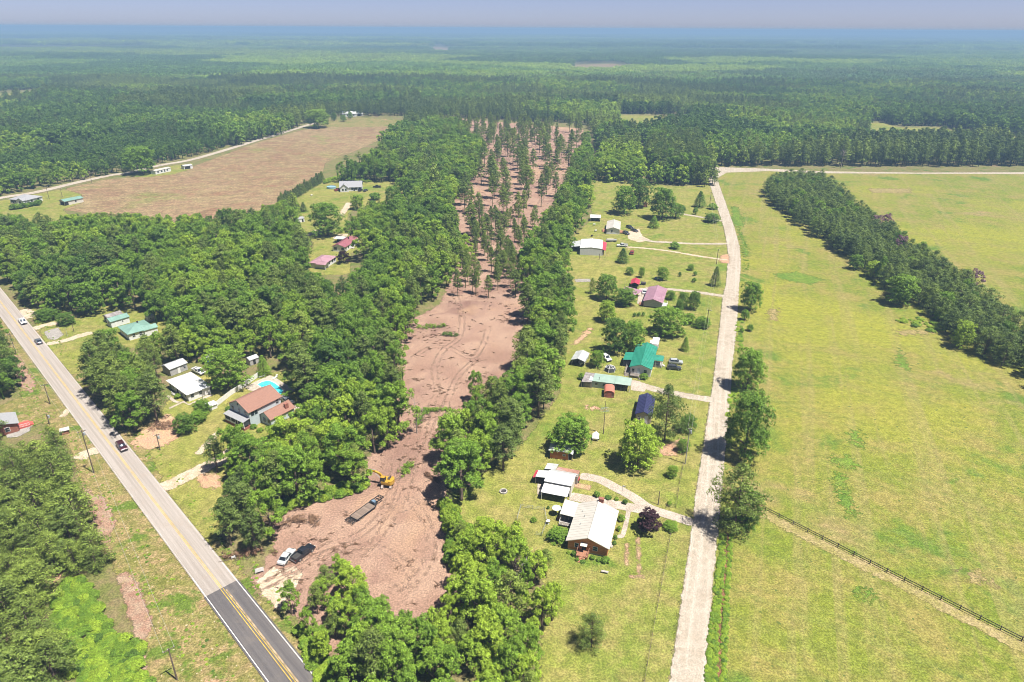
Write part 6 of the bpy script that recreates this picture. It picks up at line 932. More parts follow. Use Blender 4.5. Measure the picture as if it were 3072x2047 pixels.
SINGLES = [
    ('o', 40.1, 272.1, 10.6, 4.17, 0.45, 'dense rounded tree beside the mauve carport'),
    ('o', 47.2, 265.9, 6.8, 4.53, 0.40, 'low spreading tree in front of the mauve carport'),
    ('o', 37.2, 248.3, 8.1, 3.29, 0.70, 'light green lawn tree between two larger dark trees'),
    ('o', 36.5, 219.7, 12.3, 4.51, 0.30, 'large dark tree west of the green roofed house'),
    ('o', 43.3, 221.9, 10.6, 4.16, 0.35, 'broad dark tree touching the green roofed house'),
    ('o', 58.8, 236.2, 9.9, 6.42, 0.50, 'wide olive tree behind the white camper'),
    ('c', 62.1, 221.6, 5.7, 1.67, 0.50, 'small pointed tree alone on the lawn by the green roofed house'),
    ('o', 70.2, 262.3, 6.8, 2.10, 0.25, 'slim dark tree in the trio by the mauve house'),
    ('o', 74.7, 261.6, 7.4, 2.54, 0.35, 'tallest tree of the trio by the mauve house'),
    ('o', 68.2, 259.0, 4.9, 1.48, 0.25, 'shortest tree of the trio by the mauve house'),
    ('o', 69.4, 246.0, 4.1, 2.13, 0.45, 'bushy tree in the clump beside the utility pole'),
    ('o', 73.7, 243.4, 3.7, 3.23, 0.40, 'wide bush in the clump beside the utility pole'),
    ('o', 67.6, 272.8, 3.6, 2.04, 0.45, 'small tree against the east wall of the mauve house'),
    ('s', 49.1, 253.3, 1.8, 0.70, 0.40, 'westernmost of three small garden bushes below the mauve house'),
    ('s', 50.9, 253.7, 1.8, 0.82, 0.40, 'middle of three small garden bushes below the mauve house'),
    ('s', 52.7, 253.7, 2.0, 0.70, 0.45, 'easternmost of three small garden bushes below the mauve house'),
    ('o', 55.0, 304.7, 3.4, 1.77, 0.50, 'small round tree behind the red roofed shed'),
    ('o', 59.9, 300.4, 5.0, 1.41, 0.55, 'slender young tree behind the red roofed shed'),
    ('o', 69.0, 297.7, 5.8, 2.60, 0.50, 'young tree beside the trampoline'),
    ('s', 78.1, 302.5, 2.3, 0.81, 0.30, 'tiny dark bush alone on the middle lawn'),
    ('o', 85.4, 311.8, 2.7, 1.53, 0.50, 'thin sapling with a flat top on the middle lawn'),
    ('s', 85.6, 303.9, 2.2, 1.02, 0.30, 'small bush below the flat topped sapling'),
    ('s', 82.9, 294.6, 2.3, 1.12, 0.35, 'round bush lowest on the middle lawn'),
    ('c', 91.2, 290.0, 9.4, 2.74, 0.40, 'tall shaggy shrub tree near the gravel road bend'),
    ('c', 54.4, 322.8, 7.6, 3.29, 0.40, 'broad cone shaped tree in front of the white pickup'),
    ('s', 85.2, 347.1, 3.7, 2.97, 0.25, 'big dark round bush between the two upper drives'),
    ('p', 34.7, 279.3, 7.1, 1.58, 0.50, 'thin young pine at the edge of the east lawn'),
    ('o', 28.9, 208.6, 5.6, 2.42, 0.75, 'light green small tree between carport and parked car'),
    ('s', 22.9, 199.4, 2.2, 1.29, 0.40, 'round green bush beside the old grey roof'),
    ('s', 43.6, 199.8, 2.0, 1.53, 0.45, 'leafy shrub by the steps of the green roofed house'),
    ('p', 42.9, 162.6, 17.7, 5.19, 0.50, 'tall olive pine overhanging the blue roofed house'),
    ('o', 33.1, 149.7, 12.7, 5.13, 0.70, 'large yellow green tree south of the blue roofed house'),
    ('o', 16.1, 158.0, 9.7, 5.43, 0.45, 'large round tree behind the orange shed'),
    ('o', 50.4, 167.6, 5.0, 2.53, 0.40, 'compact round tree near the roadside utility pole'),
    ('o', 46.8, 157.2, 3.6, 1.68, 0.40, 'olive shrub on the bare patch near the utility pole'),
    ('o', 75.4, 193.3, 13.2, 4.77, 0.35, 'northernmost of three big trees east of the gravel road'),
    ('o', 62.9, 154.7, 18.5, 5.75, 0.40, 'middle one of three big trees east of the gravel road'),
    ('p', 51.3, 124.8, 18.2, 5.76, 0.45, 'southernmost olive tree of three east of the gravel road'),
    ('o', 54.1, 126.2, 9.8, 3.35, 0.35, 'leafy bush at the foot of the southernmost roadside tree'),
    ('o', 97.5, 260.0, 12.0, 4.16, 0.55, 'isolated small tree beyond the ditch by the gravel road'),
    ('s', 92.4, 250.3, 4.8, 1.73, 0.70, 'weedy bush under the isolated tree by the ditch'),
    ('s', 91.1, 239.6, 2.8, 1.39, 0.60, 'low weedy bush beside the pasture ditch'),
    ('s', 87.6, 238.1, 1.9, 0.99, 0.50, 'smallest weedy bush beside the pasture ditch'),
    ('l', 31.5, 124.7, 5.2, 2.74, 0.50, 'purple leaved tree beside the drive of the cabin'),
    ('p', 15.1, 92.2, 8.1, 2.71, 0.60, 'lone small tree on the lawn south of the cabin'),
    ('o', 10.6, 121.7, 2.6, 2.25, 0.50, 'olive bush at the west wall of the cabin'),
    ('o', 36.8, 125.5, 1.6, 1.59, 0.50, 'scrubby bush at the end of the wire fence'),
    ('o', 41.5, 145.5, 3.2, 1.34, 0.50, 'young tree inside the wire fence corner'),
    ('s', 38.3, 134.0, 1.2, 0.67, 0.50, 'small bush at the wire fence bottom corner'),
    ('s', 21.1, 137.2, 1.6, 0.86, 0.40, 'dark green bush on the island between the drives'),
    ('s', 23.8, 136.5, 0.7, 0.96, 0.20, 'low dark clipped bush between the drives'),
    ('s', 25.8, 135.9, 0.9, 0.60, 0.60, 'flowering bush between the drives'),
    ('s', 27.7, 134.5, 1.3, 0.74, 0.20, 'dark round bush at the fork of the drives'),
    ('s', 25.9, 128.2, 1.7, 0.99, 0.70, 'bright clipped round bush on the east side of the cabin'),
    ('s', 13.8, 116.5, 1.2, 0.63, 0.45, 'green bush just west of the cabin deck'),
    ('s', 14.4, 114.9, 0.7, 0.50, 0.50, 'small bush at the deck steps of the cabin'),
    ('s', 15.6, 114.4, 0.6, 0.69, 0.30, 'low dark bush in front of the cabin deck'),
    ('s', 17.8, 115.4, 1.0, 0.66, 0.65, 'yellowish bush just east of the cabin deck'),
    ('s', 19.2, 114.9, 0.8, 0.69, 0.50, 'middle bush under the cabin gable'),
    ('s', 20.5, 114.6, 1.3, 1.03, 0.55, 'largest bush under the cabin gable'),
    ('s', 23.1, 120.1, 1.0, 0.58, 0.35, 'bush by the southeast corner of the cabin roof'),
    ('s', 23.6, 122.0, 1.0, 0.56, 0.50, 'bush beside the cabin side door'),
    ('s', 24.8, 124.7, 1.3, 0.60, 0.50, 'bush inside the looped path of the cabin'),
    ('s', 5.3, 127.7, 1.3, 0.78, 0.50, 'staked bush in the wire garden pen'),
    ('s', 8.9, 132.4, 0.8, 0.38, 0.30, 'tiny dark bush above the wire garden pen'),
    ('o', 69.4, 420.6, 16.4, 6.79, 0.35, 'dark round lawn tree west of the tree pair'),
    ('o', 81.3, 437.9, 17.4, 7.04, 0.35, 'tree at the back of the lawn tree group'),
    ('o', 90.5, 408.0, 18.2, 7.71, 0.30, 'largest dark tree of the upper lawn group'),
    ('c', 82.0, 388.6, 7.1, 3.59, 0.40, 'small conical tree below the upper lawn group'),
    ('c', 121.2, 439.5, 10.6, 4.34, 0.30, 'dark pointed evergreen near the upper drive'),
    ('o', 99.3, 410.3, 8.7, 3.76, 0.55, 'olive brown bushy tree east of the upper lawn group'),
    ('s', 106.7, 424.8, 4.9, 2.38, 0.40, 'green bush beside the olive brown tree'),
    ('s', 113.8, 420.1, 4.8, 1.72, 0.40, 'slim bush below the pointed evergreen'),
    ('o', 119.3, 401.9, 5.0, 4.56, 0.45, 'wide low tree by the upper drive mouth'),
    ('s', 128.3, 434.3, 3.8, 3.49, 0.50, 'flat bush by the gravel road above the drive mouth'),
    ('o', 45.9, 439.3, 13.3, 7.29, 1.00, 'bright yellow green tree at the edge of the upper lawn'),
    ('c', 70.2, 515.7, 5.2, 2.18, 0.50, 'small pointed tree in front of the upper wood'),
    ('s', -92.3, 455.3, 5.1, 4.28, 0.35, 'round dark bush in front of the grey roofed house'),
    ('o', -88.6, 425.4, 6.0, 3.02, 0.30, 'dark oval tree south of the grey roofed house'),
    ('o', -98.3, 427.9, 9.0, 4.14, 0.65, 'sprawling young tree beside the two track drive'),
    ('o', -102.5, 368.4, 17.2, 8.24, 0.50, 'big leafy tree beside the lower lawn drive'),
    ('o', -74.2, 420.9, 15.6, 4.76, 0.35, 'tall dark tree east of the grey roofed house lawn'),
    ('x', -125.2, 425.1, 4.6, 1.19, 0.30, 'single small cypress next to the big leafy tree'),
    ('o', -223.3, 813.1, 19.4, 12.48, 0.55, 'spreading oak at the corner of the ploughed field'),
    ('o', -220.0, 875.8, 9.3, 3.57, 0.40, 'small tree before the distant white house'),
    ('o', -207.9, 872.1, 7.3, 3.56, 0.45, 'round tree before the distant white house'),
    ('o', -204.6, 895.7, 8.1, 3.10, 0.40, 'small round tree touching the distant white house'),
    ('o', -90.2, 191.9, 13.4, 6.34, 0.85, 'big bright green tree between the white hip roof and the pool'),
    ('o', -92.7, 165.7, 5.3, 2.92, 0.35, 'dark rounded shrub on the red yard near the highway'),
    ('o', -92.3, 176.3, 4.0, 2.38, 0.45, 'shrub beside the white fence end'),
    ('o', -91.4, 171.5, 3.0, 2.33, 0.30, 'greyish shrub below the white fence end'),
    ('s', -103.6, 185.1, 1.7, 1.12, 0.80, 'clipped bush at the porch of the white hip roofed house'),
    ('s', -108.1, 191.6, 1.6, 0.97, 0.70, 'bush at the far porch corner of the white hip roofed house'),
    ('c', -82.1, 201.1, 7.4, 2.54, 0.50, 'cone shaped tree behind the swimming pool'),
    ('l', -82.6, 319.7, 5.7, 2.98, 0.25, 'maroon leaved tree between the two rose roofed houses'),
    ('o', -182.6, 247.0, 4.1, 3.98, 0.40, 'shady low tree by the white pickup on the highway'),
    ('o', -172.5, 242.6, 4.3, 3.08, 0.45, 'low tree at the mouth of the west drive'),
    ('o', -168.2, 252.9, 13.0, 5.22, 0.50, 'tall tree with bare pale trunk by the green roofed shed'),
    ('s', 12.7, 117.1, 0.7, 0.44, 0.90, 'yellow flowering bush at the cabin corner'),
    ('s', -85.2, 177.9, 1.4, 1.05, 0.50, 'clipped shrub at the corner of the two storey house'),
    ('s', -83.0, 175.1, 1.2, 0.57, 0.50, 'small shrub by the porch of the two storey house'),
    ('s', -74.1, 167.9, 1.4, 1.10, 0.50, 'low hedge bush by the lower wing of the two storey house'),
    ('s', -71.7, 166.3, 1.1, 1.09, 0.70, 'yellow green bush by the lower wing of the two storey house'),
    ('s', -71.3, 186.8, 0.9, 1.29, 0.35, 'hedge bush beside the pool deck'),
    ('s', -70.2, 188.8, 0.8, 1.21, 0.35, 'hedge bush at the corner of the pool deck'),
    ('s', -74.5, 198.0, 0.6, 0.73, 0.40, 'shrub behind the pool fence'),
    ('o', -290.3, 540.1, 19.9, 10.79, 0.40, 'large roadside tree beside the mobile home'),
    ('o', 168.3, 302.8, 7.4, 3.72, 0.85, 'bright green tree bulging from the pasture pine hedge'),
    ('o', 163.0, 268.1, 12.2, 5.79, 0.75, 'largest bright tree at the foot of the pasture pine hedge'),
    ('o', 175.0, 257.5, 9.2, 3.24, 0.60, 'olive green tree at the bottom edge of the pine hedge'),
    ('o', 163.0, 224.9, 10.0, 3.42, 1.00, 'lime green tree standing before the pine hedge gap'),
    ('o', 165.4, 314.3, 7.0, 3.15, 0.60, 'small broadleaf tree on the flank of the pine hedge'),
    ('s', 170.4, 251.5, 5.0, 2.60, 0.90, 'lush bush in the gap of the pine hedge'),
    ('x', -149.5, 434.1, 6.9, 2.55, 0.30, 'ROW'),
    ('x', -149.1, 437.8, 8.7, 2.23, 0.30, 'ROW'),
    ('x', -148.7, 441.6, 7.0, 2.47, 0.30, 'ROW'),
    ('x', -148.4, 445.5, 8.6, 2.56, 0.30, 'ROW'),
    ('x', -148.0, 449.4, 7.3, 2.25, 0.30, 'ROW'),
    ('x', -147.7, 453.5, 6.9, 2.25, 0.30, 'ROW'),
    ('x', -147.3, 457.7, 6.8, 2.24, 0.30, 'ROW'),
    ('x', -147.0, 461.9, 6.9, 2.47, 0.30, 'ROW'),
    ('x', -146.6, 466.2, 7.9, 2.51, 0.30, 'ROW'),
    ('x', -146.3, 470.6, 7.6, 2.62, 0.30, 'ROW'),
    ('x', -145.9, 475.1, 6.7, 2.52, 0.30, 'ROW'),
    ('x', -145.6, 479.7, 8.7, 2.25, 0.30, 'ROW'),
    ('x', -145.2, 484.3, 6.7, 2.24, 0.30, 'ROW'),
    ('x', -144.8, 489.1, 6.5, 2.23, 0.30, 'ROW'),
    ('x', -144.5, 493.9, 7.2, 2.47, 0.30, 'ROW'),
    ('x', -144.1, 498.9, 6.6, 2.76, 0.30, 'ROW'),
    ('x', -143.7, 503.9, 8.3, 2.84, 0.30, 'ROW'),
    ('x', -143.3, 509.1, 7.4, 2.51, 0.30, 'ROW'),
    ('x', -142.9, 514.3, 7.7, 2.63, 0.30, 'ROW'),
    ('x', -140.5, 422.9, 6.1, 2.60, 0.30, 'ROW2'),
    ('x', -137.5, 421.8, 7.3, 2.60, 0.30, 'ROW2'),
    ('x', -134.3, 421.9, 6.3, 2.60, 0.30, 'ROW2'),
    ('x', -130.7, 422.0, 6.1, 2.60, 0.30, 'ROW2'),
    ('m', 194.8, 331.6, 12.0, 3.20, 0.50, 'MAUVE'),
    ('m', 199.9, 279.2, 12.0, 3.20, 0.50, 'MAUVE'),
    ('m', 202.5, 372.8, 12.0, 3.20, 0.50, 'MAUVE'),
    ('m', 209.7, 375.8, 12.0, 3.20, 0.50, 'MAUVE'),
]

STAND = {
    'w': 'in the mixed wood west of the clearing', 'g': 'in the roadside grove by the highway', 'd': 'beside the sandy drive off the highway',
    'i': 'on the wooded island beside the parked cars', 'b': 'in the wood south of the clearing', 'k': 'in the hedgerow along the lower clearing',
    'e': 'in the belt between clearing and east lawns', 'n': 'in the thinned pine group on the red clearing', 'c': 'on the upper cleared ground',
    'h': 'in the long hedge of pines across the pasture', 'v': 'in the grove where the gravel road turns', 'u': 'in the row behind the upper lawn',
    'p': 'in the plantation west of the highway', 'q': 'at the west edge beyond the utility poles', 'r': 'behind the white hipped house'}
SHORT = {'w': 'in the west wood', 'g': 'in the roadside grove', 'd': 'by the sandy drive', 'i': 'on the wooded island', 'b': 'in the south wood', 'k': 'in the low hedgerow', 'e': 'in the middle belt',
         'n': 'on the lower clearing', 'c': 'on the upper clearing', 'h': 'in the pasture hedge', 'v': 'in the corner grove', 'u': 'behind the lawn', 'p': 'in the plantation', 'q': 'at the western edge', 'r': 'behind the hipped house'}
MARKS = {
    'the swimming pool': (-77.45, 192.50), 'the white hipped house': (-102, 190), 'the two storey house': (-76, 175), 'the excavator': (-31.23, 141.26), 'the lowboy trailer': (-34.90, 130.61),
    'the parked sedan': (-48.64, 115.03), 'the asphalt seam': (-59.67, 105.92), 'the maroon car': (-106.32, 157.16), 'the white highway pickup': (-189.05, 244.00), 'the faded green roofs': (-141, 234),
    'the pale rose roof': (-92, 317), 'the dark rose roof': (-87, 346), 'the grey roofed house': (-115, 487), 'the cypress row': (-147.76, 472.26), 'the cabin': (18, 123), 'the white garage': (12, 140),
    'the orange shed': (14, 155), 'the fire ring': (-1.93, 138.88), 'the long green shed': (30, 195), 'the grey carport': (24, 212), 'the mauve house': (60, 271), 'the white barn': (41, 342),
    'the white shelter': (50, 404), 'the felled tops': (-26.34, 174.44), 'the lone clearing pine': (-28.98, 239.82), 'the thinned pine group': (-13.24, 267.40), 'the teal barn': (-286, 440),
    'the highway drive mouth': (-87.14, 140.25), 'the wooden highway stand': (-126.37, 164.67), 'the brick house': (-146.50, 164.85), 'the vines': (-78.78, 94.04), 'the bottommost pole': (-58.86, 84.61),
    'the pasture fence': (58.63, 134.72), 'the gravel road corner': (162.78, 569.25), 'the mauve hedge tree': (194.82, 331.59), 'the hedge gap': (164.31, 243.84), 'the clearing head': (0.42, 838.08),
    'the gravel road bend': (110.33, 333.71), 'the field corner': (-146.48, 467.76), 'the upper lawn': (79.76, 471.01), 'the lone lawn tree': (15.07, 92.16), 'the clearing middle': (-15.14, 222.88)}
COMPASS = ['east', 'northeast', 'north', 'northwest', 'west', 'southwest', 'south', 'southeast']
def near_mark(x, y):
    k = min(MARKS, key=lambda q: (MARKS[q][0] - x) ** 2 + (MARKS[q][1] - y) ** 2)
    return COMPASS[int(round(math.atan2(y - MARKS[k][1], x - MARKS[k][0]) / (math.pi / 4))) % 8] + ' of ' + k
rg = np.random.default_rng(77)
rest = []
SPREAD = {'o': 0.325, 'p': 0.23, 'y': 0.37, 't': 0.13}
def near_trees():
    for (st, ty, ind), flat in NEAR.items():
        for i in range(0, len(flat), 3):
            x, y, h = flat[i] + rg.uniform(-.4, .4), flat[i + 1] + rg.uniform(-.4, .4), flat[i + 2] + rg.uniform(-.5, .5)
            wob = .5 + .25 * math.sin(x * .06 + 2.4 + 1.3 * math.sin(y * .042 + 2)) + .25 * math.sin(y * .066 + 1.7 * math.sin(x * .048 + .5))
            t0, t1 = TINT[st]
            yield st, ty, ind, x, y, h, SPREAD[ty] * h * rg.uniform(.75, 1.25), t0 + (t1 - t0) * min(1, max(0, .65 * wob + .5 * rg.random() - .08))
for st, ty, ind, x, y, h, r, ti in near_trees():
    if ind:
        size = 'tall' if h > 13 else 'medium' if h > 8 else 'small'
        if ty == 'o':
            what = ('dark green' if ti < .5 else 'fresh green' if ti < .8 else 'lime green') + ' broadleaf tree'
        elif ty == 't':
            what = 'slim bare trunked pine'
        else:
            what = ('dark' if ti < .35 else 'olive green') + (' bushy pine' if ty == 'y' else ' pine')
        plant(ty, x, y, h, r, ti, rg, size + ' ' + what + ' ' + SHORT[st] + ' ' + near_mark(x, y), 'trees ' + STAND[st])
    else:
        rest.append((ty, x, y, h, r, ti))
for (t_, x, y, h, r, ti, lab) in SINGLES:
    grp = None
    if lab == 'ROW': lab, grp = 'small pointed cypress in the row beside the ploughed field', 'cypress row'
    elif lab == 'ROW2': lab, grp = 'small pointed cypress in the short row across the lower lawn', 'short cypress row'
    elif lab == 'MAUVE': lab, grp = 'mauve flowering tree standing among the pasture pines', 'mauve trees in the pine hedge'
    plant({'o': 'd', 'p': 'q'}.get(t_, t_), x, y, h, r * 1.06, ti, rg, lab, grp)

def dead_tree(x, y, h, label, seed):
    rg_ = np.random.default_rng(seed)
    o = empty('dead_tree', (x, y, 0), rg_.uniform(0, 6.28), label, 'dead tree')
    MB().tube([(0, 0, -.1), (.1, 0, h * .5), (.3, .2, h)], [.02 * h, .014 * h, .004 * h], 6).build('trunk', M_pale, o)
    for k in range(14):
        z_ = h * rg_.uniform(.35, .95)
        a, l = rg_.uniform(0, 6.28), h * rg_.uniform(.12, .3)
        e = Vector((l * math.cos(a), l * math.sin(a), z_ + l * rg_.uniform(.2, .8)))
        m = MB().tube([(.1, 0, z_), tuple(e * .55 + Vector((0, 0, z_ * .45))), tuple(e)], [.008 * h, .005 * h, .002 * h], 5)
        for q in range(3):
            f = e + Vector(rg_.normal(0, l * .3, 3))
            m.tube([tuple(e * .7 + Vector((.03, 0, z_ * .3))), tuple(f)], [.003 * h, .0015 * h], 4)
        m.build('branch', M_pale, o)
dead_tree(*(-1.73, 91.23), 7.0, 'pale bare dead tree poking out of the south wood', 1)
dead_tree(*(-3.04, 89.62), 5.5, 'shorter pale dead tree in the south wood', 2)
dead_tree(*(273.58, 578.86), 15.0, 'greyish bare tree on the far road edge', 3)
dead_tree(*(-26.93, 165.67), 9.0, 'thin dead tree leaning at the clearing edge', 4)
dead_tree(*(2.96, 106.37), 8.0, 'pale dead limbs at the edge of the south wood', 5)

SRC = {k: [joined('source_' + TREE_NAME[k], c, t_) for c, t_ in PROTO[k]] for k in 'opyt'}
def scatter_near(name, kinds, label, cat):
    rows = [q for q in rest if q[0] in kinds]
    protos, base = [], {}
    for k in kinds:
        base[k] = len(protos); protos += SRC[k]
    n = len(rows)
    if not n: return
    xyz = [(q[1], q[2], 0) for q in rows]
    scl = [(q[4] / REF[q[0]][1], q[4] / REF[q[0]][1], q[3] / REF[q[0]][0]) for q in rows]
    wood(name, protos, xyz, NPR.uniform(0, 6.28, n), scl, [q[5] for q in rows], [base[q[0]] + int(NPR.integers(len(SRC[q[0]]))) for q in rows], label, cat)
scatter_near('broadleaf_wood', 'o', 'mass of leafy trees filling the woods beside the clearing', 'wood')
scatter_near('pine_wood', 'pyt', 'mass of pines behind the nearest pines', 'wood')

# ---- forest from the fields to the horizon
def vnoise(x, y, s, seed=0):
    """smooth value noise 0..1 on numpy arrays"""
    def h(i, j):
        q = np.sin(i * 127.1 + j * 311.7 + seed * 74.7) * 43758.5453
        return q - np.floor(q)
    X, Y = x * s, y * s
    i, j = np.floor(X), np.floor(Y)
    fx, fy = X - i, Y - j
    fx, fy = fx * fx * (3 - 2 * fx), fy * fy * (3 - 2 * fy)
    return (h(i, j) * (1 - fx) + h(i + 1, j) * fx) * (1 - fy) + (h(i, j + 1) * (1 - fx) + h(i + 1, j + 1) * fx) * fy

def stands(x, y, sx, sy, seed):
    """patchwork of stands: for each point a number 0..1 shared by all points of its patch"""
    wx = x + sx * 0.35 * (vnoise(x, y, 2.2 / sx, seed + 20) - .5)
    wy = y + sy * 0.35 * (vnoise(x, y, 2.2 / sy, seed + 21) - .5)
    i0, j0 = np.floor(wx / sx), np.floor(wy / sy)
    best, val = np.full(x.shape, 1e9), np.zeros(x.shape)
    for di in (-1, 0, 1):
        for dj in (-1, 0, 1):
            i, j = i0 + di, j0 + dj
            def h(k):
                q = np.sin(i * 127.1 + j * 311.7 + k * 74.7 + seed * 19.3) * 43758.5453
                return q - np.floor(q)
            d = (i + h(1) - wx / sx) ** 2 + (j + h(2) - wy / sy) ** 2
            v = h(3)
            m_ = d < best
            best = np.where(m_, d, best); val = np.where(m_, v, val)
    return val

MID_O = [joined('source_mid_broadleaf', *make_broad(800 + i, 14.0, 5.0, 80, 12, 0.95, 0.08, None, 10, 0.2 * i)) for i in range(5)]
MID_P = [joined('source_mid_pine', *make_pine(820 + i, 16.0, 3.6, 0.25, 9, 13, 1.05, 0.95, 0.3)) for i in range(4)]
# ground that stays open: outlines on the ground
OPEN = [
    [tuple(v.co[:2]) for v in ()],
]
OPEN = []
def open_ground(poly): OPEN.append(poly)
open_ground([(-360.95, 373.33), (-445.94, 472.39), (-346.05, 458.65), (-306.63, 547.33), (-249.23, 749.68), (-248.76, 847.65), (-222.96, 869.62), (-131.89, 865.07), (-119.36, 795.59), (-124.85, 672.64), (-68.91, 496.30), (-47.18, 409.13), (-64.62, 353.37), (-282.89, 306.28)])
open_ground([(-87.71, 796.85), (-100.58, 919.98), (87.44, 861.93), (86.89, 736.95), (72.34, 515.35), (146.30, 498.81), (166.51, 585.70), (830.62, 597.12), (158.60, 74.69), (-12.11, 73.72)])
open_ground([(116.51, 797.89), (143.21, 971.26), (236.06, 963.66), (210.67, 832.62)])
open_ground([(370.19, 741.17), (448.46, 900.50), (467.55, 905.79), (464.25, 856.18), (514.39, 858.26), (517.46, 813.69), (557.23, 785.89), (567.67, 723.30), (508.63, 642.97), (480.51, 658.04), (474.57, 683.22), (483.77, 720.35), (413.35, 727.63)])
open_ground([(-783.03, 1007.88), (-951.32, 1234.67), (-869.74, 1300.43), (-842.94, 1318.27), (-743.77, 1178.78), (-719.71, 1051.50)])
open_ground([(141.09, 1923.99), (183.88, 2392.16), (338.73, 2492.03), (379.00, 2179.66), (245.06, 1901.56)])
open_ground([(-368.16, 3270.61), (-513.59, 4620.01), (-374.77, 4470.20), (-273.38, 3211.88)])
open_ground([(-212.43, 802.90), (-238.08, 920.34), (-133.09, 933.20), (-119.22, 819.14)])
open_ground([(120.39, 747.60), (128.93, 804.38), (156.05, 799.45), (146.72, 748.57)])
open_ground([(154.76, 575.41), (184.20, 700.39), (193.93, 710.14), (161.44, 575.61)])
open_ground([(106.99, 608.03), (121.61, 698.21), (133.23, 698.61), (104.97, 520.89), (98.34, 520.72)])

def spread(y0, y1, sp, seed, xk=0.80, pad=30):
    """jittered points over the ground between two distances"""
    rg = np.random.default_rng(seed)
    ys = np.arange(y0, y1, sp)
    X, Y = [], []
    for j, yy in enumerate(ys):
        xm = yy * xk + pad
        xs = np.arange(-xm, xm, sp) + (sp / 2 if j % 2 else 0)
        X.append(xs); Y.append(np.full(len(xs), yy))
    X, Y = np.concatenate(X), np.concatenate(Y)
    X = X + rg.uniform(-.45, .45, len(X)) * sp
    Y = Y + rg.uniform(-.45, .45, len(X)) * sp
    ok = np.ones(len(X), bool)
    for p in OPEN:
        ok &= poly_dist(X, Y, p) < 1.0
    return X[ok], Y[ok], rg

def forest(name_o, name_p, y0, y1, sp, seed, labels):
    X, Y, rg = spread(y0, y1, sp, seed)
    n = len(X)
    big = stands(X, Y, 170., 120., 1)
    mixed = vnoise(X, Y, 1 / 70., 2)
    pine = rg.random(n) < np.clip((0.72 * big + 0.28 * mixed - 0.44 - 0.04 * np.sign(X)) * 6.0, 0.04, 0.97)
    ti = np.clip(0.48 + 1.0 * (stands(X, Y, 130., 110., 5) - 0.5) + 0.4 * (vnoise(X, Y, 1 / 60., 7) - 0.5) + rg.normal(0, .16, n), 0, 1)
    hh = rg.uniform(0.75, 1.3, n) * (0.7 + 0.5 * stands(X, Y, 190., 140., 9))
    for sel, nm, protos, hs, lab in ((~pine, name_o, MID_O, 0.95, labels[0]), (pine, name_p, MID_P, 1.0, labels[1])):
        k = int(sel.sum())
        s = hh[sel] * hs
        w = s * rg.uniform(0.85, 1.2, k)
        wood(nm, protos, np.stack([X[sel], Y[sel], np.zeros(k)], 1), rg.uniform(0, 6.28, k), np.stack([w, w, s], 1), ti[sel], rg.integers(0, len(protos), k), lab, 'forest')
    return n
n1 = forest('broadleaf_forest', 'pine_forest', 430, 1500, 6.4, 3, ('leafy forest stretching behind the fields', 'dark pine stands stretching behind the fields'))

def grove(seed, W_, n, mat_o, mat_p):
    """a patch of far canopy: a few dozen rough crowns"""
    rg = np.random.default_rng(seed)
    cen, rad, c2, r2 = [], [], [], []
    for i in range(n):
        x, y = rg.uniform(-W_ / 2, W_ / 2, 2)
        (cen if rg.random() < .5 else c2).append((x, y, rg.uniform(8, 13)))
        (rad if len(rad) < len(cen) else r2).append(rg.uniform(2.8, 4.6))
    parts = [leaf_cloud(cen, rad[:len(cen)], 16, 3.0, rg, 0.7, 0.6, 1.0, 0.5)]
    me = cloud_mesh('grove', parts, mat_o)
    me2 = cloud_mesh('grove', [leaf_cloud(c2, r2[:len(c2)], 16, 2.6, rg, 0.6, 0.6, 1.2, 0.5)], mat_p)
    return joined('source_grove', me, me2)
GROVES = [grove(900 + i, 30, 26, M_leaf, M_needle) for i in range(5)]
GROVES_P = [grove(920 + i, 30, 26, M_needle, M_needle) for i in range(3)]
def far_forest(name, y0, y1, sp, seed, label, k=1.0):
    X, Y, rg = spread(y0, y1, sp, seed, 0.79, 60)
    n = len(X)
    sd = 420. * (1 + Y.mean() / 9000.)
    big = stands(X, Y, sd * 1.5, sd, 1)
    pid = np.where(rg.random(n) < np.clip((big - 0.42) * 6, .05, .95), 5 + rg.integers(0, 3, n), rg.integers(0, 5, n))
    ti = np.clip(0.5 + 1.3 * (stands(X, Y, sd * 1.3, sd * .8, 4) - 0.5) + 0.4 * (vnoise(X, Y, 1 / 300., 8) - .5) + rg.normal(0, .08, n), 0, 1)
    st_ = stands(X, Y, sd * 1.6, sd * .9, 6)
    hz_ = rg.uniform(0.85, 1.2, n) * (0.75 + 0.45 * stands(X, Y, sd * 1.2, sd, 9))
    keep = st_ > 0.045                                   # a few stands are cut over and left bare
    X, Y, pid, ti, hz_ = X[keep], Y[keep], pid[keep], ti[keep], hz_[keep]
    n = len(X)
    wood(name, GROVES + GROVES_P, np.stack([X, Y, np.zeros(n)], 1), rg.uniform(0, 6.28, n), np.stack([np.full(n, k), np.full(n, k), hz_ * (0.5 + 0.5 * k)], 1), ti, pid, label, 'forest')
    return n
n2 = far_forest('distant_forest', 1500, 4000, 24, 31, 'distant hazy forest in bands of light and dark')
n3 = far_forest('farthest_forest', 4000, 12000, 62, 37, 'farthest blue forest along the horizon', 2.4)
print('forest points', n1, n2, n3)

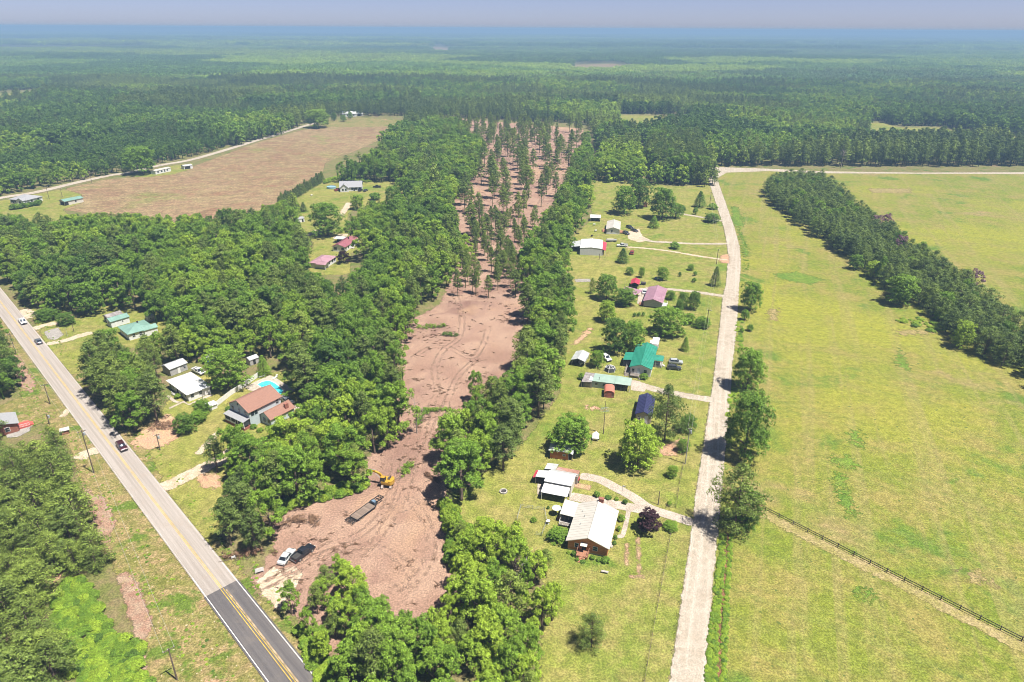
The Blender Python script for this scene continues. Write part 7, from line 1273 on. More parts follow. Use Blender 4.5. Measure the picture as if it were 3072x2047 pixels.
# ------------------------------------------------------------------ buildings
# local frame of every building: x to its right, y to its back, origin on the ground at its middle
WHITE = paint('white_siding', (0.74, 0.74, 0.72), 0.6, 0.05, scale=0.6, stretch=(1, 1, 6))
CREAM = paint('cream_siding', (0.66, 0.62, 0.54), 0.6, 0.06, scale=0.6, stretch=(1, 1, 6))
GREY_W = paint('grey_siding', (0.42, 0.41, 0.39), 0.7, 0.1, scale=0.8, stretch=(1, 1, 6))
BLUE_W = paint('pale_blue_siding', (0.50, 0.57, 0.60), 0.6, 0.06, scale=0.6, stretch=(1, 1, 6))
TAN_W = paint('tan_siding', (0.50, 0.41, 0.32), 0.7, 0.08, scale=0.6, stretch=(1, 1, 6))
WOOD_R = paint('orange_log_wall', (0.56, 0.22, 0.075), 0.7, 0.22, scale=1.2, stretch=(0.5, 0.5, 5))
DECK = paint('deck_wood', (0.42, 0.20, 0.12), 0.8, 0.2, scale=1.4, stretch=(6, 0.6, 1))
OLDWOOD = paint('weathered_wood', (0.30, 0.26, 0.22), 0.9, 0.25, scale=1.2, stretch=(1, 4, 1))
DARK = paint('dark_paint_or_shade', (0.03, 0.028, 0.026), 0.9, 0.2)  # near-black for dark doors; also paints the shade inside open bays
BRICK = paint('brick_red', (0.33, 0.13, 0.09), 0.85, 0.25, scale=3.0)
TRIM = paint('white_trim', (0.78, 0.77, 0.74), 0.5, 0.04)
STEEL = paint('galvanised_steel', (0.50, 0.53, 0.55), 0.4, 0.08, 0.35, scale=0.7, dirt=(0.38, 0.36, 0.34))
FRAME_D = paint('dark_frame', (0.06, 0.05, 0.05), 0.6, 0.1)
CONC = paint('concrete_block', (0.44, 0.41, 0.37), 0.9, 0.1)
SCREEN = paint('insect_screen', (0.05, 0.055, 0.06), 0.7, 0.1)
ROOF = {
    'cream': paint('cream_metal_roof', (0.58, 0.545, 0.48), 0.5, 0.04, 0.0, 0.35, dirt=(0.50, 0.46, 0.4)),
    'white': paint('white_metal_roof', (0.68, 0.68, 0.67), 0.45, 0.03, 0.0, 0.35, dirt=(0.58, 0.58, 0.56)),
    'steel': paint('steel_roof', (0.55, 0.57, 0.56), 0.45, 0.08, 0.1, 0.5, dirt=(0.42, 0.40, 0.36)),
    'rust': paint('rusty_roof', (0.40, 0.21, 0.15), 0.75, 0.2, 0.0, 0.8, dirt=(0.50, 0.40, 0.36)),
    'green': paint('green_metal_roof', (0.03, 0.25, 0.17), 0.5, 0.08, 0.0, 0.6, dirt=(0.07, 0.29, 0.21)),
    'palegreen': paint('faded_green_roof', (0.31, 0.42, 0.35), 0.55, 0.07, 0.0, 0.4, dirt=(0.38, 0.44, 0.38)),
    'teal': paint('teal_roof', (0.20, 0.34, 0.28), 0.55, 0.07, 0.0, 0.4, dirt=(0.25, 0.40, 0.34)),
    'mauve': paint('mauve_metal_roof', (0.38, 0.215, 0.27), 0.5, 0.07, 0.0, 0.5, dirt=(0.42, 0.28, 0.32)),
    'rose': paint('rose_metal_roof', (0.33, 0.12, 0.14), 0.5, 0.08, 0.0, 0.5, dirt=(0.37, 0.18, 0.2)),
    'pink': paint('pale_rose_roof', (0.39, 0.225, 0.26), 0.5, 0.08, 0.0, 0.5, dirt=(0.42, 0.29, 0.31)),
    'blue': paint('navy_metal_roof', (0.034, 0.036, 0.10), 0.5, 0.1, 0.0, 0.7, dirt=(0.06, 0.065, 0.13)),
    'brown': paint('brown_shingle_roof', (0.31, 0.165, 0.12), 0.9, 0.14, 0.0, 5.0, dirt=(0.27, 0.155, 0.12)),
    'grey': paint('grey_shingle_roof', (0.33, 0.33, 0.34), 0.9, 0.12, 0.0, 5.0),
    'old': paint('weathered_tin_roof', (0.29, 0.26, 0.25), 0.8, 0.25, 0.0, 0.9, dirt=(0.40, 0.38, 0.37)),
    'red': paint('red_metal_roof', (0.50, 0.06, 0.09), 0.5, 0.08, 0.0, 0.5),
    'brick': paint('salmon_metal_roof', (0.56, 0.20, 0.14), 0.5, 0.06, 0.0, 0.5),
}
SHINGLED = {'brown', 'grey'}

def gable(root, c, s, eave, rise, wm, roof, axis='y', over=0.4, z0=0.0, walls=True, seam=0.9):
    """gabled block: walls, two roof slopes, ridge cap and standing seams"""
    cx, cy = c
    sx, sy = s
    if walls:
        m = MB()
        if axis == 'y':
            m.prism_y([(cx - sx / 2, z0), (cx + sx / 2, z0), (cx + sx / 2, eave), (cx, eave + rise), (cx - sx / 2, eave)], cy - sy / 2, cy + sy / 2)
        else:
            m.prism_x([(cy - sy / 2, z0), (cy + sy / 2, z0), (cy + sy / 2, eave), (cy, eave + rise), (cy - sy / 2, eave)], cx - sx / 2, cx + sx / 2)
        m.build('wall', wm, root)
    half = (sx if axis == 'y' else sy) / 2
    ln = (sy if axis == 'y' else sx) / 2 + over
    sl = rise / half
    zr, ze = eave + rise + 0.10, eave - over * sl + 0.10
    w = half + over
    m, sm = MB(), MB()
    def P(a, b, z):
        return (cx + a, cy + b, z) if axis == 'y' else (cx + b, cy + a, z)
    for sg in (-1, 1):
        q = [P(0, -ln, zr), P(0, ln, zr), P(sg * w, ln, ze), P(sg * w, -ln, ze)]
        m.slab(q, 0.13)
        if roof not in SHINGLED and seam:
            n = int(2 * ln / seam)
            for i in range(n + 1):
                b = -ln + 0.06 + (2 * ln - 0.12) * i / n
                sm.hexa([P(0, b - .02, zr), P(0, b + .02, zr), P(sg * w, b + .02, ze), P(sg * w, b - .02, ze)],
                        [P(0, b - .02, zr + .05), P(0, b + .02, zr + .05), P(sg * w, b + .02, ze + .05), P(sg * w, b - .02, ze + .05)])
    rf = m.build('roof', ROOF[roof], root)
    k = MB()
    k.hexa([P(-.16, -ln - .02, zr - .02), P(.16, -ln - .02, zr - .02), P(.16, ln + .02, zr - .02), P(-.16, ln + .02, zr - .02)],
           [P(-.05, -ln - .02, zr + .07), P(.05, -ln - .02, zr + .07), P(.05, ln + .02, zr + .07), P(-.05, ln + .02, zr + .07)])
    k.build('ridge_cap', ROOF[roof], rf)
    if sm.v: sm.build('seam', ROOF[roof], rf)
    return rf

def hip(root, c, s, eave, rise, wm, roof, over=0.5, walls=True):
    cx, cy = c
    sx, sy = s
    if walls:
        MB().box((cx, cy, eave / 2), (sx, sy, eave)).build('wall', wm, root)
    a, b = sx / 2 + over, sy / 2 + over
    r = max(0.05, abs(b - a))
    e = eave + 0.02
    tp = [(0, -r), (0, r)] if b >= a else [(-r, 0), (r, 0)]
    v = [(cx - a, cy - b, e), (cx + a, cy - b, e), (cx + a, cy + b, e), (cx - a, cy + b, e), (cx + tp[0][0], cy + tp[0][1], e + rise), (cx + tp[1][0], cy + tp[1][1], e + rise)]
    v += [(p[0], p[1], p[2] - 0.14) for p in v[:4]]
    f = [(6, 9, 8, 7), (0, 6, 7, 1), (1, 7, 8, 2), (2, 8, 9, 3), (3, 9, 6, 0)]
    f += [(0, 1, 4), (1, 2, 5, 4), (2, 3, 5), (3, 0, 4, 5)] if b >= a else [(0, 1, 5, 4), (1, 2, 5), (2, 3, 4, 5), (3, 0, 4)]
    rf = MB().add(v, f).build('roof', ROOF[roof], root)
    m = MB()
    for i, j in (((0, 4), (1, 4), (2, 5), (3, 5), (4, 5)) if b >= a else ((0, 4), (3, 4), (1, 5), (2, 5), (4, 5))):
        m.tube([v[i], v[j]], 0.06, 5)
    m.build('ridge_cap', ROOF[roof], rf)
    return rf

def lean(root, quad, roof, th=0.10, posts=True, name='roof', pm=None, seam=True):
    """single sloping sheet on posts; quad: four corners (x, y, z)"""
    rf = MB().slab(quad, th).build(name, ROOF[roof], root)
    if seam:
        m = MB()
        a, b, c, d = [Vector(p) for p in quad]
        n = max(2, int((b - a).length / 0.9))
        for i in range(n + 1):
            f = 0.01 + 0.98 * i / n
            p, q = a.lerp(b, f), d.lerp(c, f)
            m.tube([p + Vector((0, 0, .015)), q + Vector((0, 0, .015))], 0.025, 4)
        m.build('seam', ROOF[roof], rf)
    if posts:
        for p in quad:
            c = sum((Vector(q) for q in quad), Vector()) / 4
            d = (Vector(p) - c) * 0.95 + c
            MB().box((d.x, d.y, (p[2] - th) / 2), (0.12, 0.12, p[2] - th)).build('post', pm or TRIM, root)
    return rf

def window(root, x, y, z, w, h, side, fm=None, glass=None):
    """framed window standing proud of a wall; side: f b l r"""
    d = {'f': (0, -1), 'b': (0, 1), 'l': (-1, 0), 'r': (1, 0)}[side]
    def bx(ww, hh, dep, off, dz=0.0):
        s = (ww, dep, hh) if side in 'fb' else (dep, ww, hh)
        return MB().box((x + d[0] * off, y + d[1] * off, z + dz), s)
    fr = bx(w + 0.18, h + 0.18, 0.07, 0.036).build('window', fm or TRIM, root)
    bx(w, h, 0.03, 0.075).build('pane', glass or glass_mat(), fr)
    bx(w, 0.05, 0.03, 0.092).build('sash_bar', fm or TRIM, fr)
    return fr

def door(root, x, y, z, w, h, side, m=None):
    d = {'f': (0, -1), 'b': (0, 1), 'l': (-1, 0), 'r': (1, 0)}[side]
    s = (w, 0.07, h) if side in 'fb' else (0.07, w, h)
    dr = MB().box((x + d[0] * .036, y + d[1] * .036, z + h / 2), s).build('door', m or TRIM, root)
    hx = (0.38 * w, 0) if side in 'fb' else (0, 0.38 * w)
    MB().box((x + d[0] * .09 + hx[0], y + d[1] * .09 + hx[1], z + 1.0), (0.07, 0.07, 0.07)).build('handle', STEEL, dr)
    return dr

def steps(root, x, y, z_top, w, n, side, m):
    d = {'f': (0, -1), 'b': (0, 1), 'l': (-1, 0), 'r': (1, 0)}[side]
    for i in range(n):
        zt = z_top * (n - i) / (n + 1)
        off = 0.15 + 0.3 * i
        s = (w, 0.3, zt) if side in 'fb' else (0.3, w, zt)
        MB().box((x + d[0] * off, y + d[1] * off, zt / 2), s).build('step', m, root)

def railing(root, pts, z, h=0.95, m=None):
    b = MB()
    for i in range(len(pts) - 1):
        p, q = Vector((*pts[i], z)), Vector((*pts[i + 1], z))
        n = max(1, int((q - p).length / 0.35))
        b.tube([p + Vector((0, 0, h)), q + Vector((0, 0, h))], 0.045, 4)
        b.tube([p + Vector((0, 0, .12)), q + Vector((0, 0, .12))], 0.03, 4)
        for k in range(n + 1):
            t_ = p.lerp(q, k / n)
            b.tube([t_, t_ + Vector((0, 0, h))], 0.03, 4, False)
    return b.build('railing', m or DECK, root)

def deck(root, x0, y0, x1, y1, z, m=None, board=0.16, along='x'):
    """deck of single boards on corner posts"""
    m = m or DECK
    n = int(((y1 - y0) if along == 'x' else (x1 - x0)) / board)
    me = None
    for i in range(n):
        if along == 'x':
            c, s = ((x0 + x1) / 2, y0 + (i + .5) * board, z - 0.02), (x1 - x0, board - 0.02, 0.05)
        else:
            c, s = (x0 + (i + .5) * board, (y0 + y1) / 2, z - 0.02), (board - 0.02, y1 - y0, 0.05)
        if me is None: me = MB().box((0, 0, 0), s).mesh('plank', m)
        link_mesh('plank', me, root, c)
    for px in (x0 + .08, x1 - .08):
        for py in (y0 + .08, y1 - .08):
            MB().box((px, py, (z - .05) / 2), (0.12, 0.12, z - .05)).build('post', m, root)

def vents(rf, pts):
    for (x, y, z) in pts:
        MB().tube([(x, y, z - 0.3), (x, y, z + 0.35)], 0.07, 8).build('vent_pipe', STEEL, rf)

# ---- A: orange cabin with a cream metal roof
A = empty('house', (18.6, 123.3), R(-16.5), 'orange wood cabin with wide cream metal roof and front deck', 'house')
MB().box((0, 0, 0.2), (8.7, 12.7, 0.4)).build('foundation', CONC, A)
rf = gable(A, (0, 0), (8.8, 12.8), 2.75, 1.75, WOOD_R, 'cream', 'y', 0.45, 0.35)
vents(rf, [(-2.2, 1.0, 4.0), (-2.6, -1.6, 3.7), (-3.0, 3.0, 3.6)])
window(A, -2.4, -6.4, 1.75, 0.8, 1.0, 'f'); window(A, 1.7, -6.4, 1.75, 0.9, 1.0, 'f')
for yy in (-4.2, -0.6, 2.6, 5.0): window(A, 4.4, yy, 1.75, 0.9, 1.0, 'r')
window(A, -4.4, -4.6, 1.75, 0.9, 1.0, 'l'); window(A, -4.4, -1.0, 1.75, 0.9, 1.0, 'l')
door(A, -0.75, -6.4, 0.75, 0.95, 2.0, 'f', DARK); door(A, 4.4, -2.4, 0.5, 0.95, 2.0, 'r')
deck(A, -2.1, -8.6, 0.5, -6.42, 0.72)
railing(A, [(-2.05, -6.5), (-2.05, -8.55), (-1.2, -8.55)], 0.72); railing(A, [(0.45, -6.5), (0.45, -8.55), (-0.3, -8.55)], 0.72)
lean(A, [(-1.5, -6.5, 2.85), (0.0, -6.5, 2.85), (0.0, -7.4, 2.6), (-1.5, -7.4, 2.6)], 'cream', 0.07, False, 'awning')
steps(A, -0.75, -8.6, 0.72, 1.4, 4, 'f', DECK)
steps(A, 4.45, -2.4, 0.55, 1.5, 2, 'r', CONC)
MB().box((0.6, 6.75, 2.6), (1.1, 0.7, 5.2)).box((0.6, 6.75, 5.3), (1.3, 0.9, 0.2)).build('chimney', BRICK, A)
# screened side porch
lean(A, [(-8.2, 7.6, 2.5), (-4.45, 6.9, 2.75), (-4.45, 1.4, 2.75), (-8.2, 2.0, 2.5)], 'cream', 0.10, True, 'porch_roof')
for i in range(4):
    MB().box((-7.4 + i * 0.85, 2.35, 1.55), (0.72, 0.05, 1.5)).build('screen_panel', SCREEN, A)
    MB().box((-7.82 + i * 0.85, 2.35, 1.35), (0.1, 0.1, 2.3)).build('post', OLDWOOD, A)
for i in range(3): MB().box((-8.0, 3.1 + i * 1.4, 1.5), (0.05, 1.25, 1.6)).build('screen_panel', SCREEN, A)
deck(A, -8.1, 0.6, -4.5, 7.0, 0.5, OLDWOOD)
railing(A, [(-8.0, 2.2), (-8.0, 0.65), (-4.6, 0.65)], 0.5, 0.85, TRIM)
steps(A, -8.1, 3.4, 0.5, 1.2, 3, 'l', DECK)

# ---- B: garage with white roofs and older lean-tos behind the cabin
B = empty('garage', (12.0, 140.0), R(-17), 'white roofed garage with rusty and grey lean-to roofs', 'garage')
MB().box((0, 0.6, 1.35), (6.6, 4.9, 2.7)).build('wall', CREAM, B)
lean(B, [(-3.5, 3.1, 2.95), (3.5, 3.1, 2.95), (3.5, -2.0, 3.25), (-3.5, -2.0, 3.25)], 'white', 0.12, False)
lean(B, [(-3.4, -2.05, 2.7), (3.2, -2.05, 2.7), (3.2, -5.3, 2.3), (-3.4, -5.3, 2.3)], 'white', 0.10, True, 'carport_roof')
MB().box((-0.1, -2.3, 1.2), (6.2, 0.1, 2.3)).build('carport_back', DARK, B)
MB().box((2.4, -1.95, 1.15), (0.9, 0.1, 2.2)).build('door', TRIM, B)
MB().box((0.5, 4.1, 1.2), (6.8, 1.8, 2.4)).build('rear_wall', OLDWOOD, B)
lean(B, [(-3.2, 3.15, 2.9), (3.7, 3.15, 2.9), (3.7, 4.3, 2.6), (-3.2, 4.3, 2.6)], 'steel', 0.08, False, 'rear_roof')
lean(B, [(-1.9, 4.35, 2.6), (3.9, 4.35, 2.6), (3.9, 6.4, 2.2), (-1.9, 6.4, 2.2)], 'rust', 0.08, True, 'rusty_roof', OLDWOOD)
lean(B, [(-4.9, 4.0, 2.5), (-2.0, 4.4, 2.6), (-2.0, 7.4, 2.3), (-4.9, 7.2, 2.2)], 'steel', 0.08, True, 'grey_roof', OLDWOOD)
lean(B, [(-6.3, 0.4, 2.3), (-3.55, 0.4, 2.5), (-3.55, 3.6, 2.5), (-6.3, 3.4, 2.3)], 'steel', 0.08, True, 'side_roof', OLDWOOD)
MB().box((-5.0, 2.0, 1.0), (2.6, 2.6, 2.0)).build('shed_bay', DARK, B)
lean(B, [(-6.95, 0.2, 2.0), (-6.3, 0.3, 2.25), (-6.3, 3.5, 2.25), (-6.95, 3.4, 2.0)], 'red', 0.06, False, 'red_edge')

# ---- C: orange shed with a tin roof
Cc = empty('shed', (13.6, 155.2), R(-12), 'orange plank shed with patched tin roof under the big tree', 'shed')
me = MB().box((0, 0, 0), (0.27, 0.05, 2.2)).mesh('plank', paint('orange_plank', (0.56, 0.20, 0.06), 0.8, 0.25, scale=1.0, stretch=(1, 1, 0.4)))
MB().box((-0.5, 0, 1.1), (4.9, 3.9, 2.2)).build('wall', OLDWOOD, Cc)
for i in range(17): link_mesh('plank', me, Cc, (-2.75 + i * 0.285, -1.985, 1.12))
lean(Cc, [(-3.3, 2.4, 2.3), (2.1, 2.4, 2.3), (2.1, -2.35, 2.6), (-3.3, -2.35, 2.6)], 'steel', 0.08, False)
lean(Cc, [(2.15, 2.3, 2.2), (3.3, 2.3, 1.9), (3.3, -2.2, 2.0), (2.15, -2.2, 2.4)], 'steel', 0.07, True, 'side_roof', OLDWOOD)
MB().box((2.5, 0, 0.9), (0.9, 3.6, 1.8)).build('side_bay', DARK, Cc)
window(Cc, 0.9, -2.02, 1.4, 0.6, 0.5, 'f')

# ---- D: narrow house with a navy roof
D = empty('house', (40.0, 177.6), R(-15.5), 'narrow tan house with navy blue metal roof under a tall pine', 'house')
gable(D, (0, 0), (4.4, 11.2), 2.7, 1.0, TAN_W, 'blue', 'y', 0.3, 0.0)
window(D, -1.2, -5.6, 1.5, 0.8, 0.9, 'f'); door(D, 0.8, -5.6, 0.3, 0.9, 2.0, 'f')
for yy in (-3.5, 0, 3.5): window(D, -2.2, yy, 1.5, 0.8, 0.9, 'l'); window(D, 2.2, yy, 1.5, 0.8, 0.9, 'r')
deck(D, -1.4, -7.2, 1.8, -5.62, 0.35, OLDWOOD)
railing(D, [(-1.35, -5.7), (-1.35, -7.15), (1.75, -7.15)], 0.35, 0.8, OLDWOOD)

# ---- E: long house with a bright green roof
E_ = empty('house', (45.2, 210.4), R(-16.5), 'long white house with bright green metal roof and side porches', 'house')
rf = gable(E_, (0, 0), (6.8, 17.8), 3.0, 1.2, WHITE, 'green', 'y', 0.35)
vents(rf, [(1.2, -5.0, 3.95), (-1.4, 6.5, 3.9)])
MB().box((-1.6, 7.2, 3.92), (1.2, 0.3, 0.12)).build('roof_vent', STEEL, rf)
lean(E_, [(-6.6, 2.5, 2.65), (-3.3, 2.5, 3.0), (-3.3, -3.7, 3.0), (-6.6, -3.7, 2.65)], 'green', 0.10, True, 'porch_roof')
gable(E_, (4.6, 0.9), (3.6, 4.0), 2.75, 0.55, WHITE, 'green', 'x', 0.25, 0, False)
for px, py in ((6.2, -0.9), (6.2, 2.7), (4.2, -0.9)): MB().box((px, py, 1.35), (0.16, 0.16, 2.7)).build('post', TRIM, E_)
MB().box((4.9, 0.9, 0.3), (2.9, 3.6, 0.6)).build('porch_base', CONC, E_)
railing(E_, [(3.6, -0.8), (6.2, -0.8), (6.2, 0.2)], 0.6, 0.8, TRIM); railing(E_, [(6.2, 1.6), (6.2, 2.6)], 0.6, 0.8, TRIM)
steps(E_, 6.35, 0.9, 0.6, 1.2, 3, 'r', CONC)
for i in range(4): MB().box((-6.2 + i * 0.95, -3.6, 1.35), (0.8, 0.06, 1.9)).build('screen_panel', SCREEN, E_)
deck(E_, -6.5, -3.6, -3.45, 2.4, 0.5, OLDWOOD)
deck(E_, -5.2, -9.6, -3.5, -3.7, 0.55, OLDWOOD, 0.18, 'y')
railing(E_, [(-5.15, -3.8), (-5.15, -9.5)], 0.55, 0.8, OLDWOOD); railing(E_, [(-3.55, -9.4), (-3.55, -9.55)], 0.55, 0.8, OLDWOOD)
steps(E_, -4.35, -9.6, 0.55, 1.4, 3, 'f', OLDWOOD)
deck(E_, -3.2, -11.2, -0.2, -8.95, 0.75, OLDWOOD)
railing(E_, [(-3.15, -9.0), (-3.15, -11.15), (-0.25, -11.15)], 0.75, 0.85, FRAME_D)
steps(E_, 0.3, -11.0, 0.7, 0.9, 3, 'f', OLDWOOD)
window(E_, 1.6, -8.9, 1.8, 0.9, 1.1, 'f'); window(E_, -2.4, -8.9, 1.8, 0.8, 1.1, 'f'); door(E_, -0.6, -8.9, 0.75, 0.9, 2.0, 'f', BLUE_W)
for yy in (-6, -3, 5, 7.4): window(E_, 3.4, yy, 1.8, 0.9, 1.1, 'r')
door(E_, 3.4, 0.9, 0.6, 0.9, 2.0, 'r')

# ---- F: long low shed with a faded green roof and a weathered end
Ff = empty('shed', (30.2, 194.8), R(-15), 'long low shed with faded green roof and weathered grey end', 'shed')
MB().box((-1.2, 0.2, 1.2), (7.6, 4.6, 2.4)).build('wall', BLUE_W, Ff)
lean(Ff, [(-3.9, 3.0, 2.55), (3.2, 3.0, 2.55), (3.2, -2.5, 2.5), (-3.9, -2.5, 2.5)], 'palegreen', 0.10, False)
lean(Ff, [(3.22, 2.8, 2.75), (8.2, 2.6, 2.6), (8.2, -2.3, 2.4), (3.22, -2.6, 2.6)], 'palegreen', 0.10, True, 'carport_roof')
MB().box((5.6, 2.2, 1.2), (4.6, 0.1, 2.3)).build('carport_back', GREY_W, Ff)
lean(Ff, [(-7.0, 3.2, 2.4), (-3.95, 3.0, 2.5), (-3.95, -3.0, 2.3), (-7.3, -3.2, 2.1)], 'old', 0.10, True, 'weathered_roof', OLDWOOD)
MB().box((-5.4, 0, 1.05), (2.7, 5.2, 2.1)).build('weathered_bay', OLDWOOD, Ff)
for xx in (-2.6, -0.2): window(Ff, xx, -2.1, 1.4, 0.8, 0.7, 'f')
door(Ff, 1.6, -2.1, 0, 0.9, 2.0, 'f', GREY_W)
MB().tube([(-1.9, -1.4, 2.4), (-1.9, -1.4, 3.6)], 0.09, 8).build('flue', FRAME_D, Ff)
for xx in (4.0, 5.3, 6.6, 7.8): MB().box((xx, -2.2, 1.15), (0.1, 0.1, 2.3)).build('post', OLDWOOD, Ff)

# ---- G: little red barn shed with a rounded roof
Gg = empty('barn_shed', (30.7, 189.0), R(-8), 'small brick red barn shed with rounded salmon roof', 'shed')
arc = [(-1.55, 0), (1.55, 0)] + [(1.55 * math.cos(a) ** 0.8 if math.cos(a) > 0 else -1.55 * (-math.cos(a)) ** 0.8, 1.45 + 1.05 * math.sin(a)) for a in [math.pi * k / 10 + 1e-6 for k in range(0, 11)]]
MB().prism_y(arc, -2.1, 2.1).build('wall', paint('barn_red', (0.40, 0.15, 0.11), 0.8, 0.15, scale=1.5), Gg)
m = MB()
outer = [(x * 1.07, z + 0.07) for x, z in arc[2:]]
inner = arc[2:]
for i in range(len(outer) - 1):
    m.hexa([(inner[i][0], -2.3, inner[i][1]), (inner[i + 1][0], -2.3, inner[i + 1][1]), (inner[i + 1][0], 2.3, inner[i + 1][1]), (inner[i][0], 2.3, inner[i][1])],
           [(outer[i][0], -2.3, outer[i][1]), (outer[i + 1][0], -2.3, outer[i + 1][1]), (outer[i + 1][0], 2.3, outer[i + 1][1]), (outer[i][0], 2.3, outer[i][1])])
m.build('roof', ROOF['brick'], Gg)
door(Gg, 0, -2.1, 0, 1.6, 1.9, 'f', paint('barn_door', (0.34, 0.11, 0.08), 0.8, 0.15))
for z_ in (0.5, 0.95, 1.4, 1.85): MB().box((0, -2.125, z_), (2.9, 0.03, 0.05)).build('batten', OLDWOOD, Gg)

# ---- H: metal carport
Hh = empty('carport', (23.6, 211.7), R(-19), 'grey gabled metal carport at the wood edge', 'carport')
gable(Hh, (0, 0), (4.4, 6.8), 2.3, 0.75, STEEL, 'steel', 'y', 0.25, 0, False)
for sx_ in (-2.15, 2.15):
    MB().box((sx_, 0.2, 1.6), (0.05, 6.3, 1.3)).build('side_sheet', ROOF['steel'], Hh)
    for yy in (-3.2, 0, 3.2): MB().box((sx_, yy, 1.15), (0.09, 0.09, 2.3)).build('post', STEEL, Hh)
MB().prism_y([(-2.1, 2.3), (2.1, 2.3), (0, 3.0)], 3.2, 3.25).build('gable_sheet', ROOF['steel'], Hh)
MB().box((0, 3.2, 1.15), (4.2, 0.06, 2.3)).build('back_sheet', GREY_W, Hh)
b = empty('boat', (23.9, 210.6), R(-19), 'small white boat stored under the grey metal carport', 'boat')
MB().add([(-0.9, 2.3, .9), (0.9, 2.3, .9), (0.9, -0.8, .9), (0, -2.4, 1.05), (-0.9, -0.8, .9), (-0.6, 2.2, .35), (0.6, 2.2, .35), (0.55, -0.8, .35), (0, -1.9, .5), (-0.55, -0.8, .35)],
         [(0, 1, 2, 3, 4), (5, 9, 8, 7, 6), (0, 5, 6, 1), (1, 6, 7, 2), (2, 7, 8, 3), (3, 8, 9, 4), (4, 9, 5, 0)]).build('hull', TRIM, b)
MB().box((0, 0.2, 1.15), (0.9, 0.5, 0.5)).build('console', GREY_W, b)
MB().box((0, 0, 0.22), (0.3, 3.8, 0.16)).build('trailer_frame', STEEL, b)
for sx_ in (-0.75, 0.75): MB().add(*[[(sx_ + dx, .6 + .3 * math.cos(a), .3 + .3 * math.sin(a)) for dx in (-.1, .1) for a in [k * .628 for k in range(10)]], [tuple(range(10))[::-1], tuple(range(10, 20))] + [(i, (i + 1) % 10, 10 + (i + 1) % 10, 10 + i) for i in range(10)]]).build('wheel', FRAME_D, b)

# ---- I: house with a mauve roof and its carport
I_ = empty('house', (60.6, 271.0), R(-17.5), 'grey sided house with long mauve metal roof', 'house')
rf = gable(I_, (0, 0), (7.4, 17.0), 2.7, 1.15, GREY_W, 'mauve', 'y', 0.4)
vents(rf, [(-1.5, -3.5, 3.5)])
for yy in (-6, -2.5, 2, 6): window(I_, 3.7, yy, 1.6, 0.9, 1.1, 'r')
for yy in (-5, 0.5, 5): window(I_, -3.7, yy, 1.6, 0.9, 1.1, 'l')
MB().box((0, -8.53, 0.25), (7.2, 0.08, 0.5)).build('foundation', FRAME_D, I_)
door(I_, -3.7, -2.6, 0.4, 0.9, 2.0, 'l')
deck(I_, -5.6, -8.0, -3.75, -4.8, 0.4); railing(I_, [(-5.55, -4.9), (-5.55, -7.95), (-3.8, -7.95)], 0.4, 0.8)
deck(I_, 3.75, -6.5, 5.6, -2.0, 0.4, TRIM); railing(I_, [(5.5, -6.4), (5.5, -2.1)], 0.4, 0.8, TRIM)
Ic = empty('carport', (51.2, 276.5), R(-40), 'separate mauve roofed carport beside the mauve house', 'carport')
lean(Ic, [(-4.2, 3.2, 2.6), (4.0, 3.0, 2.6), (4.0, -3.4, 2.45), (-3.4, -3.6, 2.45)], 'mauve', 0.10, True)
MB().box((-2.6, 2.4, 1.2), (0.1, 3.0, 2.3)).build('side_wall', GREY_W, Ic)

# ---- J: small open shed with a red roof
Jj = empty('shed', (55.0, 288.6), R(-14), 'small open shed with red metal roof and dark bay', 'shed')
gable(Jj, (0, 0), (3.3, 6.0), 2.2, 0.7, OLDWOOD, 'red', 'y', 0.3, 0, False)
MB().box((0, 1.6, 1.1), (3.1, 2.6, 2.2)).build('bay', DARK, Jj)  # solid dark box, shade of the open front put into its colour
for sx_ in (-1.5, 1.5): MB().box((sx_, -2.6, 1.1), (0.14, 0.14, 2.2)).build('post', OLDWOOD, Jj)
tk = empty('fuel_tank', (59.0, 290.6), R(-14), 'black tank with white ends beside the red roofed shed', 'tank')
MB().add([(sx_, .7 * math.cos(a), .9 + .7 * math.sin(a)) for sx_ in (-1.1, 1.1) for a in [k * .5236 for k in range(12)]], [tuple(range(12))[::-1], tuple(range(12, 24))] + [(i, (i + 1) % 12, 12 + (i + 1) % 12, 12 + i) for i in range(12)]).build('drum', FRAME_D, tk)
for sx_ in (-.7, .7):
    MB().box((sx_, 0, .15), (.15, 1.2, .3)).build('support', TRIM, tk)

# ---- K: white barn with lean-to and red awning
Kk = empty('barn', (41.0, 342.4), R(-8), 'white metal barn with grey lean-to and red awning', 'barn')
gable(Kk, (0, 0), (11.2, 16.0), 3.6, 0.5, paint('white_sheet_wall', (0.60, 0.60, 0.59), 0.6, 0.06, scale=0.8, stretch=(8, 8, 0.3)), 'white', 'y', 0.12)
lean(Kk, [(-10.4, 6.6, 2.7), (-5.75, 7.0, 3.3), (-5.75, -3.6, 3.3), (-10.2, -3.6, 2.7)], 'steel', 0.10, True, 'side_roof', STEEL)
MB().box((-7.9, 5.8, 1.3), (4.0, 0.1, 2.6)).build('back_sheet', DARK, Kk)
lean(Kk, [(5.8, 7.2, 3.2), (7.7, 7.0, 2.7), (7.5, -7.6, 2.7), (5.8, -7.8, 3.2)], 'red', 0.08, True, 'awning', TRIM)
door(Kk, 5.6, 2, 0, 3.0, 2.8, 'r', GREY_W); window(Kk, 5.6, -4, 1.8, 1, 1, 'r')

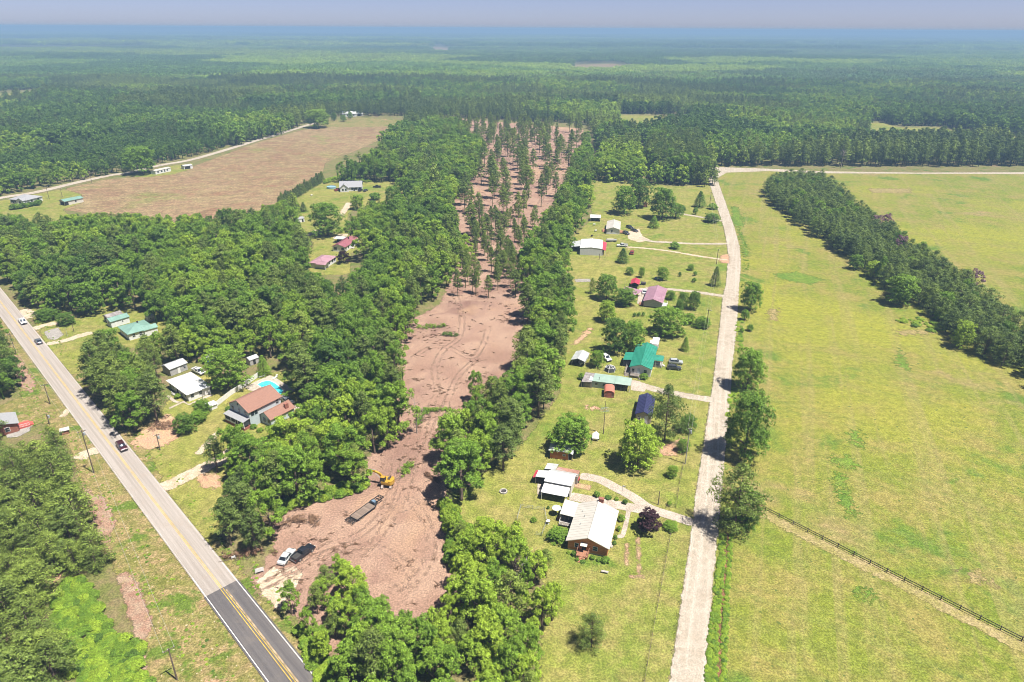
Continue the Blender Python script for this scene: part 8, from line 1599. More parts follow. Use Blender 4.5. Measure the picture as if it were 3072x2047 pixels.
# ---- L: small white house beyond the barn, and a white shelter
L_ = empty('house', (57.7, 382.6), R(-9), 'small white house with pinkish roof and red deck beyond the barn', 'house')
gable(L_, (0, 0), (7.2, 17.2), 2.8, 1.1, WHITE, 'cream', 'y', 0.4)
window(L_, -0.6, -8.6, 1.8, 0.8, 1.2, 'f')
deck(L_, 3.75, -7, 6.6, -2, 0.6); railing(L_, [(3.9, -6.9), (6.5, -6.9), (6.5, -2.1)], 0.6)
deck(L_, -6.0, -6, -3.75, 0, 0.5); railing(L_, [(-5.9, -5.9), (-5.9, -0.1)], 0.5)
for yy in (-4, 1, 5): window(L_, 3.6, yy, 1.7, 0.9, 1.0, 'r')
Ls = empty('shelter', (49.8, 404.5), R(-8), 'white flat roofed open shelter behind the barn', 'shelter')
lean(Ls, [(-3.2, 3.4, 2.6), (3.2, 3.4, 2.6), (3.2, -3.4, 2.4), (-3.2, -3.4, 2.4)], 'white', 0.12, True)
MB().box((0, 2.0, 1.1), (5.4, 2.0, 2.2)).build('store', GREY_W, Ls)
MB().box((1.6, -2.3, .5), (2.6, 1.0, 1.0)).build('bench', DARK, Ls)

# ---- M: white hip-roofed house by the highway
M_ = empty('house', (-101.9, 190.0), R(48.5), 'low white house with white hipped roof near the highway', 'house')
hip(M_, (0, 0), (7.0, 13.2), 2.7, 1.75, WHITE, 'white', 0.55)
for xx in (-2.2, 0.4): window(M_, xx, -6.6, 1.6, 0.9, 1.1, 'f')
door(M_, 2.2, -6.6, 0.2, 1.0, 2.0, 'f')
for yy in (-5, -2.4, 3.6, 5.4): window(M_, -3.5, yy, 1.6, 1.0, 1.2, 'l')
door(M_, -3.5, 0.6, 0.2, 1.0, 2.0, 'l', DARK)
for yy in (-4, 0, 4): window(M_, 3.5, yy, 1.6, 1.0, 1.1, 'r')
MB().box((-4.3, 0.6, 0.1), (1.6, 3.0, 0.2)).build('stoop', CONC, M_)
railing(M_, [(-5.0, 2.0), (-5.0, -0.2)], 0.2, 0.9, TRIM)
Mp = empty('picnic_set', (-96.37, 192.29), R(48), 'dark red timber picnic tables behind the white hipped house', 'picnic table')
for k, (ox, oy) in enumerate(((0, 0), (1.6, 2.2))):
    MB().box((ox, oy, .74), (1.8, .8, .06)).build('table_top', DECK, Mp)
    for s_ in (-.75, .75):
        MB().box((ox, oy + s_, .44), (1.8, .28, .06)).build('bench', DECK, Mp)
        MB().box((ox + s_, oy, .35), (.1, 1.3, .7)).build('leg', DECK, Mp)

# ---- N: two-storey house with brown roof by the pool
N_ = empty('house', (-75.6, 175.3), R(56), 'two storey pale blue house with brown shingle roof and porch', 'house')
gable(N_, (0, 0), (11.0, 9.0), 5.3, 2.3, BLUE_W, 'brown', 'x', 0.45)
gable(N_, (2.2, -6.7), (8.2, 4.6), 2.7, 1.5, BLUE_W, 'brown', 'x', 0.4)
lean(N_, [(-2.5, 4.4, 5.2), (5.0, 4.4, 5.2), (5.0, 6.8, 3.8), (-2.5, 6.8, 3.8)], 'brown', 0.14, False, 'dormer_roof', None, False)
MB().box((1.2, 5.4, 1.9), (7.0, 2.0, 3.7)).build('rear_wall', BLUE_W, N_)
for yy in (-2.9, 0.0, 2.9): window(N_, -5.5, yy, 4.2, 1.0, 1.4, 'l')
window(N_, -5.5, 0.2, 6.3, 0.6, 0.8, 'l')
for xx in (-4.4, -3.2): window(N_, xx, -4.5, 4.2, 0.8, 1.2, 'f', FRAME_D)
window(N_, 4.2, -4.5, 4.2, 0.9, 1.2, 'f')
window(N_, -1.9, -6.0, 1.5, 0.9, 1.1, 'l', FRAME_D); window(N_, -1.9, -8.0, 1.5, 0.7, 1.0, 'l', FRAME_D)
# screened porch under the gable
MB().box((-6.6, 0, 0.35), (2.2, 8.8, 0.7)).build('porch_base', BRICK, N_)
lean(N_, [(-7.9, 4.6, 2.85), (-5.5, 4.6, 3.25), (-5.5, -4.6, 3.25), (-7.9, -4.6, 2.85)], 'grey', 0.12, False, 'porch_roof', None, False)
for yy in (-4.3, -1.6, -0.6, 1.6, 4.3): MB().box((-7.6, yy, 1.75), (0.16, 0.16, 2.2)).build('post', TRIM, N_)
for y0_, y1_ in ((-4.2, -1.7), (-0.5, 1.5), (1.7, 4.2)):
    MB().box((-7.55, (y0_ + y1_) / 2, 2.0), (0.05, y1_ - y0_, 1.4)).build('screen_panel', SCREEN, N_)
    MB().box((-7.58, (y0_ + y1_) / 2, 0.98), (0.08, y1_ - y0_, 0.5)).build('rail_panel', TRIM, N_)
door(N_, -7.62, -1.1, 0.7, 0.85, 2.0, 'l', DARK)
MB().box((-6.6, -4.32, 2.0), (1.7, 0.05, 1.4)).build('screen_panel', SCREEN, N_)
steps(N_, -7.7, -1.1, 0.7, 1.6, 4, 'l', BRICK)
MB().box((4.4, -8.3, 2.3), (1.2, 0.7, 4.6)).build('chimney', BRICK, N_)

# ---- O, P: green roofs behind the roadside grove
O_ = empty('house', (-140.7, 234.0), R(46), 'white house with faded green hipped roof behind the grove', 'house')
hip(O_, (0, 0), (8.6, 9.4), 2.7, 1.6, WHITE, 'teal', 0.5)
MB().box((1.0, 0.6, 3.5), (0.5, 0.5, 2.4)).build('chimney', FRAME_D, O_)
gable(O_, (3.4, -3.4), (4.6, 3.4), 2.6, 0.8, WHITE, 'teal', 'x', 0.3)
for xx in (-2.6, -0.2): window(O_, xx, -4.7, 1.6, 0.9, 1.1, 'f')
for yy in (-2, 1.5): window(O_, -4.3, yy, 1.6, 0.9, 1.1, 'l')
P_ = empty('outbuilding', (-152.4, 243.0), R(52), 'white outbuilding with faded green roof beside the house', 'outbuilding')
gable(P_, (0, 0), (6.8, 3.8), 2.6, 0.8, WHITE, 'teal', 'x', 0.3)
window(P_, -3.4, 0, 1.5, 0.8, 0.9, 'l'); window(P_, 0.8, -1.9, 1.5, 0.5, 0.5, 'f'); door(P_, -1.6, -1.9, 0, 0.9, 2.0, 'f')
P2 = empty('outbuilding', (-156.2, 246.6), R(52), 'brown roofed outbuilding behind the green roofed one', 'outbuilding')
gable(P2, (0, 0), (5.6, 3.6), 2.5, 0.6, TAN_W, 'old', 'x', 0.25)
door(P2, -2.8, 0, 0, 1.2, 2.0, 'l', DARK)
P3 = empty('shed', (-142.0, 247.0), R(50), 'tiny tan shed with flat roof behind the green roofs', 'shed')
gable(P3, (0, 0), (2.6, 2.6), 2.1, 0.3, CREAM, 'cream', 'x', 0.15)
door(P3, 1.3, 0, 0, 0.9, 1.8, 'r', paint('blue_door', (0.08, 0.25, 0.5), 0.5)); window(P3, -0.4, -1.3, 1.3, 0.5, 0.5, 'f')
Bg = empty('outbuilding', (-112.6, 203.5), R(55), 'blue grey roofed building half hidden in the grove', 'outbuilding')
gable(Bg, (0, 0), (6.0, 4.6), 2.6, 0.8, GREY_W, 'steel', 'x', 0.3)
door(Bg, 0, -2.3, 0, 0.9, 2.0, 'f'); window(Bg, 2, -2.3, 1.5, .8, .8, 'f')
Bs = empty('shed', (-104.25, 211.81), R(50), 'small bright blue shed with pale roof beneath the trees', 'shed')
gable(Bs, (0, 0), (3.4, 2.4), 2.0, 0.5, paint('bright_blue_wall', (0.04, 0.16, 0.42), 0.6, 0.1), 'steel', 'x', 0.2)
door(Bs, 0.6, -1.2, 0, 0.8, 1.7, 'f'); window(Bs, -0.8, -1.2, 1.2, .5, .5, 'f')
deck(Bs, -1.7, -3.0, 1.7, -1.3, 0.25)
Wt = empty('shed', (-90.6, 179.2), R(48), 'tiny flat white roofed well house by the white fence', 'shed')
MB().box((0, 0, 0.7), (2.2, 2.2, 1.4)).build('wall', WHITE, Wt)
lean(Wt, [(-1.4, 1.4, 1.65), (1.4, 1.4, 1.65), (1.4, -1.4, 1.55), (-1.4, -1.4, 1.55)], 'white', 0.08, False)
Ps = empty('shed', (-88.97, 209.77), R(50), 'grey garden shed behind the big bright tree', 'shed')
gable(Ps, (0, 0), (3.2, 2.6), 2.1, 0.6, GREY_W, 'steel', 'x', 0.2); door(Ps, 0, -1.3, 0, .9, 1.8, 'f', DARK)

# ---- Q, R: rose roofs in the wood
Q_ = empty('house', (-87.4, 346.4), R(77), 'long white house with dark rose roof on the wood lawn', 'house')
gable(Q_, (0, 0), (16.6, 6.8), 2.7, 1.3, WHITE, 'rose', 'x', 0.4)
for xx in (-7, -4, 2, 6): window(Q_, xx, -3.4, 1.6, 0.9, 1.1, 'f', FRAME_D)
door(Q_, -1.0, -3.4, 0.4, 0.9, 2.0, 'f', BLUE_W)
for yy in (-2.2, 1.8): window(Q_, -8.3, yy, 1.6, 1.3, 1.1, 'l', FRAME_D)
MB().box((2.5, -0.6, 4.2), (0.5, 0.5, 1.2)).build('chimney', FRAME_D, Q_)
MB().box((-1.0, -4.2, 0.2), (2.0, 1.5, 0.4)).build('stoop', CONC, Q_)
Qc = empty('carport', (-92.4, 355.6), R(-5), 'pale metal carport behind the dark rose roofed house', 'carport')
lean(Qc, [(-3.0, 2.4, 2.5), (3.0, 2.4, 2.5), (3.0, -2.4, 2.35), (-3.0, -2.4, 2.35)], 'steel', 0.1, True)
MB().box((0.4, 0, .85), (4.2, 1.8, 1.3)).build('stored_load', DARK, Qc)
R_ = empty('house', (-91.8, 317.0), R(76), 'white house with pale rose hipped roof lower on the wood lawn', 'house')
hip(R_, (0, 0), (12.0, 7.4), 2.7, 1.5, WHITE, 'pink', 0.5)
for xx in (-1, 2.4, 4.6): window(R_, xx, -3.7, 1.6, 0.8, 1.1, 'f', FRAME_D)
gable(R_, (-5.0, -2.6), (4.0, 4.6), 2.6, 0.7, WHITE, 'pink', 'y', 0.35, 0, False)
for px, py in ((-6.7, -4.6), (-3.3, -4.6)): MB().box((px, py, 1.3), (0.2, 0.2, 2.6)).build('post', TRIM, R_)

# ---- S: grey-roofed house beside the ploughed field
S_ = empty('house', (-114.8, 486.5), R(8), 'white house with grey shingle roof behind the ploughed field', 'house')
gable(S_, (0, 0), (15.0, 11.0), 3.0, 3.0, WHITE, 'grey', 'x', 0.5)
gable(S_, (-4.2, -5.0), (5.6, 6.4), 3.0, 2.4, WHITE, 'grey', 'y', 0.4)
for xx in (1.0, 3.6, 6.2): window(S_, xx, -5.5, 1.7, 1.0, 1.4, 'f', FRAME_D)
door(S_, 2.3, -5.5, 0.2, 1.0, 2.1, 'f', DARK)
for xx in (-5.2, -3.2): window(S_, xx, -8.2, 1.7, 0.9, 1.2, 'f', FRAME_D)
Ss = empty('shed', (-126.0, 397.0), R(48), 'little grey roofed shed on the lower lawn', 'shed')
gable(Ss, (0, 0), (4.2, 3.2), 2.2, 0.7, WHITE, 'grey', 'x', 0.2); door(Ss, 0.9, -1.6, 0, 1.0, 1.8, 'f', DARK); window(Ss, 2.1, 0, 1.3, .8, .7, 'r', FRAME_D)

# ---- far west: house, barn, mobile home
W1 = empty('house', (-318.0, 443.5), R(-14), 'grey roofed house beside the far western road', 'house')
hip(W1, (0, 0), (13.0, 12.0), 2.8, 2.2, WHITE, 'grey', 0.5)
gable(W1, (3.2, -5.4), (5.0, 4.4), 2.8, 1.4, WHITE, 'grey', 'y', 0.35)
for xx in (-5, -2.4): window(W1, xx, -6.0, 1.6, 1.1, 1.3, 'f', FRAME_D)
window(W1, 3.2, -7.6, 1.6, 1.2, 1.2, 'f', FRAME_D); door(W1, -3.8, -6.0, 0.2, 1.0, 2.0, 'f', DARK)
for yy in (-2, 3): window(W1, 6.5, yy, 1.6, 1.0, 1.2, 'r', FRAME_D)
W2 = empty('barn', (-286.5, 440.2), R(62), 'long white barn with teal roof beside the ploughed field', 'barn')
gable(W2, (0, 0), (12.0, 5.6), 2.8, 0.9, CREAM, 'teal', 'x', 0.4)
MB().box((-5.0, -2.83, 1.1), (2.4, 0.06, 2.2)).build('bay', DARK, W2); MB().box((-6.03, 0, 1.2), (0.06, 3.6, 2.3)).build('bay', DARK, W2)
window(W2, 1.0, -2.8, 1.6, .8, .8, 'f', FRAME_D)
W3 = empty('mobile_home', (-277.5, 544.5), R(68), 'white mobile home with pale roof by the far western road', 'mobile home')
gable(W3, (0, 0), (15.0, 5.0), 2.7, 0.5, WHITE, 'cream', 'x', 0.2)
for xx in (-5, -1.5, 4): window(W3, xx, -2.5, 1.6, 1.2, 0.9, 'f', FRAME_D)
door(W3, 1.4, -2.5, 0.4, 0.9, 2.0, 'f', DARK)
W4 = empty('shed', (-264.6, 562.0), R(50), 'small dark fronted shed by the ploughed field edge', 'shed')
gable(W4, (0, 0), (7.0, 5.0), 2.6, 0.6, WHITE, 'steel', 'x', 0.3)
MB().box((-0.8, -2.53, 1.1), (4.6, 0.06, 2.1)).build('bay', DARK, W4)  # dark panel on the wall paints the shade of an open front
W5 = empty('house', (-212.23, 926.32), R(6), 'distant white house under oaks beyond the ploughed field', 'house')
gable(W5, (0, 0), (17.0, 10.0), 4.0, 2.2, WHITE, 'white', 'x', 0.5)
for xx in (-6, -2, 2, 6): window(W5, xx, -5.0, 2.0, 1.1, 1.5, 'f', FRAME_D)
W6 = empty('shed', (-200.48, 933.33), R(0), 'distant pale shed next to the white house under oaks', 'shed')
gable(W6, (0, 0), (8.0, 6.0), 2.6, 1.0, GREY_W, 'steel', 'x', 0.3); MB().box((0, -3.03, 1.1), (3, .06, 2.2)).build('bay', DARK, W6)
Z1 = empty('house', (116.95, 638.35), R(-8), 'pale blue roofed house half hidden behind the upper wood', 'house')
gable(Z1, (0, 0), (8.0, 16.0), 2.8, 1.3, WHITE, 'steel', 'y', 0.4)
window(Z1, -2, -8.0, 1.6, 1, 1.2, 'f', FRAME_D); window(Z1, 2, -8.0, 1.6, 1, 1.2, 'f', FRAME_D)
# brick house at the western edge
X1 = empty('house', (-146.50, 164.85), R(40), 'red brick house with grey roof cut off by the picture edge', 'house')
gable(X1, (0, 0), (11.0, 7.0), 2.8, 1.5, BRICK, 'grey', 'y', 0.5)
window(X1, 3.0, -3.5, 1.5, 1.0, 1.2, 'f'); door(X1, 0.6, -3.5, 0.3, 0.9, 2.0, 'f'); window(X1, 5.5, 0, 1.5, 1.0, 1.2, 'r')
MB().box((6.9, -0.8, 0.25), (2.8, 3.4, 0.5)).build('porch_base', paint('red_porch', (0.5, 0.1, 0.08), 0.7, 0.1), X1)
steps(X1, 8.3, -0.8, 0.5, 2.0, 3, 'r', MATS['red_porch'])
railing(X1, [(5.7, -2.4), (8.2, -2.4)], 0.5, 0.8, TRIM)

# ------------------------------------------------------------------ vehicles
TYRE = paint('tyre_rubber', (0.025, 0.025, 0.026), 0.9, 0.1)
RIM = paint('wheel_rim', (0.45, 0.46, 0.47), 0.35, 0.05, 0.6)
LAMP = paint('lamp_glass', (0.75, 0.75, 0.72), 0.2, 0.03)
TAIL = paint('tail_lamp', (0.35, 0.02, 0.02), 0.3, 0.05)
CARGLASS = glass_mat('car_glass', (0.018, 0.022, 0.028), 0.05)

def car_paint(name, color):
    if name in MATS: return MATS[name]
    t = NT(name)
    n = t.noise(t.objco(), 1.2, 3.0)
    c = t.mix(t.ramp(n, 0.35, 0.7), color, tuple(min(1, q * 0.88 + 0.015) for q in color))
    b = t.bsdf(c, 0.32, 0.15, None, 0.5)
    for nd in t.t.nodes:
        if nd.type == 'BSDF_PRINCIPLED': nd.inputs['Coat Weight'].default_value = 0.6
    MATS[name] = t.done(b)
    return MATS[name]

def wheel_meshes():
    def cyl(r, w, y0):
        n = 18
        vs = [(r * math.cos(2 * math.pi * k / n), y, r * math.sin(2 * math.pi * k / n)) for y in (y0 - w / 2, y0 + w / 2) for k in range(n)]
        return vs, [tuple(range(n)), tuple(range(n, 2 * n))[::-1]] + [(i, n + i, n + (i + 1) % n, (i + 1) % n) for i in range(n)]
    t_ = MB().add(*cyl(1.0, 0.62, 0)).mesh('tyre', TYRE)
    r_ = MB().add(*cyl(0.62, 0.68, 0)).mesh('rim', RIM)
    return t_, r_
TY_ME, RIM_ME = wheel_meshes()
def wheel(root, x, y, r):
    o = link_mesh('wheel', TY_ME, root, (x, y, r), (0, 0, 0), (r, r, r))
    link_mesh('rim', RIM_ME, o)
    return o

def cabin(root, x0, x1, zb, zt, w, rake_f, rake_r, pm, tumble=0.14):
    """glasshouse with a painted roof and pillars"""
    b = [(x0, -w / 2, zb), (x1, -w / 2, zb), (x1, w / 2, zb), (x0, w / 2, zb)]
    t_ = [(x0 + rake_r, -w / 2 + tumble, zt), (x1 - rake_f, -w / 2 + tumble, zt), (x1 - rake_f, w / 2 - tumble, zt), (x0 + rake_r, w / 2 - tumble, zt)]
    g = MB().hexa(b, t_).build('glasshouse', CARGLASS, root, bevel=0.03)
    r = MB()
    q = [(p[0], p[1], zt + 0.045) for p in t_]
    r.slab(q, 0.05)
    rf = r.build('roof_panel', pm, root, bevel=0.015)
    p = MB()
    for i in range(4):
        p.tube([b[i], t_[i]], 0.045, 4)
    for s in (-1, 1):
        xm = (x0 + rake_r * .6 + x1 - rake_f * .6) / 2
        p.tube([(xm, s * w / 2, zb), (xm, s * (w / 2 - tumble), zt)], 0.04, 4)
    p.build('pillar', pm, g)
    return g

def vehicle(kind, loc, ang, color, label, cat, name, cname):
    root = empty(name, (loc[0], loc[1], 0.12 if len(loc) > 2 else 0.03), R(ang), label, cat)
    pm = car_paint(cname, color)
    if kind == 'pickup':
        L, Wd, r = 5.6, 1.95, 0.39
        m = MB().prism_y([(-2.8, .45), (-2.8, .98), (-0.75, .98), (-0.75, 1.04), (1.15, 1.04), (2.55, .98), (2.78, .85), (2.8, .45)], -Wd / 2, Wd / 2)
        m.build('body', pm, root, bevel=0.05)
        cabin(root, -0.75, 1.35, 1.03, 1.78, Wd - .1, .65, .12, pm)
        bed = MB().box((-1.75, 0, .99), (1.75, Wd - .34, .03)).build('bed', paint('bed_liner', (0.06, 0.055, 0.05), 0.8, 0.2), root)
        for s in (-1, 1): MB().box((-1.78, s * (Wd / 2 - .06), 1.14), (2.0, .11, .34)).build('bed_side', pm, root)
        MB().box((-2.76, 0, 1.14), (.08, Wd - .1, .34)).build('tailgate', pm, root)
        ax = (1.75, -1.7)
    elif kind == 'suv':
        L, Wd, r = 4.7, 1.88, 0.36
        MB().prism_y([(-2.3, .42), (-2.34, .95), (-2.2, 1.06), (1.0, 1.06), (2.15, .96), (2.34, .8), (2.35, .42)], -Wd / 2, Wd / 2).build('body', pm, root, bevel=0.06)
        cabin(root, -2.2, 1.05, 1.05, 1.66, Wd - .1, .7, .35, pm)
        ax = (1.45, -1.4)
    else:
        L, Wd, r = 4.8, 1.82, 0.33
        MB().prism_y([(-2.4, .4), (-2.42, .82), (-2.3, .93), (-1.2, .96), (0.9, .96), (2.2, .84), (2.4, .7), (2.42, .4)], -Wd / 2, Wd / 2).build('body', pm, root, bevel=0.06)
        cabin(root, -1.75, 1.0, .95, 1.42, Wd - .12, .72, .6, pm)
        ax = (1.5, -1.45)
    for x in ax:
        for s in (-1, 1): wheel(root, x, s * (Wd / 2 - .08), r)
    zf = {'pickup': .82, 'suv': .8, 'sedan': .68}[kind]
    for s in (-1, 1):
        MB().box((L / 2 - .02, s * (Wd / 2 - .28), zf), (.1, .36, .16)).build('headlight', LAMP, root)
        MB().box((-L / 2 + .02, s * (Wd / 2 - .2), zf + .05), (.1, .26, .18)).build('tail_light', TAIL, root)
        MB().box((0.55, s * (Wd / 2 + .08), 1.05 if kind != 'sedan' else .98), (.12, .18, .12)).build('mirror', pm, root)
    MB().box((L / 2 - .02, 0, .5), (.16, Wd - .1, .18)).build('bumper', FRAME_D if kind != 'sedan' else pm, root)
    MB().box((-L / 2 + .02, 0, .5), (.16, Wd - .1, .18)).build('bumper', RIM if kind == 'pickup' else pm, root)
    MB().box((L / 2 + .01, 0, .72), (.06, .8, .16)).build('grille', FRAME_D, root)
    return root

def hw_at(pt):
    """a spot snapped to the lane it lies in"""
    s, off = hw_s(pt), (Vector(pt) - HW_A).dot(hw_n)
    return hw(s, 1.75 if off > 0 else -1.75)
hwa = math.degrees(hw_ang)
vehicle('sedan', (-48.64, 115.03), 76, (0.62, 0.65, 0.64), 'silver sedan parked on the cleared ground by the highway', 'car', 'car', 'silver_paint')
vehicle('pickup', (-45.38, 116.12), 58, (0.012, 0.014, 0.02), 'black pickup truck parked beside the silver sedan', 'pickup truck', 'pickup_truck', 'black_paint')
vehicle('pickup', hw_at((-189.05, 244.00)), hwa, (0.75, 0.75, 0.74), 'white pickup truck driving on the highway', 'pickup truck', 'pickup_truck', 'white_paint')
vehicle('sedan', hw_at((-171.94, 225.37)), hwa + 180, (0.10, 0.11, 0.13), 'dark grey car driving on the highway behind the white pickup', 'car', 'car', 'slate_paint')
vehicle('suv', hw_at((-106.32, 157.16)), hwa, (0.055, 0.012, 0.018), 'dark maroon car driving past the roadside grove', 'car', 'car', 'maroon_paint')
vehicle('suv', (56.55, 211.20), -8, (0.42, 0.44, 0.45), 'silver car parked on the grass behind the dark car', 'car', 'car', 'grey_silver_paint')
vehicle('suv', (54.98, 206.78), -8, (0.05, 0.052, 0.055), 'dark grey car parked on the grass east of the green roof', 'car', 'car', 'graphite_paint')
vehicle('suv', (32.94, 214.02), -66, (0.55, 0.57, 0.57), 'silver car parked west of the green roofed house', 'car', 'car', 'silver_paint')
vehicle('pickup', (-69.10, 182.76), -36, (0.24, 0.25, 0.26), 'grey pickup truck parked by the pool house drive', 'pickup truck', 'pickup_truck', 'grey_paint')
vehicle('sedan', (57.83, 280.64), 80, (0.72, 0.72, 0.70), 'white car between the mauve house and its carport', 'car', 'car', 'white_paint')
vehicle('pickup', (58.18, 350.31), 180, (0.76, 0.76, 0.75), 'white pickup truck parked by the white barn', 'pickup truck', 'pickup_truck', 'white_paint')
vehicle('suv', (61.32, 337.60), 78, (0.33, 0.05, 0.04), 'dull red car on the grass below the white pickup', 'car', 'car', 'red_paint')
vehicle('suv', (67.67, 386.45), -55, (0.02, 0.022, 0.03), 'black car parked highest by the small white house', 'car', 'car', 'black_paint')
vehicle('sedan', (69.45, 379.85), -52, (0.035, 0.03, 0.035), 'dark car nearest the gravel yard of the small white house', 'car', 'car', 'graphite_paint')
vehicle('suv', (63.82, 374.18), -60, (0.03, 0.03, 0.035), 'dark car against the deck of the small white house', 'car', 'car', 'graphite_paint')
vehicle('pickup', (-104.30, 202.20), -35, (0.78, 0.78, 0.77), 'white pickup truck behind the white hipped house', 'pickup truck', 'pickup_truck', 'white_paint')
vehicle('pickup', (-123.74, 482.38), 60, (0.42, 0.05, 0.04), 'red pickup truck by the above ground pool', 'pickup truck', 'pickup_truck', 'red_paint')
vehicle('suv', (-107.50, 481.61), 75, (0.02, 0.022, 0.03), 'dark car right beside the grey roofed house', 'car', 'car', 'black_paint')
vehicle('sedan', (-103.71, 481.24), 75, (0.03, 0.03, 0.04), 'dark car a little east of the grey roofed house', 'car', 'car', 'graphite_paint')
vehicle('pickup', (-97.92, 493.38), 175, (0.015, 0.016, 0.02), 'black pickup truck alone on the lawn of the grey roofed house', 'pickup truck', 'pickup_truck', 'black_paint')
vehicle('sedan', (105.33, 536.42), 175, (0.74, 0.74, 0.73), 'white car in the gap of the upper wood', 'car', 'car', 'white_paint')

# ---- excavator on the cleared ground
YEL = paint('machine_yellow', (0.50, 0.29, 0.03), 0.55, 0.14, scale=1.0, dirt=(0.45, 0.28, 0.12))
MUD = paint('muddy_track', (0.46, 0.38, 0.33), 0.95, 0.15, scale=2.0)
ex = empty('excavator', (-31.23, 141.26), R(0), 'yellow tracked excavator with its boom reaching to the trees', 'excavator')
for s in (-1, 1):
    prof = [(-1.75, .3), (-1.5, .04), (1.5, .04), (1.75, .3), (1.75, .55), (1.5, .78), (-1.5, .78), (-1.75, .55)]
    tr = MB().prism_x(prof, s * 1.05 - .26, s * 1.05 + .26).build('track', MUD, ex)
    pad = MB().box((0, 0, 0), (.56, .10, .05)).mesh('track_pad', MUD)
    for k in range(15):
        link_mesh('track_pad', pad, tr, (s * 1.05, -1.45 + k * .207, .80))
    for yy in (-1.2, -.4, .4, 1.2): MB().box((s * 1.34, yy, .36), (.06, .3, .3)).build('roller', FRAME_D, tr)
MB().box((0, 0, .55), (1.6, 1.8, .4)).lathe([(.75, .75), (.75, .95)], n=18).build('undercarriage', FRAME_D, ex)
up = empty('upper_body', (0, 0, 0.95), R(166)); up.parent = ex     # x points along the boom
m = MB().prism_z([(1.1, -1.25), (1.1, 1.25), (-1.3, 1.25), (-1.75, .75), (-1.85, 0), (-1.75, -.75), (-1.3, -1.25)], 0, .95)
m.build('house', YEL, up, bevel=0.05)
MB().prism_z([(-.9, 1.25), (-1.35, 1.2), (-1.8, .7), (-1.9, 0), (-1.8, -.7), (-1.35, -1.2), (-.9, -1.25)], .95, 1.25).build('counterweight', YEL, up, bevel=0.04)
MB().box((-.55, -.45, 1.05), (.8, 1.0, .22)).build('engine_hood', FRAME_D, up)
MB().tube([(-.7, -.8, 1.0), (-.7, -.8, 1.7)], .07, 8).build('exhaust', FRAME_D, up)
cb = MB().hexa([(.1, .35, .95), (1.45, .35, .75), (1.45, 1.22, .75), (.1, 1.22, .95)], [(.15, .38, 2.1), (1.15, .38, 2.1), (1.15, 1.18, 2.1), (.15, 1.18, 2.1)]).build('cab', CARGLASS, up)
MB().box((.65, .78, 2.14), (1.1, .92, .08)).build('cab_roof', YEL, up)
fr = MB()
for a, b in (((.1, .35, .95), (.15, .38, 2.1)), ((1.45, .35, .75), (1.15, .38, 2.1)), ((1.45, 1.22, .75), (1.15, 1.18, 2.1)), ((.1, 1.22, .95), (.15, 1.18, 2.1))): fr.tube([a, b], .06, 4)
fr.build('cab_frame', FRAME_D, up)
def jib(name, pts, w, h0, h1, mat, y=0.0):
    m = MB()
    n = len(pts)
    for i in range(n - 1):
        (x0, z0), (x1, z1) = pts[i], pts[i + 1]
        a, b = h0 + (h1 - h0) * i / (n - 1), h0 + (h1 - h0) * (i + 1) / (n - 1)
        d = Vector((x1 - x0, z1 - z0)).normalized()
        nx, nz = -d.y, d.x
        m.hexa([(x0 - nx * a, y - w / 2, z0 - nz * a), (x1 - nx * b, y - w / 2, z1 - nz * b), (x1 - nx * b, y + w / 2, z1 - nz * b), (x0 - nx * a, y + w / 2, z0 - nz * a)],
               [(x0 + nx * a, y - w / 2, z0 + nz * a), (x1 + nx * b, y - w / 2, z1 + nz * b), (x1 + nx * b, y + w / 2, z1 + nz * b), (x0 + nx * a, y + w / 2, z0 + nz * a)])
    return m.build(name, mat, up)
jib('boom', [(.8, .8), (1.9, 2.2), (3.4, 2.75), (5.1, 2.6)], .42, .28, .2, YEL, -.15)
jib('stick', [(4.85, 3.05), (5.3, 2.4), (5.55, .7)], .3, .2, .13, YEL, -.15)
MB().tube([(1.5, .12, .9), (2.9, .12, 2.4)], .07, 8).tube([(1.5, -.45, .9), (2.9, -.45, 2.4)], .07, 8).tube([(3.0, -.15, 3.1), (4.85, -.15, 3.2)], .07, 8).build('hydraulic_ram', STEEL, up)
bk = MB().prism_y([(5.3, .75), (5.75, .7), (6.05, .1), (5.75, -.55), (5.25, -.75), (5.0, -.6), (5.45, -.35), (5.55, .1)], -.65, .4).build('bucket', FRAME_D, up)
for k in range(4): MB().box((5.0, -.5 + k * .26, -.66), (.22, .08, .07)).build('tooth', FRAME_D, bk)

# ---- lowboy trailer
lb = empty('lowboy_trailer', (-34.90, 130.61), R(56), 'black lowboy equipment trailer lying empty on the cleared ground', 'trailer')
BLK = paint('trailer_black', (0.03, 0.03, 0.032), 0.6, 0.15)
me = MB().box((0, 0, 0), (6.0, .3, .06)).mesh('plank', paint('deck_plank', (0.24, 0.18, 0.14), 0.9, 0.3, scale=1.5))
MB().box((-.4, 0, .62), (6.2, 2.5, .18)).build('frame', BLK, lb)
for k in range(7): link_mesh('plank', me, lb, (-.4, -.99 + k * .33, .745))
for s in (-1, 1): MB().box((-.4, s * 1.28, .68), (6.2, .08, .24)).build('side_rail', BLK, lb)
rp = MB()
for s in (-1, 1):
    for k in range(5): rp.box((-3.9 - k * .26, s * .65, .72 - k * .015), (.12, 1.1, .1))
    rp.box((-4.4, s * .15, .7), (1.4, .1, .16)).box((-4.4, s * 1.2, .7), (1.4, .1, .16))
rp.build('ramp', BLK, lb)
MB().hexa([(2.7, -1.2, .7), (3.5, -1.0, 1.1), (3.5, 1.0, 1.1), (2.7, 1.2, .7)], [(2.7, -1.2, .86), (3.5, -1.0, 1.3), (3.5, 1.0, 1.3), (2.7, 1.2, .86)]).build('gooseneck_slope', BLK, lb)
gn = MB()
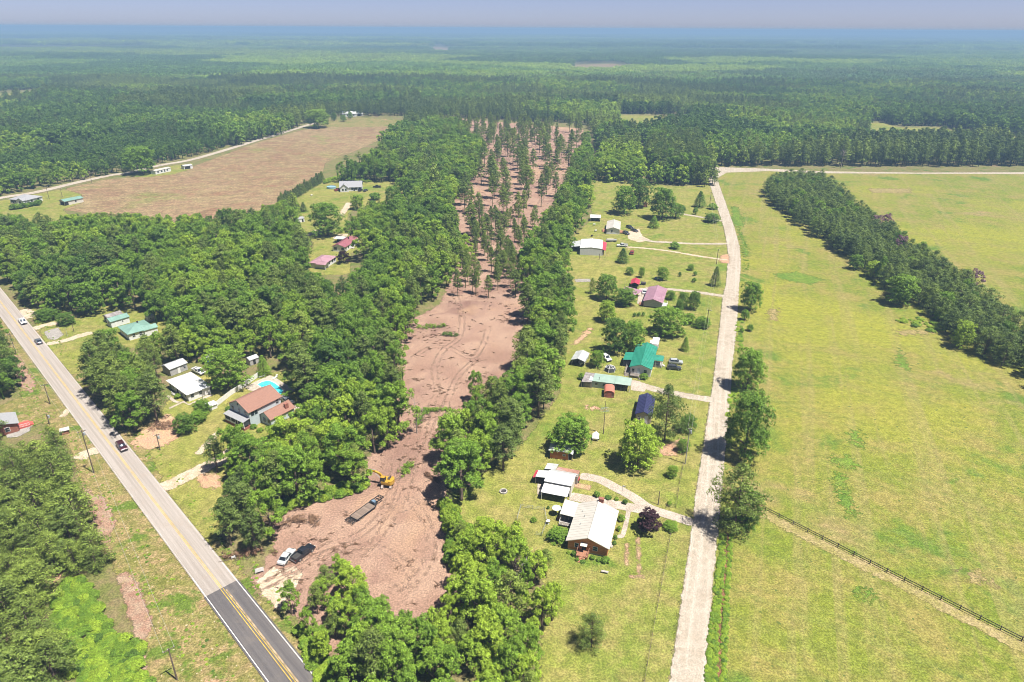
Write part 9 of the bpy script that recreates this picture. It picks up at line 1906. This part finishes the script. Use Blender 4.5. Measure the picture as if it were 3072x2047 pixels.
for s in (-.75, .75): gn.box((4.6, s, 1.2), (2.6, .16, .2))
for xx in (3.7, 4.5, 5.3, 5.85): gn.box((xx, 0, 1.2), (.12, 1.6, .16))
gn.box((5.6, 0, .6), (.14, .14, 1.2)).build('gooseneck', BLK, lb)
MB().box((3.1, -.1, 1.35), (.7, .9, .45)).build('winch_box', paint('winch_blue', (0.16, 0.24, 0.33), 0.5, 0.1), lb)
for xx in (-2.6, -1.6):
    for s in (-1, 1): wheel(lb, xx, s * 1.1, .36)

# ------------------------------------------------------------------ poles, wires, fences, signs
POLE = paint('pole_wood', (0.17, 0.13, 0.10), 0.9, 0.25, scale=2.0, stretch=(3, 3, 0.5))
PALEP = paint('grey_pole', (0.42, 0.39, 0.35), 0.9, 0.15, scale=2.0)
def pole(b, label, bar=1.2, ang=0.0, trans=False, mat=None, r=0.15, lamp=False):
    x, y, h = b
    o = empty('utility_pole', (x, y, 0), R(ang), label, 'pole')
    MB().tube([(0, 0, -.2), (0, 0, h)], [r, r * .7], 8).build('shaft', mat or POLE, o)
    if bar:
        MB().box((0, 0, h - .35), (2 * bar, .12, .14)).build('crossarm', POLE, o)
        for s in (-.9, -.1, .9): MB().lathe([(.05, 0), (.07, .1), (.04, .22)], (s * bar, 0, h - .28), 8).build('insulator', TRIM, o)
    if trans:
        MB().lathe([(.24, 0), (.26, .05), (.26, .8), (.2, .9)], (.38, 0, h - 1.6), 12).build('transformer', STEEL, o)
    if lamp:
        MB().tube([(0, 0, h - .5), (.9, 0, h - .2)], .035, 6).build('lamp_bracket', STEEL, o)
        MB().box((1.05, 0, h - .22), (.45, .2, .12)).build('lamp_head', STEEL, o)
    return (x, y, h)
pa = math.degrees(hw_ang) + 90
W_POLES = [pole((-174.25, 215.85, 7.97), 'utility pole beyond the highway nearest the white pickup', 1.0, pa),
           pole((-140.92, 181.18, 6.87), 'utility pole beyond the highway with dry mown verge behind', 1.0, pa),
           pole((-107.75, 145.89, 12.93), 'pole with crossarm west of the highway near the maroon car', 1.0, pa, True),
           pole((-58.86, 84.61, 7.71), 'bottommost utility pole on the highway verge', 1.0, pa)]
pole((-133.83, 169.43, 3.64), 'dark pole near the grey gravel loop', 0, pa, True)
pole((-95.73, 156.56, 5.10), 'utility pole on the red yard east of the highway', 0.8, pa, True)
pole((-165.06, 234.98, 3.21), 'short dark pole by the west drives', 0, 0, False, None, .12)
pole((-165.15, 230.99, 3.64), 'pale thin pole by the west drives', 0, 0, False, PALEP, .08)
pole((-94.07, 181.51, 3.89), 'thin dark pole before the white hipped house', 0, 0, False, None, .1)
E_POLES = [pole((46.23, 151.53, 11.03), 'pole carrying a transformer beside the gravel road', 0.5, -16, True, PALEP),
           pole((74.89, 241.50, 8.01), 'utility pole by the bush clump near the gravel road', 0.7, -16, False, None, .15, True),
           pole((100.35, 321.33, 7.54), 'utility pole at the bend of the gravel road', 0.7, -16),
           pole((131.29, 451.91, 6.96), 'utility pole beside the pointed evergreen', 0.7, -16),
           ]
pole((119.31, 397.83, 4.12), 'short pole at the upper drive mouth', 0, 0, False, PALEP, .1)
pole((35.68, 134.14, 4.00), 'bare post on the lawn by the fenced corner', 0, 0, False, None, .13)
pole((27.93, 119.63, 1.23), 'short garden post on the cabin lawn', 0, 0, False, None, .07)
pole((35.53, 174.28, 3.58), 'thin dark post by the navy roofed house', 0, 0, False, None, .09)
pole((43.41, 327.64, 3.01), 'dark post before the white barn', 0, 0, False, None, .15)
pole((49.71, 284.61, 5.07), 'thin pole by the mauve carport', 0, 0, False, PALEP, .07)
FW = [pole((-308.66, 452.07, 8.39), 'utility pole on the far western lawn', 0.9, 20), pole((-303.90, 458.64, 5.57), 'dark pole beside the teal roofed barn', 0.9, 20),
      pole((-307.36, 500.59, 8.18), 'utility pole at the ploughed field edge', 0.9, 20), pole((-291.46, 574.08, 5.54), 'pole behind the mobile home', 0.9, 20)]
def wires(name, ps, label, offs=(-.9, .9), sag=.9, drop=.05):
    o = empty(name, (ps[0][0], ps[0][1], 0), 0, label, 'power line')
    for a, b in zip(ps[:-1], ps[1:]):
        d = (Vector(b[:2]) - Vector(a[:2])).normalized()
        n = Vector((-d.y, d.x))
        for off in offs:
            pts = []
            for k in range(13):
                f = k / 12
                x, y = a[0] + (b[0] - a[0]) * f + n.x * off, a[1] + (b[1] - a[1]) * f + n.y * off
                pts.append((x - ps[0][0], y - ps[0][1], a[2] + (b[2] - a[2]) * f - drop - 4 * sag * f * (1 - f)))
            MB().tube(pts, .022, 4).build('wire', PALEP, o)
wires('power_line', W_POLES, 'pair of power wires strung along the highway verge')
wires('power_line', E_POLES, 'power wires strung along the gravel road', (-.5, .5))
wires('power_line', FW[1:], 'power wires along the far western road', (-.8, .8), 1.5)

# pasture fence: each post and rail a piece of its own
f0, f1 = Vector((58.63, 134.72)), Vector((99.12, 91.50))
fd = (f1 - f0); nsec = int(fd.length / 3.4)
fence = empty('pasture_fence', (f0.x, f0.y, 0), math.atan2(fd.y, fd.x), 'dark post and rail fence crossing the pasture', 'fence')
st = fd.length / nsec
FBL = paint('dark_fence', (0.07, 0.05, 0.055), 0.8, 0.15)
post_me = MB().box((0, 0, .6), (.15, .15, 1.2)).mesh('post', FBL)
rail_me = MB().box((0, 0, 0), (st, .06, .15)).mesh('rail', FBL)
for i in range(nsec + 1):
    link_mesh('post', post_me, fence, (i * st, 0, 0))
    if i < nsec:
        for z_ in (.5, 1.02): link_mesh('rail', rail_me, fence, (i * st + st / 2, -.1, z_))

def wire_fence(name, pts, label, sp=3.0, h=1.1, mat=None, strands=(.3, .65, 1.0), r=.05):
    o = empty(name, (*pts[0], 0), 0, label, 'fence')
    m = MB().tube([(0, 0, -.1), (0, 0, h)], r, 6).mesh('post', mat or POLE)
    for a, b in zip(pts[:-1], pts[1:]):
        A_, B_ = Vector(a), Vector(b)
        n = max(1, int((B_ - A_).length / sp))
        for k in range(n + 1):
            p = A_.lerp(B_, k / n)
            link_mesh('post', m, o, (p.x - pts[0][0], p.y - pts[0][1], 0))
        for z_ in strands:
            MB().tube([(a[0] - pts[0][0], a[1] - pts[0][1], z_), (b[0] - pts[0][0], b[1] - pts[0][1], z_)], .018, 4).build('wire', mat or POLE, o)
wire_fence('wire_fence', [(37.47, 126.45), (33.55, 114.58), (28.13, 98.24), (23.82, 84.89), (21.97, 79.22)], 'weedy wire fence down the lawn beside the gravel road')
wire_fence('wire_fence', [(43.94, 152.51), (45.84, 151.53), (42.72, 142.61), (39.74, 133.07), (37.36, 133.05)], 'wire fence corner on the lawn above the cabin drive')
wire_fence('garden_pen', [(1.42, 128.21), (2.31, 132.75), (8.03, 131.71), (8.35, 127.24), (7.00, 122.72), (5.69, 122.96)], 'galvanised wire garden pen west of the cabin', 2.4, 1.2, STEEL)
wire_fence('pool_fence', [(-79.89, 201.33), (-73.82, 196.01), (-68.49, 190.48)], 'low dark fence behind the swimming pool', 2.0, 1.2, FRAME_D, (.2, .7, 1.15))

# white board fence by the pool
def board_fence(pts, label, h=1.8, w=2.3):
    o = empty('board_fence', (*pts[0], 0), 0, label, 'fence')
    for a, b in zip(pts[:-1], pts[1:]):
        A_, B_ = Vector(a), Vector(b)
        n = max(1, round((B_ - A_).length / w))
        ang = math.atan2((B_ - A_).y, (B_ - A_).x)
        for k in range(n):
            p = A_.lerp(B_, (k + .5) / n) - Vector(pts[0])
            q = A_.lerp(B_, k / n) - Vector(pts[0])
            MB().box((p.x, p.y, h / 2 + .05), ((B_ - A_).length / n - .16, .05, h - .08), ang).build('panel', TRIM, o)
            MB().box((q.x, q.y, h / 2 + .05), (.14, .14, h + .1), ang).build('post', TRIM, o)
board_fence([(-90.11, 177.72), (-89.55, 180.20), (-87.78, 187.37), (-85.97, 191.77), (-83.50, 199.47)], 'white board fence between the hipped house and the pool')

def sign(loc, ang, label, w, h, z, writing=False):
    o = empty('sign', loc, R(ang), label, 'sign')
    MB().box((0, 0, z + h / 2), (w, .05, h)).build('board', TRIM, o)
    for s in (-1, 1): MB().box((s * (w / 2 + .06), 0, (z + h) / 2), (.1, .1, z + h)).build('post', TRIM, o)
sign((-52.97, 110.56), 25, 'white sign board on two posts by the site entrance', 1.5, 1.0, .5)
sign((-60.14, 114.84), 35, 'tiny white notice under the trees beside the highway', .6, .5, .3)

# ------------------------------------------------------------------ pool, yard things
pl = empty('swimming_pool', (-77.45, 192.50), 0, 'turquoise kidney shaped swimming pool on a pale deck', 'swimming pool')
ring = [(p[0] - pl.location.x, p[1] - pl.location.y) for p in smooth_line([(-81.90, 194.17), (-81.18, 195.71), (-79.41, 196.61), (-77.40, 195.53), (-75.01, 193.17), (-72.73, 190.44), (-72.37, 187.95), (-73.24, 186.92), (-75.56, 188.53), (-77.91, 190.80), (-80.30, 192.47), (-81.90, 194.17)], 5)[:-1]]
t = NT('pool_water')
wv = t.noise(t.pos(), 1.6, 3.0, 0.5, 0.6)
MATS['pool_water'] = t.done(t.bsdf(t.mix(t.ramp(wv, .3, .7), (0.04, 0.52, 0.62), (0.10, 0.66, 0.72)), 0.08, 0, t.bump(wv, .12, .1), 0.5))
MB().prism_z(ring, .03, .15).build('water', MATS['pool_water'], pl)
cop = MB()
n = len(ring)
cx_, cy_ = sum(p[0] for p in ring) / n, sum(p[1] for p in ring) / n
outr = []
for i in range(n):
    d = Vector((ring[i][0] - ring[i - 1][0], ring[i][1] - ring[i - 1][1])).normalized()
    nr = Vector((d.y, -d.x))
    if nr.dot(Vector((ring[i][0] - cx_, ring[i][1] - cy_))) < 0: nr = -nr
    outr.append((ring[i][0] + nr.x * .35, ring[i][1] + nr.y * .35))
for i in range(n):
    j = (i + 1) % n
    cop.hexa([(*ring[i], .02), (*ring[j], .02), (*outr[j], .02), (*outr[i], .02)], [(*ring[i], .19), (*ring[j], .19), (*outr[j], .19), (*outr[i], .19)])
cop.build('coping', paint('pool_coping', (0.70, 0.64, 0.55), 0.8, 0.06), pl)
MB().tube([(-2.6, 1.0, .1), (-2.6, 1.0, .9), (-2.2, .7, .9), (-2.2, .7, .1)], .04, 6).build('handrail', STEEL, pl)
for q, (lp, lab) in enumerate((((-82.45, 199.48), 'white pool lounger by the fence'), ((-77.77, 198.63), 'white slide chair at the far corner of the pool'))):
    o = empty('lounger', lp, R(30 + 40 * q), lab, 'lounger')
    MB().box((0, 0, .35), (1.9, .65, .08)).build('seat', TRIM, o)
    MB().hexa([(.7, -.32, .38), (.8, -.32, .38), (.8, .32, .38), (.7, .32, .38)], [(1.15, -.32, .95), (1.25, -.32, .95), (1.25, .32, .95), (1.15, .32, .95)]).build('backrest', TRIM, o)
    for sx_ in (-.8, .8):
        for sy_ in (-.27, .27): MB().box((sx_, sy_, .16), (.06, .06, .32)).build('leg', TRIM, o)

ap = empty('above_ground_pool', (-130.19, 491.09), 0, 'round above ground pool on the grey roofed house lawn', 'swimming pool')
MB().lathe([(3.3, 0), (3.35, 1.2), (3.2, 1.25), (3.2, .98)], n=28).build('wall', paint('pool_wall', (0.26, 0.42, 0.50), 0.5, 0.05), ap)
MB().lathe([(3.18, .9), (3.18, 1.0)], n=28).build('water', paint('pale_pool_water', (0.33, 0.52, 0.62), 0.15, 0.05), ap)
tp = empty('trampoline', (67.47, 297.80), 0, 'round trampoline with dark blue pad on the middle lawn', 'trampoline')
MB().lathe([(1.95, .78), (1.95, .86), (1.6, .88)], n=24).build('pad', paint('blue_pad', (0.03, 0.045, 0.12), 0.6, 0.1), tp)
MB().lathe([(1.62, .8), (1.62, .83)], n=24).build('mat', FRAME_D, tp)
for k in range(6): a = k * 1.047; MB().tube([(1.85 * math.cos(a), 1.85 * math.sin(a), 0), (1.85 * math.cos(a), 1.85 * math.sin(a), .8)], .04, 6).build('leg', STEEL, tp)
dm = empty('screen_tent', (33.13, 205.72), R(10), 'black screen tent with white ribs on the grass', 'tent')
hx = [(2.1 * math.cos(k * math.pi / 3), 2.1 * math.sin(k * math.pi / 3)) for k in range(6)]
hx2 = [(x * .8, y * .8) for x, y in hx]
MB().add([(*p, 0) for p in hx] + [(*p, 1.3) for p in hx2] + [(0, 0, 2.1)], [(i, (i + 1) % 6, 6 + (i + 1) % 6, 6 + i) for i in range(6)] + [(6 + i, 6 + (i + 1) % 6, 12) for i in range(6)]).build('canopy', SCREEN, dm)
rb = MB()
for i in range(6): rb.tube([(*hx[i], 0), (*hx2[i], 1.32), (0, 0, 2.13)], .07, 5).tube([(*hx2[i], 1.32), (*hx2[(i + 1) % 6], 1.32)], .06, 5)
rb.build('rib', TRIM, dm)
cp = empty('camper', (52.0, 224.6), R(74), 'white camper trailer behind the green roofed house', 'camper')
MB().prism_y([(-3.4, .55), (-3.4, 2.7), (2.6, 2.75), (3.3, 2.2), (3.4, 1.2), (3.1, .55)], -1.2, 1.2).build('body', TRIM, cp, bevel=.06)
MB().box((-1.0, 1.55, 1.6), (2.6, .7, 1.9)).build('slide_out', TRIM, cp)
for xx in (-1.6, 1.2): window(cp, xx, -1.2, 1.8, .9, .6, 'f', FRAME_D)
door(cp, 0, -1.2, .6, .7, 1.7, 'f', CREAM)
MB().box((-.6, 0, 2.83), (.8, .7, .2)).build('air_conditioner', TRIM, cp); MB().box((1.4, .2, 2.79), (.4, .4, .1)).build('roof_vent', TRIM, cp)
for xx in (-.9, 0): wheel(cp, xx, -1.1, .34); wheel(cp, xx, 1.1, .34)
MB().box((3.9, 0, .5), (1.2, .12, .1)).build('drawbar', FRAME_D, cp)
tt = empty('boat_trailer', (23.7, 163.6), R(80), 'covered white boat on a trailer near the tall aerial', 'boat trailer')
MB().add([(-1.6, -.95, .9), (1.0, -.95, .95), (2.1, 0, 1.05), (1.0, .95, .95), (-1.6, .95, .9), (-1.5, -.6, .45), (1.0, -.5, .45), (1.7, 0, .6), (1.0, .5, .45), (-1.5, .6, .45), (-1.3, 0, 1.5), (1.0, 0, 1.35)],
         [(5, 9, 8, 7, 6), (0, 5, 6, 1), (1, 6, 7, 2), (2, 7, 8, 3), (3, 8, 9, 4), (4, 9, 5, 0), (0, 1, 11, 10), (1, 2, 11), (2, 3, 11), (3, 4, 10, 11), (4, 0, 10)]).build('hull', TRIM, tt)
for s in (-1, 1): MB().box((-.2, s * .7, .35), (3.2, .08, .1)).build('frame_rail', STEEL, tt); wheel(tt, -.5, s * 1.0, .3)
MB().box((2.2, 0, .35), (2.0, .1, .1)).build('drawbar', STEEL, tt)
ta = empty('television_aerial', (26.19, 165.98, 10.79)[:2], R(-10), 'tall pole with a television aerial near its top on the lawn', 'aerial')
ah = (26.19, 165.98, 10.79)[2]
MB().tube([(0, 0, -.1), (0, 0, ah * .45), (0, 0, ah)], [.13, .09, .05], 8).build('mast', POLE, ta)
for k, f in enumerate((.68, .72, .76, .80)):
    MB().tube([(-1.3 + .1 * k, 0, ah * f), (1.3 - .1 * k, 0, ah * f)], .045, 5).build('element', STEEL, ta)
for s in (-1.1, -.4, .4, 1.1): MB().tube([(s, -.1, ah * .67), (s, -.1, ah * .81)], .035, 5).build('element', STEEL, ta)
fr_ = empty('fire_ring', (-1.93, 138.88), 0, 'stone fire ring on the grass beside the wood', 'fire ring')
for k in range(14): a = k * .4488; MB().box((.85 * math.cos(a), .85 * math.sin(a), .17), (.3, .34, .34 + .05 * (k % 3)), a).build('stone', CONC, fr_)
MB().lathe([(.68, .02), (.68, .06)], n=14).build('ash_bed', FRAME_D, fr_)
rd = empty('garden_tractor', (16.85, 143.57), R(70), 'bright red garden tractor beside the garage', 'tractor')
REDP = paint('bright_red', (0.55, 0.03, 0.03), 0.4, 0.06)
MB().box((0, 0, .55), (1.5, .9, .35)).build('body', REDP, rd, bevel=.06); MB().box((.5, 0, .8), (.7, .7, .25)).build('hood', REDP, rd, bevel=.06); MB().box((-.4, 0, .9), (.4, .5, .35)).build('seat', FRAME_D, rd)
for xx, r_ in ((-.5, .34), (.55, .24)): wheel(rd, xx, .45, r_); wheel(rd, xx, -.45, r_)
um = empty('parasol', (10.75, 130.28), 0, 'pale blue parasol by the cabin porch', 'parasol')
MB().tube([(0, 0, 0), (0, 0, 2.4)], .04, 6).build('pole', STEEL, um)
MB().lathe([(1.15, 2.0), (.6, 2.32), (.05, 2.5)], n=8).build('canopy', paint('parasol_cloth', (0.60, 0.72, 0.72), 0.7, 0.06), um)
bb = empty('bird_bath', (8.62, 127.01), 0, 'white bird bath in the garden pen', 'bird bath')
MB().lathe([(.3, 0), (.1, .15), (.1, .65), (.5, .8), (.52, .88), (.4, .82)], n=14).build('basin', TRIM, bb)
mb = empty('flag', (27.43, 137.88), R(-20), 'small white flag on a post beside the curved drive', 'flag')
MB().tube([(0, 0, 0), (0, 0, 3.0)], .04, 6).build('pole', STEEL, mb); MB().box((.35, 0, 2.7), (.7, .03, .45)).build('cloth', TRIM, mb)
fx = empty('flat_trailer', (53.72, 359.68), R(0), 'grey loaded flat trailer between barn and small white house', 'trailer')
MB().box((0, 0, .7), (5.6, 2.1, .15)).build('bed', STEEL, fx); MB().box((-.6, .1, 1.05), (3.6, 1.3, .55)).build('load', CREAM, fx)
for s in (-1, 1): MB().box((0, s * 1.05, .95), (5.6, .06, .4)).build('side_rail', GREY_W, fx); wheel(fx, -.4, s * 1.0, .34); wheel(fx, .5, s * 1.0, .34)
bn = empty('open_stall', (-126.37, 164.67), R(35), 'little roofed timber stand beside the highway verge', 'stand')
for s in (-.7, .7):
    for q in (-.6, .6): MB().box((s, q, .6), (.12, .12, 1.2)).build('post', DECK, bn)
MB().box((0, 0, .5), (1.6, 1.3, .6)).build('bin', DECK, bn); lean(bn, [(-1.2, 1.0, 1.45), (1.2, 1.0, 1.45), (1.2, -.9, 1.3), (-1.2, -.9, 1.3)], 'cream', .07, False)
ws = empty('bench', (19.95, 111.23), R(-15), 'grey stone bench on the lawn south of the cabin', 'bench')
MB().box((0, 0, .42), (1.5, .5, .1)).build('seat', CONC, ws); [MB().box((s, 0, .19), (.15, .45, .38)).build('leg', CONC, ws) for s in (-.55, .55)]
pk = empty('play_house', (86.15, 439.90), R(-8), 'little wooden play house under the upper lawn trees', 'play house')
gable(pk, (0, 0), (2.4, 2.4), 2.2, .9, DECK, 'rust', 'y', .25); steps(pk, 0, -1.2, 1.0, .8, 3, 'f', DECK)
for q, (lp, lab, mm) in enumerate((((47.81, 392.41), 'white tub chair set on the barn lawn', TRIM), ((47.21, 379.10), 'white barbecue on the barn lawn', TRIM), ((44.07, 368.68), 'dark barbecue next to the barn roof', FRAME_D), ((-137.43, 464.93), 'small white garden swing by the cypress row', TRIM))):
    o = empty('barbecue', lp, R(20 * q), lab, 'barbecue' if q in (1, 2) else 'garden seat')
    MB().box((0, 0, .8), (1.4, .7, .5)).build('body', mm, o, bevel=.08)
    for sx_ in (-.5, .5):
        for sy_ in (-.25, .25): MB().box((sx_, sy_, .28), (.08, .08, .56)).build('leg', FRAME_D, o)

# ------------------------------------------------------------------ felled brush, weeds and undergrowth
def brush(loc, ang, label, ln, w, h, mat, seed, tint=.7):
    rg_ = np.random.default_rng(seed)
    o = empty('brush_pile', loc, R(ang), label, 'brush pile')
    k = int(10 + ln * 4)
    cen = [(rg_.uniform(-ln / 2, ln / 2), rg_.normal(0, w / 5), rg_.uniform(.15, h)) for _ in range(k)]
    c = link_mesh('foliage', cloud_mesh('foliage', [leaf_cloud(cen, [.5] * k, 40, .3, rg_, .5, .2)], mat), o)
    c['tint'] = tint
    m = MB()
    for _ in range(int(6 + ln)):
        x, y, a = rg_.uniform(-ln / 2, ln / 2), rg_.normal(0, w / 5), rg_.normal(0, .5)
        l = rg_.uniform(1.0, 2.4)
        m.tube([(x - l * math.cos(a), y - l * math.sin(a), .08), (x + l * math.cos(a), y + l * math.sin(a), rg_.uniform(.2, h))], [.09, .03], 5)
    m.build('branch', M_bark, o)
brush((-26.34, 174.44), 75, 'long heap of felled green tops on the clearing track', 9, 4, 1.0, M_leaf, 1)
brush((-22.44, 178.27), 10, 'felled green branches reaching across the clearing track', 8, 2.2, .8, M_leaf, 2)
brush((-31.64, 241.18), 5, 'cut brush at the foot of the lone clearing pine', 12, 4, 1.2, M_leaf, 3)
brush((-23.19, 233.79), -10, 'small olive brush heap on the clearing', 6, 3, 1.0, M_leaf, 4, .4)
brush((-27.24, 147.59), 75, 'felled leafy tree top near the excavator', 6, 3.2, 1.1, M_leaf, 5, .8)
brush((-52.63, 126.74), 5, 'dry brown brush bank above the parked cars', 16, 4, 1.2, M_brown, 6, .5)
brush((-20.26, 144.19), -40, 'dark fallen trunk and branches in the tree shade', 5, 1.5, .5, M_brown, 7, .1)
brush((-99.62, 168.82), 20, 'dry brown brush on the red yard', 9, 5, 1.0, M_brown, 8, .4)
brush((-58.46, 116.11), 20, 'rust coloured brush under the roadside pines', 8, 3, .8, M_brown, 9, .3)

def undergrowth(name, poly, n, h, tint, label, seed, mats=None, r=1.0):
    """low leafy growth scattered over a patch of ground"""
    rg_ = np.random.default_rng(seed)
    P_ = np.asarray(poly)
    lo, hi = P_.min(0), P_.max(0)
    X, Y = [], []
    while len(X) < n:
        x, y = rg_.uniform(lo[0], hi[0], 400), rg_.uniform(lo[1], hi[1], 400)
        k = poly_dist(x, y, poly) > 0
        X += list(x[k]); Y += list(y[k])
    X, Y = np.array(X[:n]), np.array(Y[:n])
    s = rg_.uniform(.45, 1.4, n)
    q = s * r
    wood(name, SHRUBS, np.stack([X, Y, np.full(n, -.05)], 1), rg_.uniform(0, 6.28, n), np.stack([q, q, s * h / 1.6], 1), np.clip(rg_.normal(tint, .25, n), 0, 1), rg_.integers(0, len(SHRUBS), n), label, 'undergrowth')
SHRUBS = [joined('source_shrub', c, t_) for c, t_ in PROTO['s']]
undergrowth('vines', [(-92.82, 104.89), (-90.32, 109.78), (-83.51, 103.02), (-79.90, 98.58), (-74.13, 94.07), (-69.14, 91.77), (-67.70, 90.48), (-66.89, 86.72), (-62.84, 83.19), (-73.34, 80.29), (-80.43, 88.49), (-86.77, 93.65)], 480, 1.2, .7, 'bright green vines smothering the ground west of the verge', 1, None, 1.1)
undergrowth('weeds', [(48.02, 123.79), (49.35, 123.80), (43.94, 107.88), (40.10, 96.56), (36.23, 83.80), (34.19, 83.78), (38.42, 96.55), (42.43, 107.87)], 520, .4, .8, 'thick green weeds filling the roadside ditch', 2, None, .42)
undergrowth('weeds', [(50.02, 123.80), (50.68, 123.81), (45.45, 107.89), (41.78, 96.57), (37.76, 83.81), (37.00, 83.80), (40.80, 96.56), (44.69, 107.88)], 320, .4, .8, 'green weeds on the pasture side of the ditch', 3, None, .4)
undergrowth('weeds', [(88.88, 250.04), (91.48, 250.07), (83.92, 221.83), (80.26, 221.79)] , 60, .3, .8, 'weeds between the gravel road and pasture', 4, None, .7)
undergrowth('weeds', [(70.96, 193.44), (73.47, 192.50), (68.12, 186.80), (64.86, 176.22), (64.43, 176.22)], 40, .35, .85, 'yellow green weeds below the roadside trees', 5, None, .8)
undergrowth('weeds', [(130.20, 389.65), (132.75, 389.70), (124.77, 351.73), (113.50, 310.97), (106.27, 296.45), (114.10, 324.32)], 110, .25, .7, 'weeds along the outside of the road bend', 6, None, .5)
undergrowth('undergrowth', [(-55.13, 129.32), (-48.43, 133.70), (-38.04, 137.75), (-36.35, 140.11), (-36.82, 142.50), (-42.29, 140.65), (-51.87, 135.91), (-56.83, 132.52)], 130, 1.6, .7, 'leafy undergrowth along the wood edge above the clearing', 7, None, 1.0)
undergrowth('undergrowth', [(-17.98, 134.51), (-14.81, 134.54), (-11.81, 127.07), (-7.47, 121.16), (-11.15, 113.36), (-13.11, 110.77), (-14.78, 122.55)], 150, 2.4, .75, 'leafy hedge bushes along the lower clearing edge', 8, None, 1.2)
undergrowth('weeds', [hw(s, 5.0)[:2] for s in range(130, 400, 20)] + [hw(s, 8.5)[:2] for s in range(390, 120, -20)], 260, .25, .7, 'patchy weeds on the eastern highway verge', 9, None, .32)
undergrowth('weeds', [hw(s, -6.0)[:2] for s in range(120, 400, 20)] + [hw(s, -13)[:2] for s in range(390, 110, -20)], 600, .2, .7, 'patchy weeds on the western highway verge', 10, None, .3)
undergrowth('undergrowth', [(-141.75, 513.12), (-134.27, 529.64), (-107.29, 519.38), (-105.54, 510.14), (-131.72, 518.73), (-139.25, 505.37)], 90, 2.0, .9, 'bright bushes behind the grey roofed house', 11, None, 1.5)
undergrowth('weeds', [(152.70, 250.92), (167.16, 254.12), (177.14, 251.26), (169.79, 239.73), (160.27, 239.61)], 60, .8, .9, 'bright weeds in the gap of the pasture pines', 12, None, 1.2)
undergrowth('undergrowth', [(-41.14, 96.36), (-36.01, 91.66), (-30.98, 86.34), (-31.53, 84.31), (-33.57, 84.30), (-38.43, 91.64)], 90, 1.2, .85, 'leafy growth along the highway at the wood foot', 13, None, 1.1)
undergrowth('hedge', [(-315.79, 426.50), (-307.16, 440.48), (-304.20, 436.53), (-311.17, 420.93)], 26, 2.6, .3, 'dark hedge below the far western house', 14, None, 2.0)
def stick_mesh(seed):
    rg_ = np.random.default_rng(seed)
    m = MB()
    for k in range(5):
        x, y, a, l = rg_.normal(0, .5), rg_.normal(0, .5), rg_.uniform(0, 3.14), rg_.uniform(.4, 1.3)
        m.tube([(x - l * math.cos(a), y - l * math.sin(a), .04), (x + l * math.cos(a), y + l * math.sin(a), rg_.uniform(.05, .3))], [.06, .025], 4)
    if seed % 2: m.lathe([(.24, 0), (.2, .28)], (0, 0, 0), 8)
    c = cloud_mesh('litter', [leaf_cloud([(rg_.normal(0, .4), rg_.normal(0, .4), .08) for _ in range(4)], [.25] * 4, 9, .22, rg_)], M_brown)
    return joined('source_debris', c, m.mesh('stick', M_bark))
DEB = [stick_mesh(q) for q in range(5)]
rg_ = np.random.default_rng(8)
cx_, cy_ = rg_.uniform(-90, 70, 60000), rg_.uniform(75, 800, 60000)
ok_ = (poly_dist(cx_, cy_, CLEAR_POLY) > 0) & (rg_.random(60000) < 0.2 + 0.8 * (vnoise(cx_, cy_, 1 / 14., 4) > .58))
cx_, cy_ = cx_[ok_][:3000], cy_[ok_][:3000]
n = len(cx_)
sc_ = rg_.uniform(.35, 1.0, n)
wood('debris', DEB, np.stack([cx_, cy_, np.full(n, .04)], 1), rg_.uniform(0, 6.28, n), np.stack([sc_, sc_, sc_], 1), rg_.uniform(0, .8, n), rg_.integers(0, 5, n), 'scattered sticks, stumps and litter on the cleared ground', 'debris')
print('objects', len(bpy.data.objects))
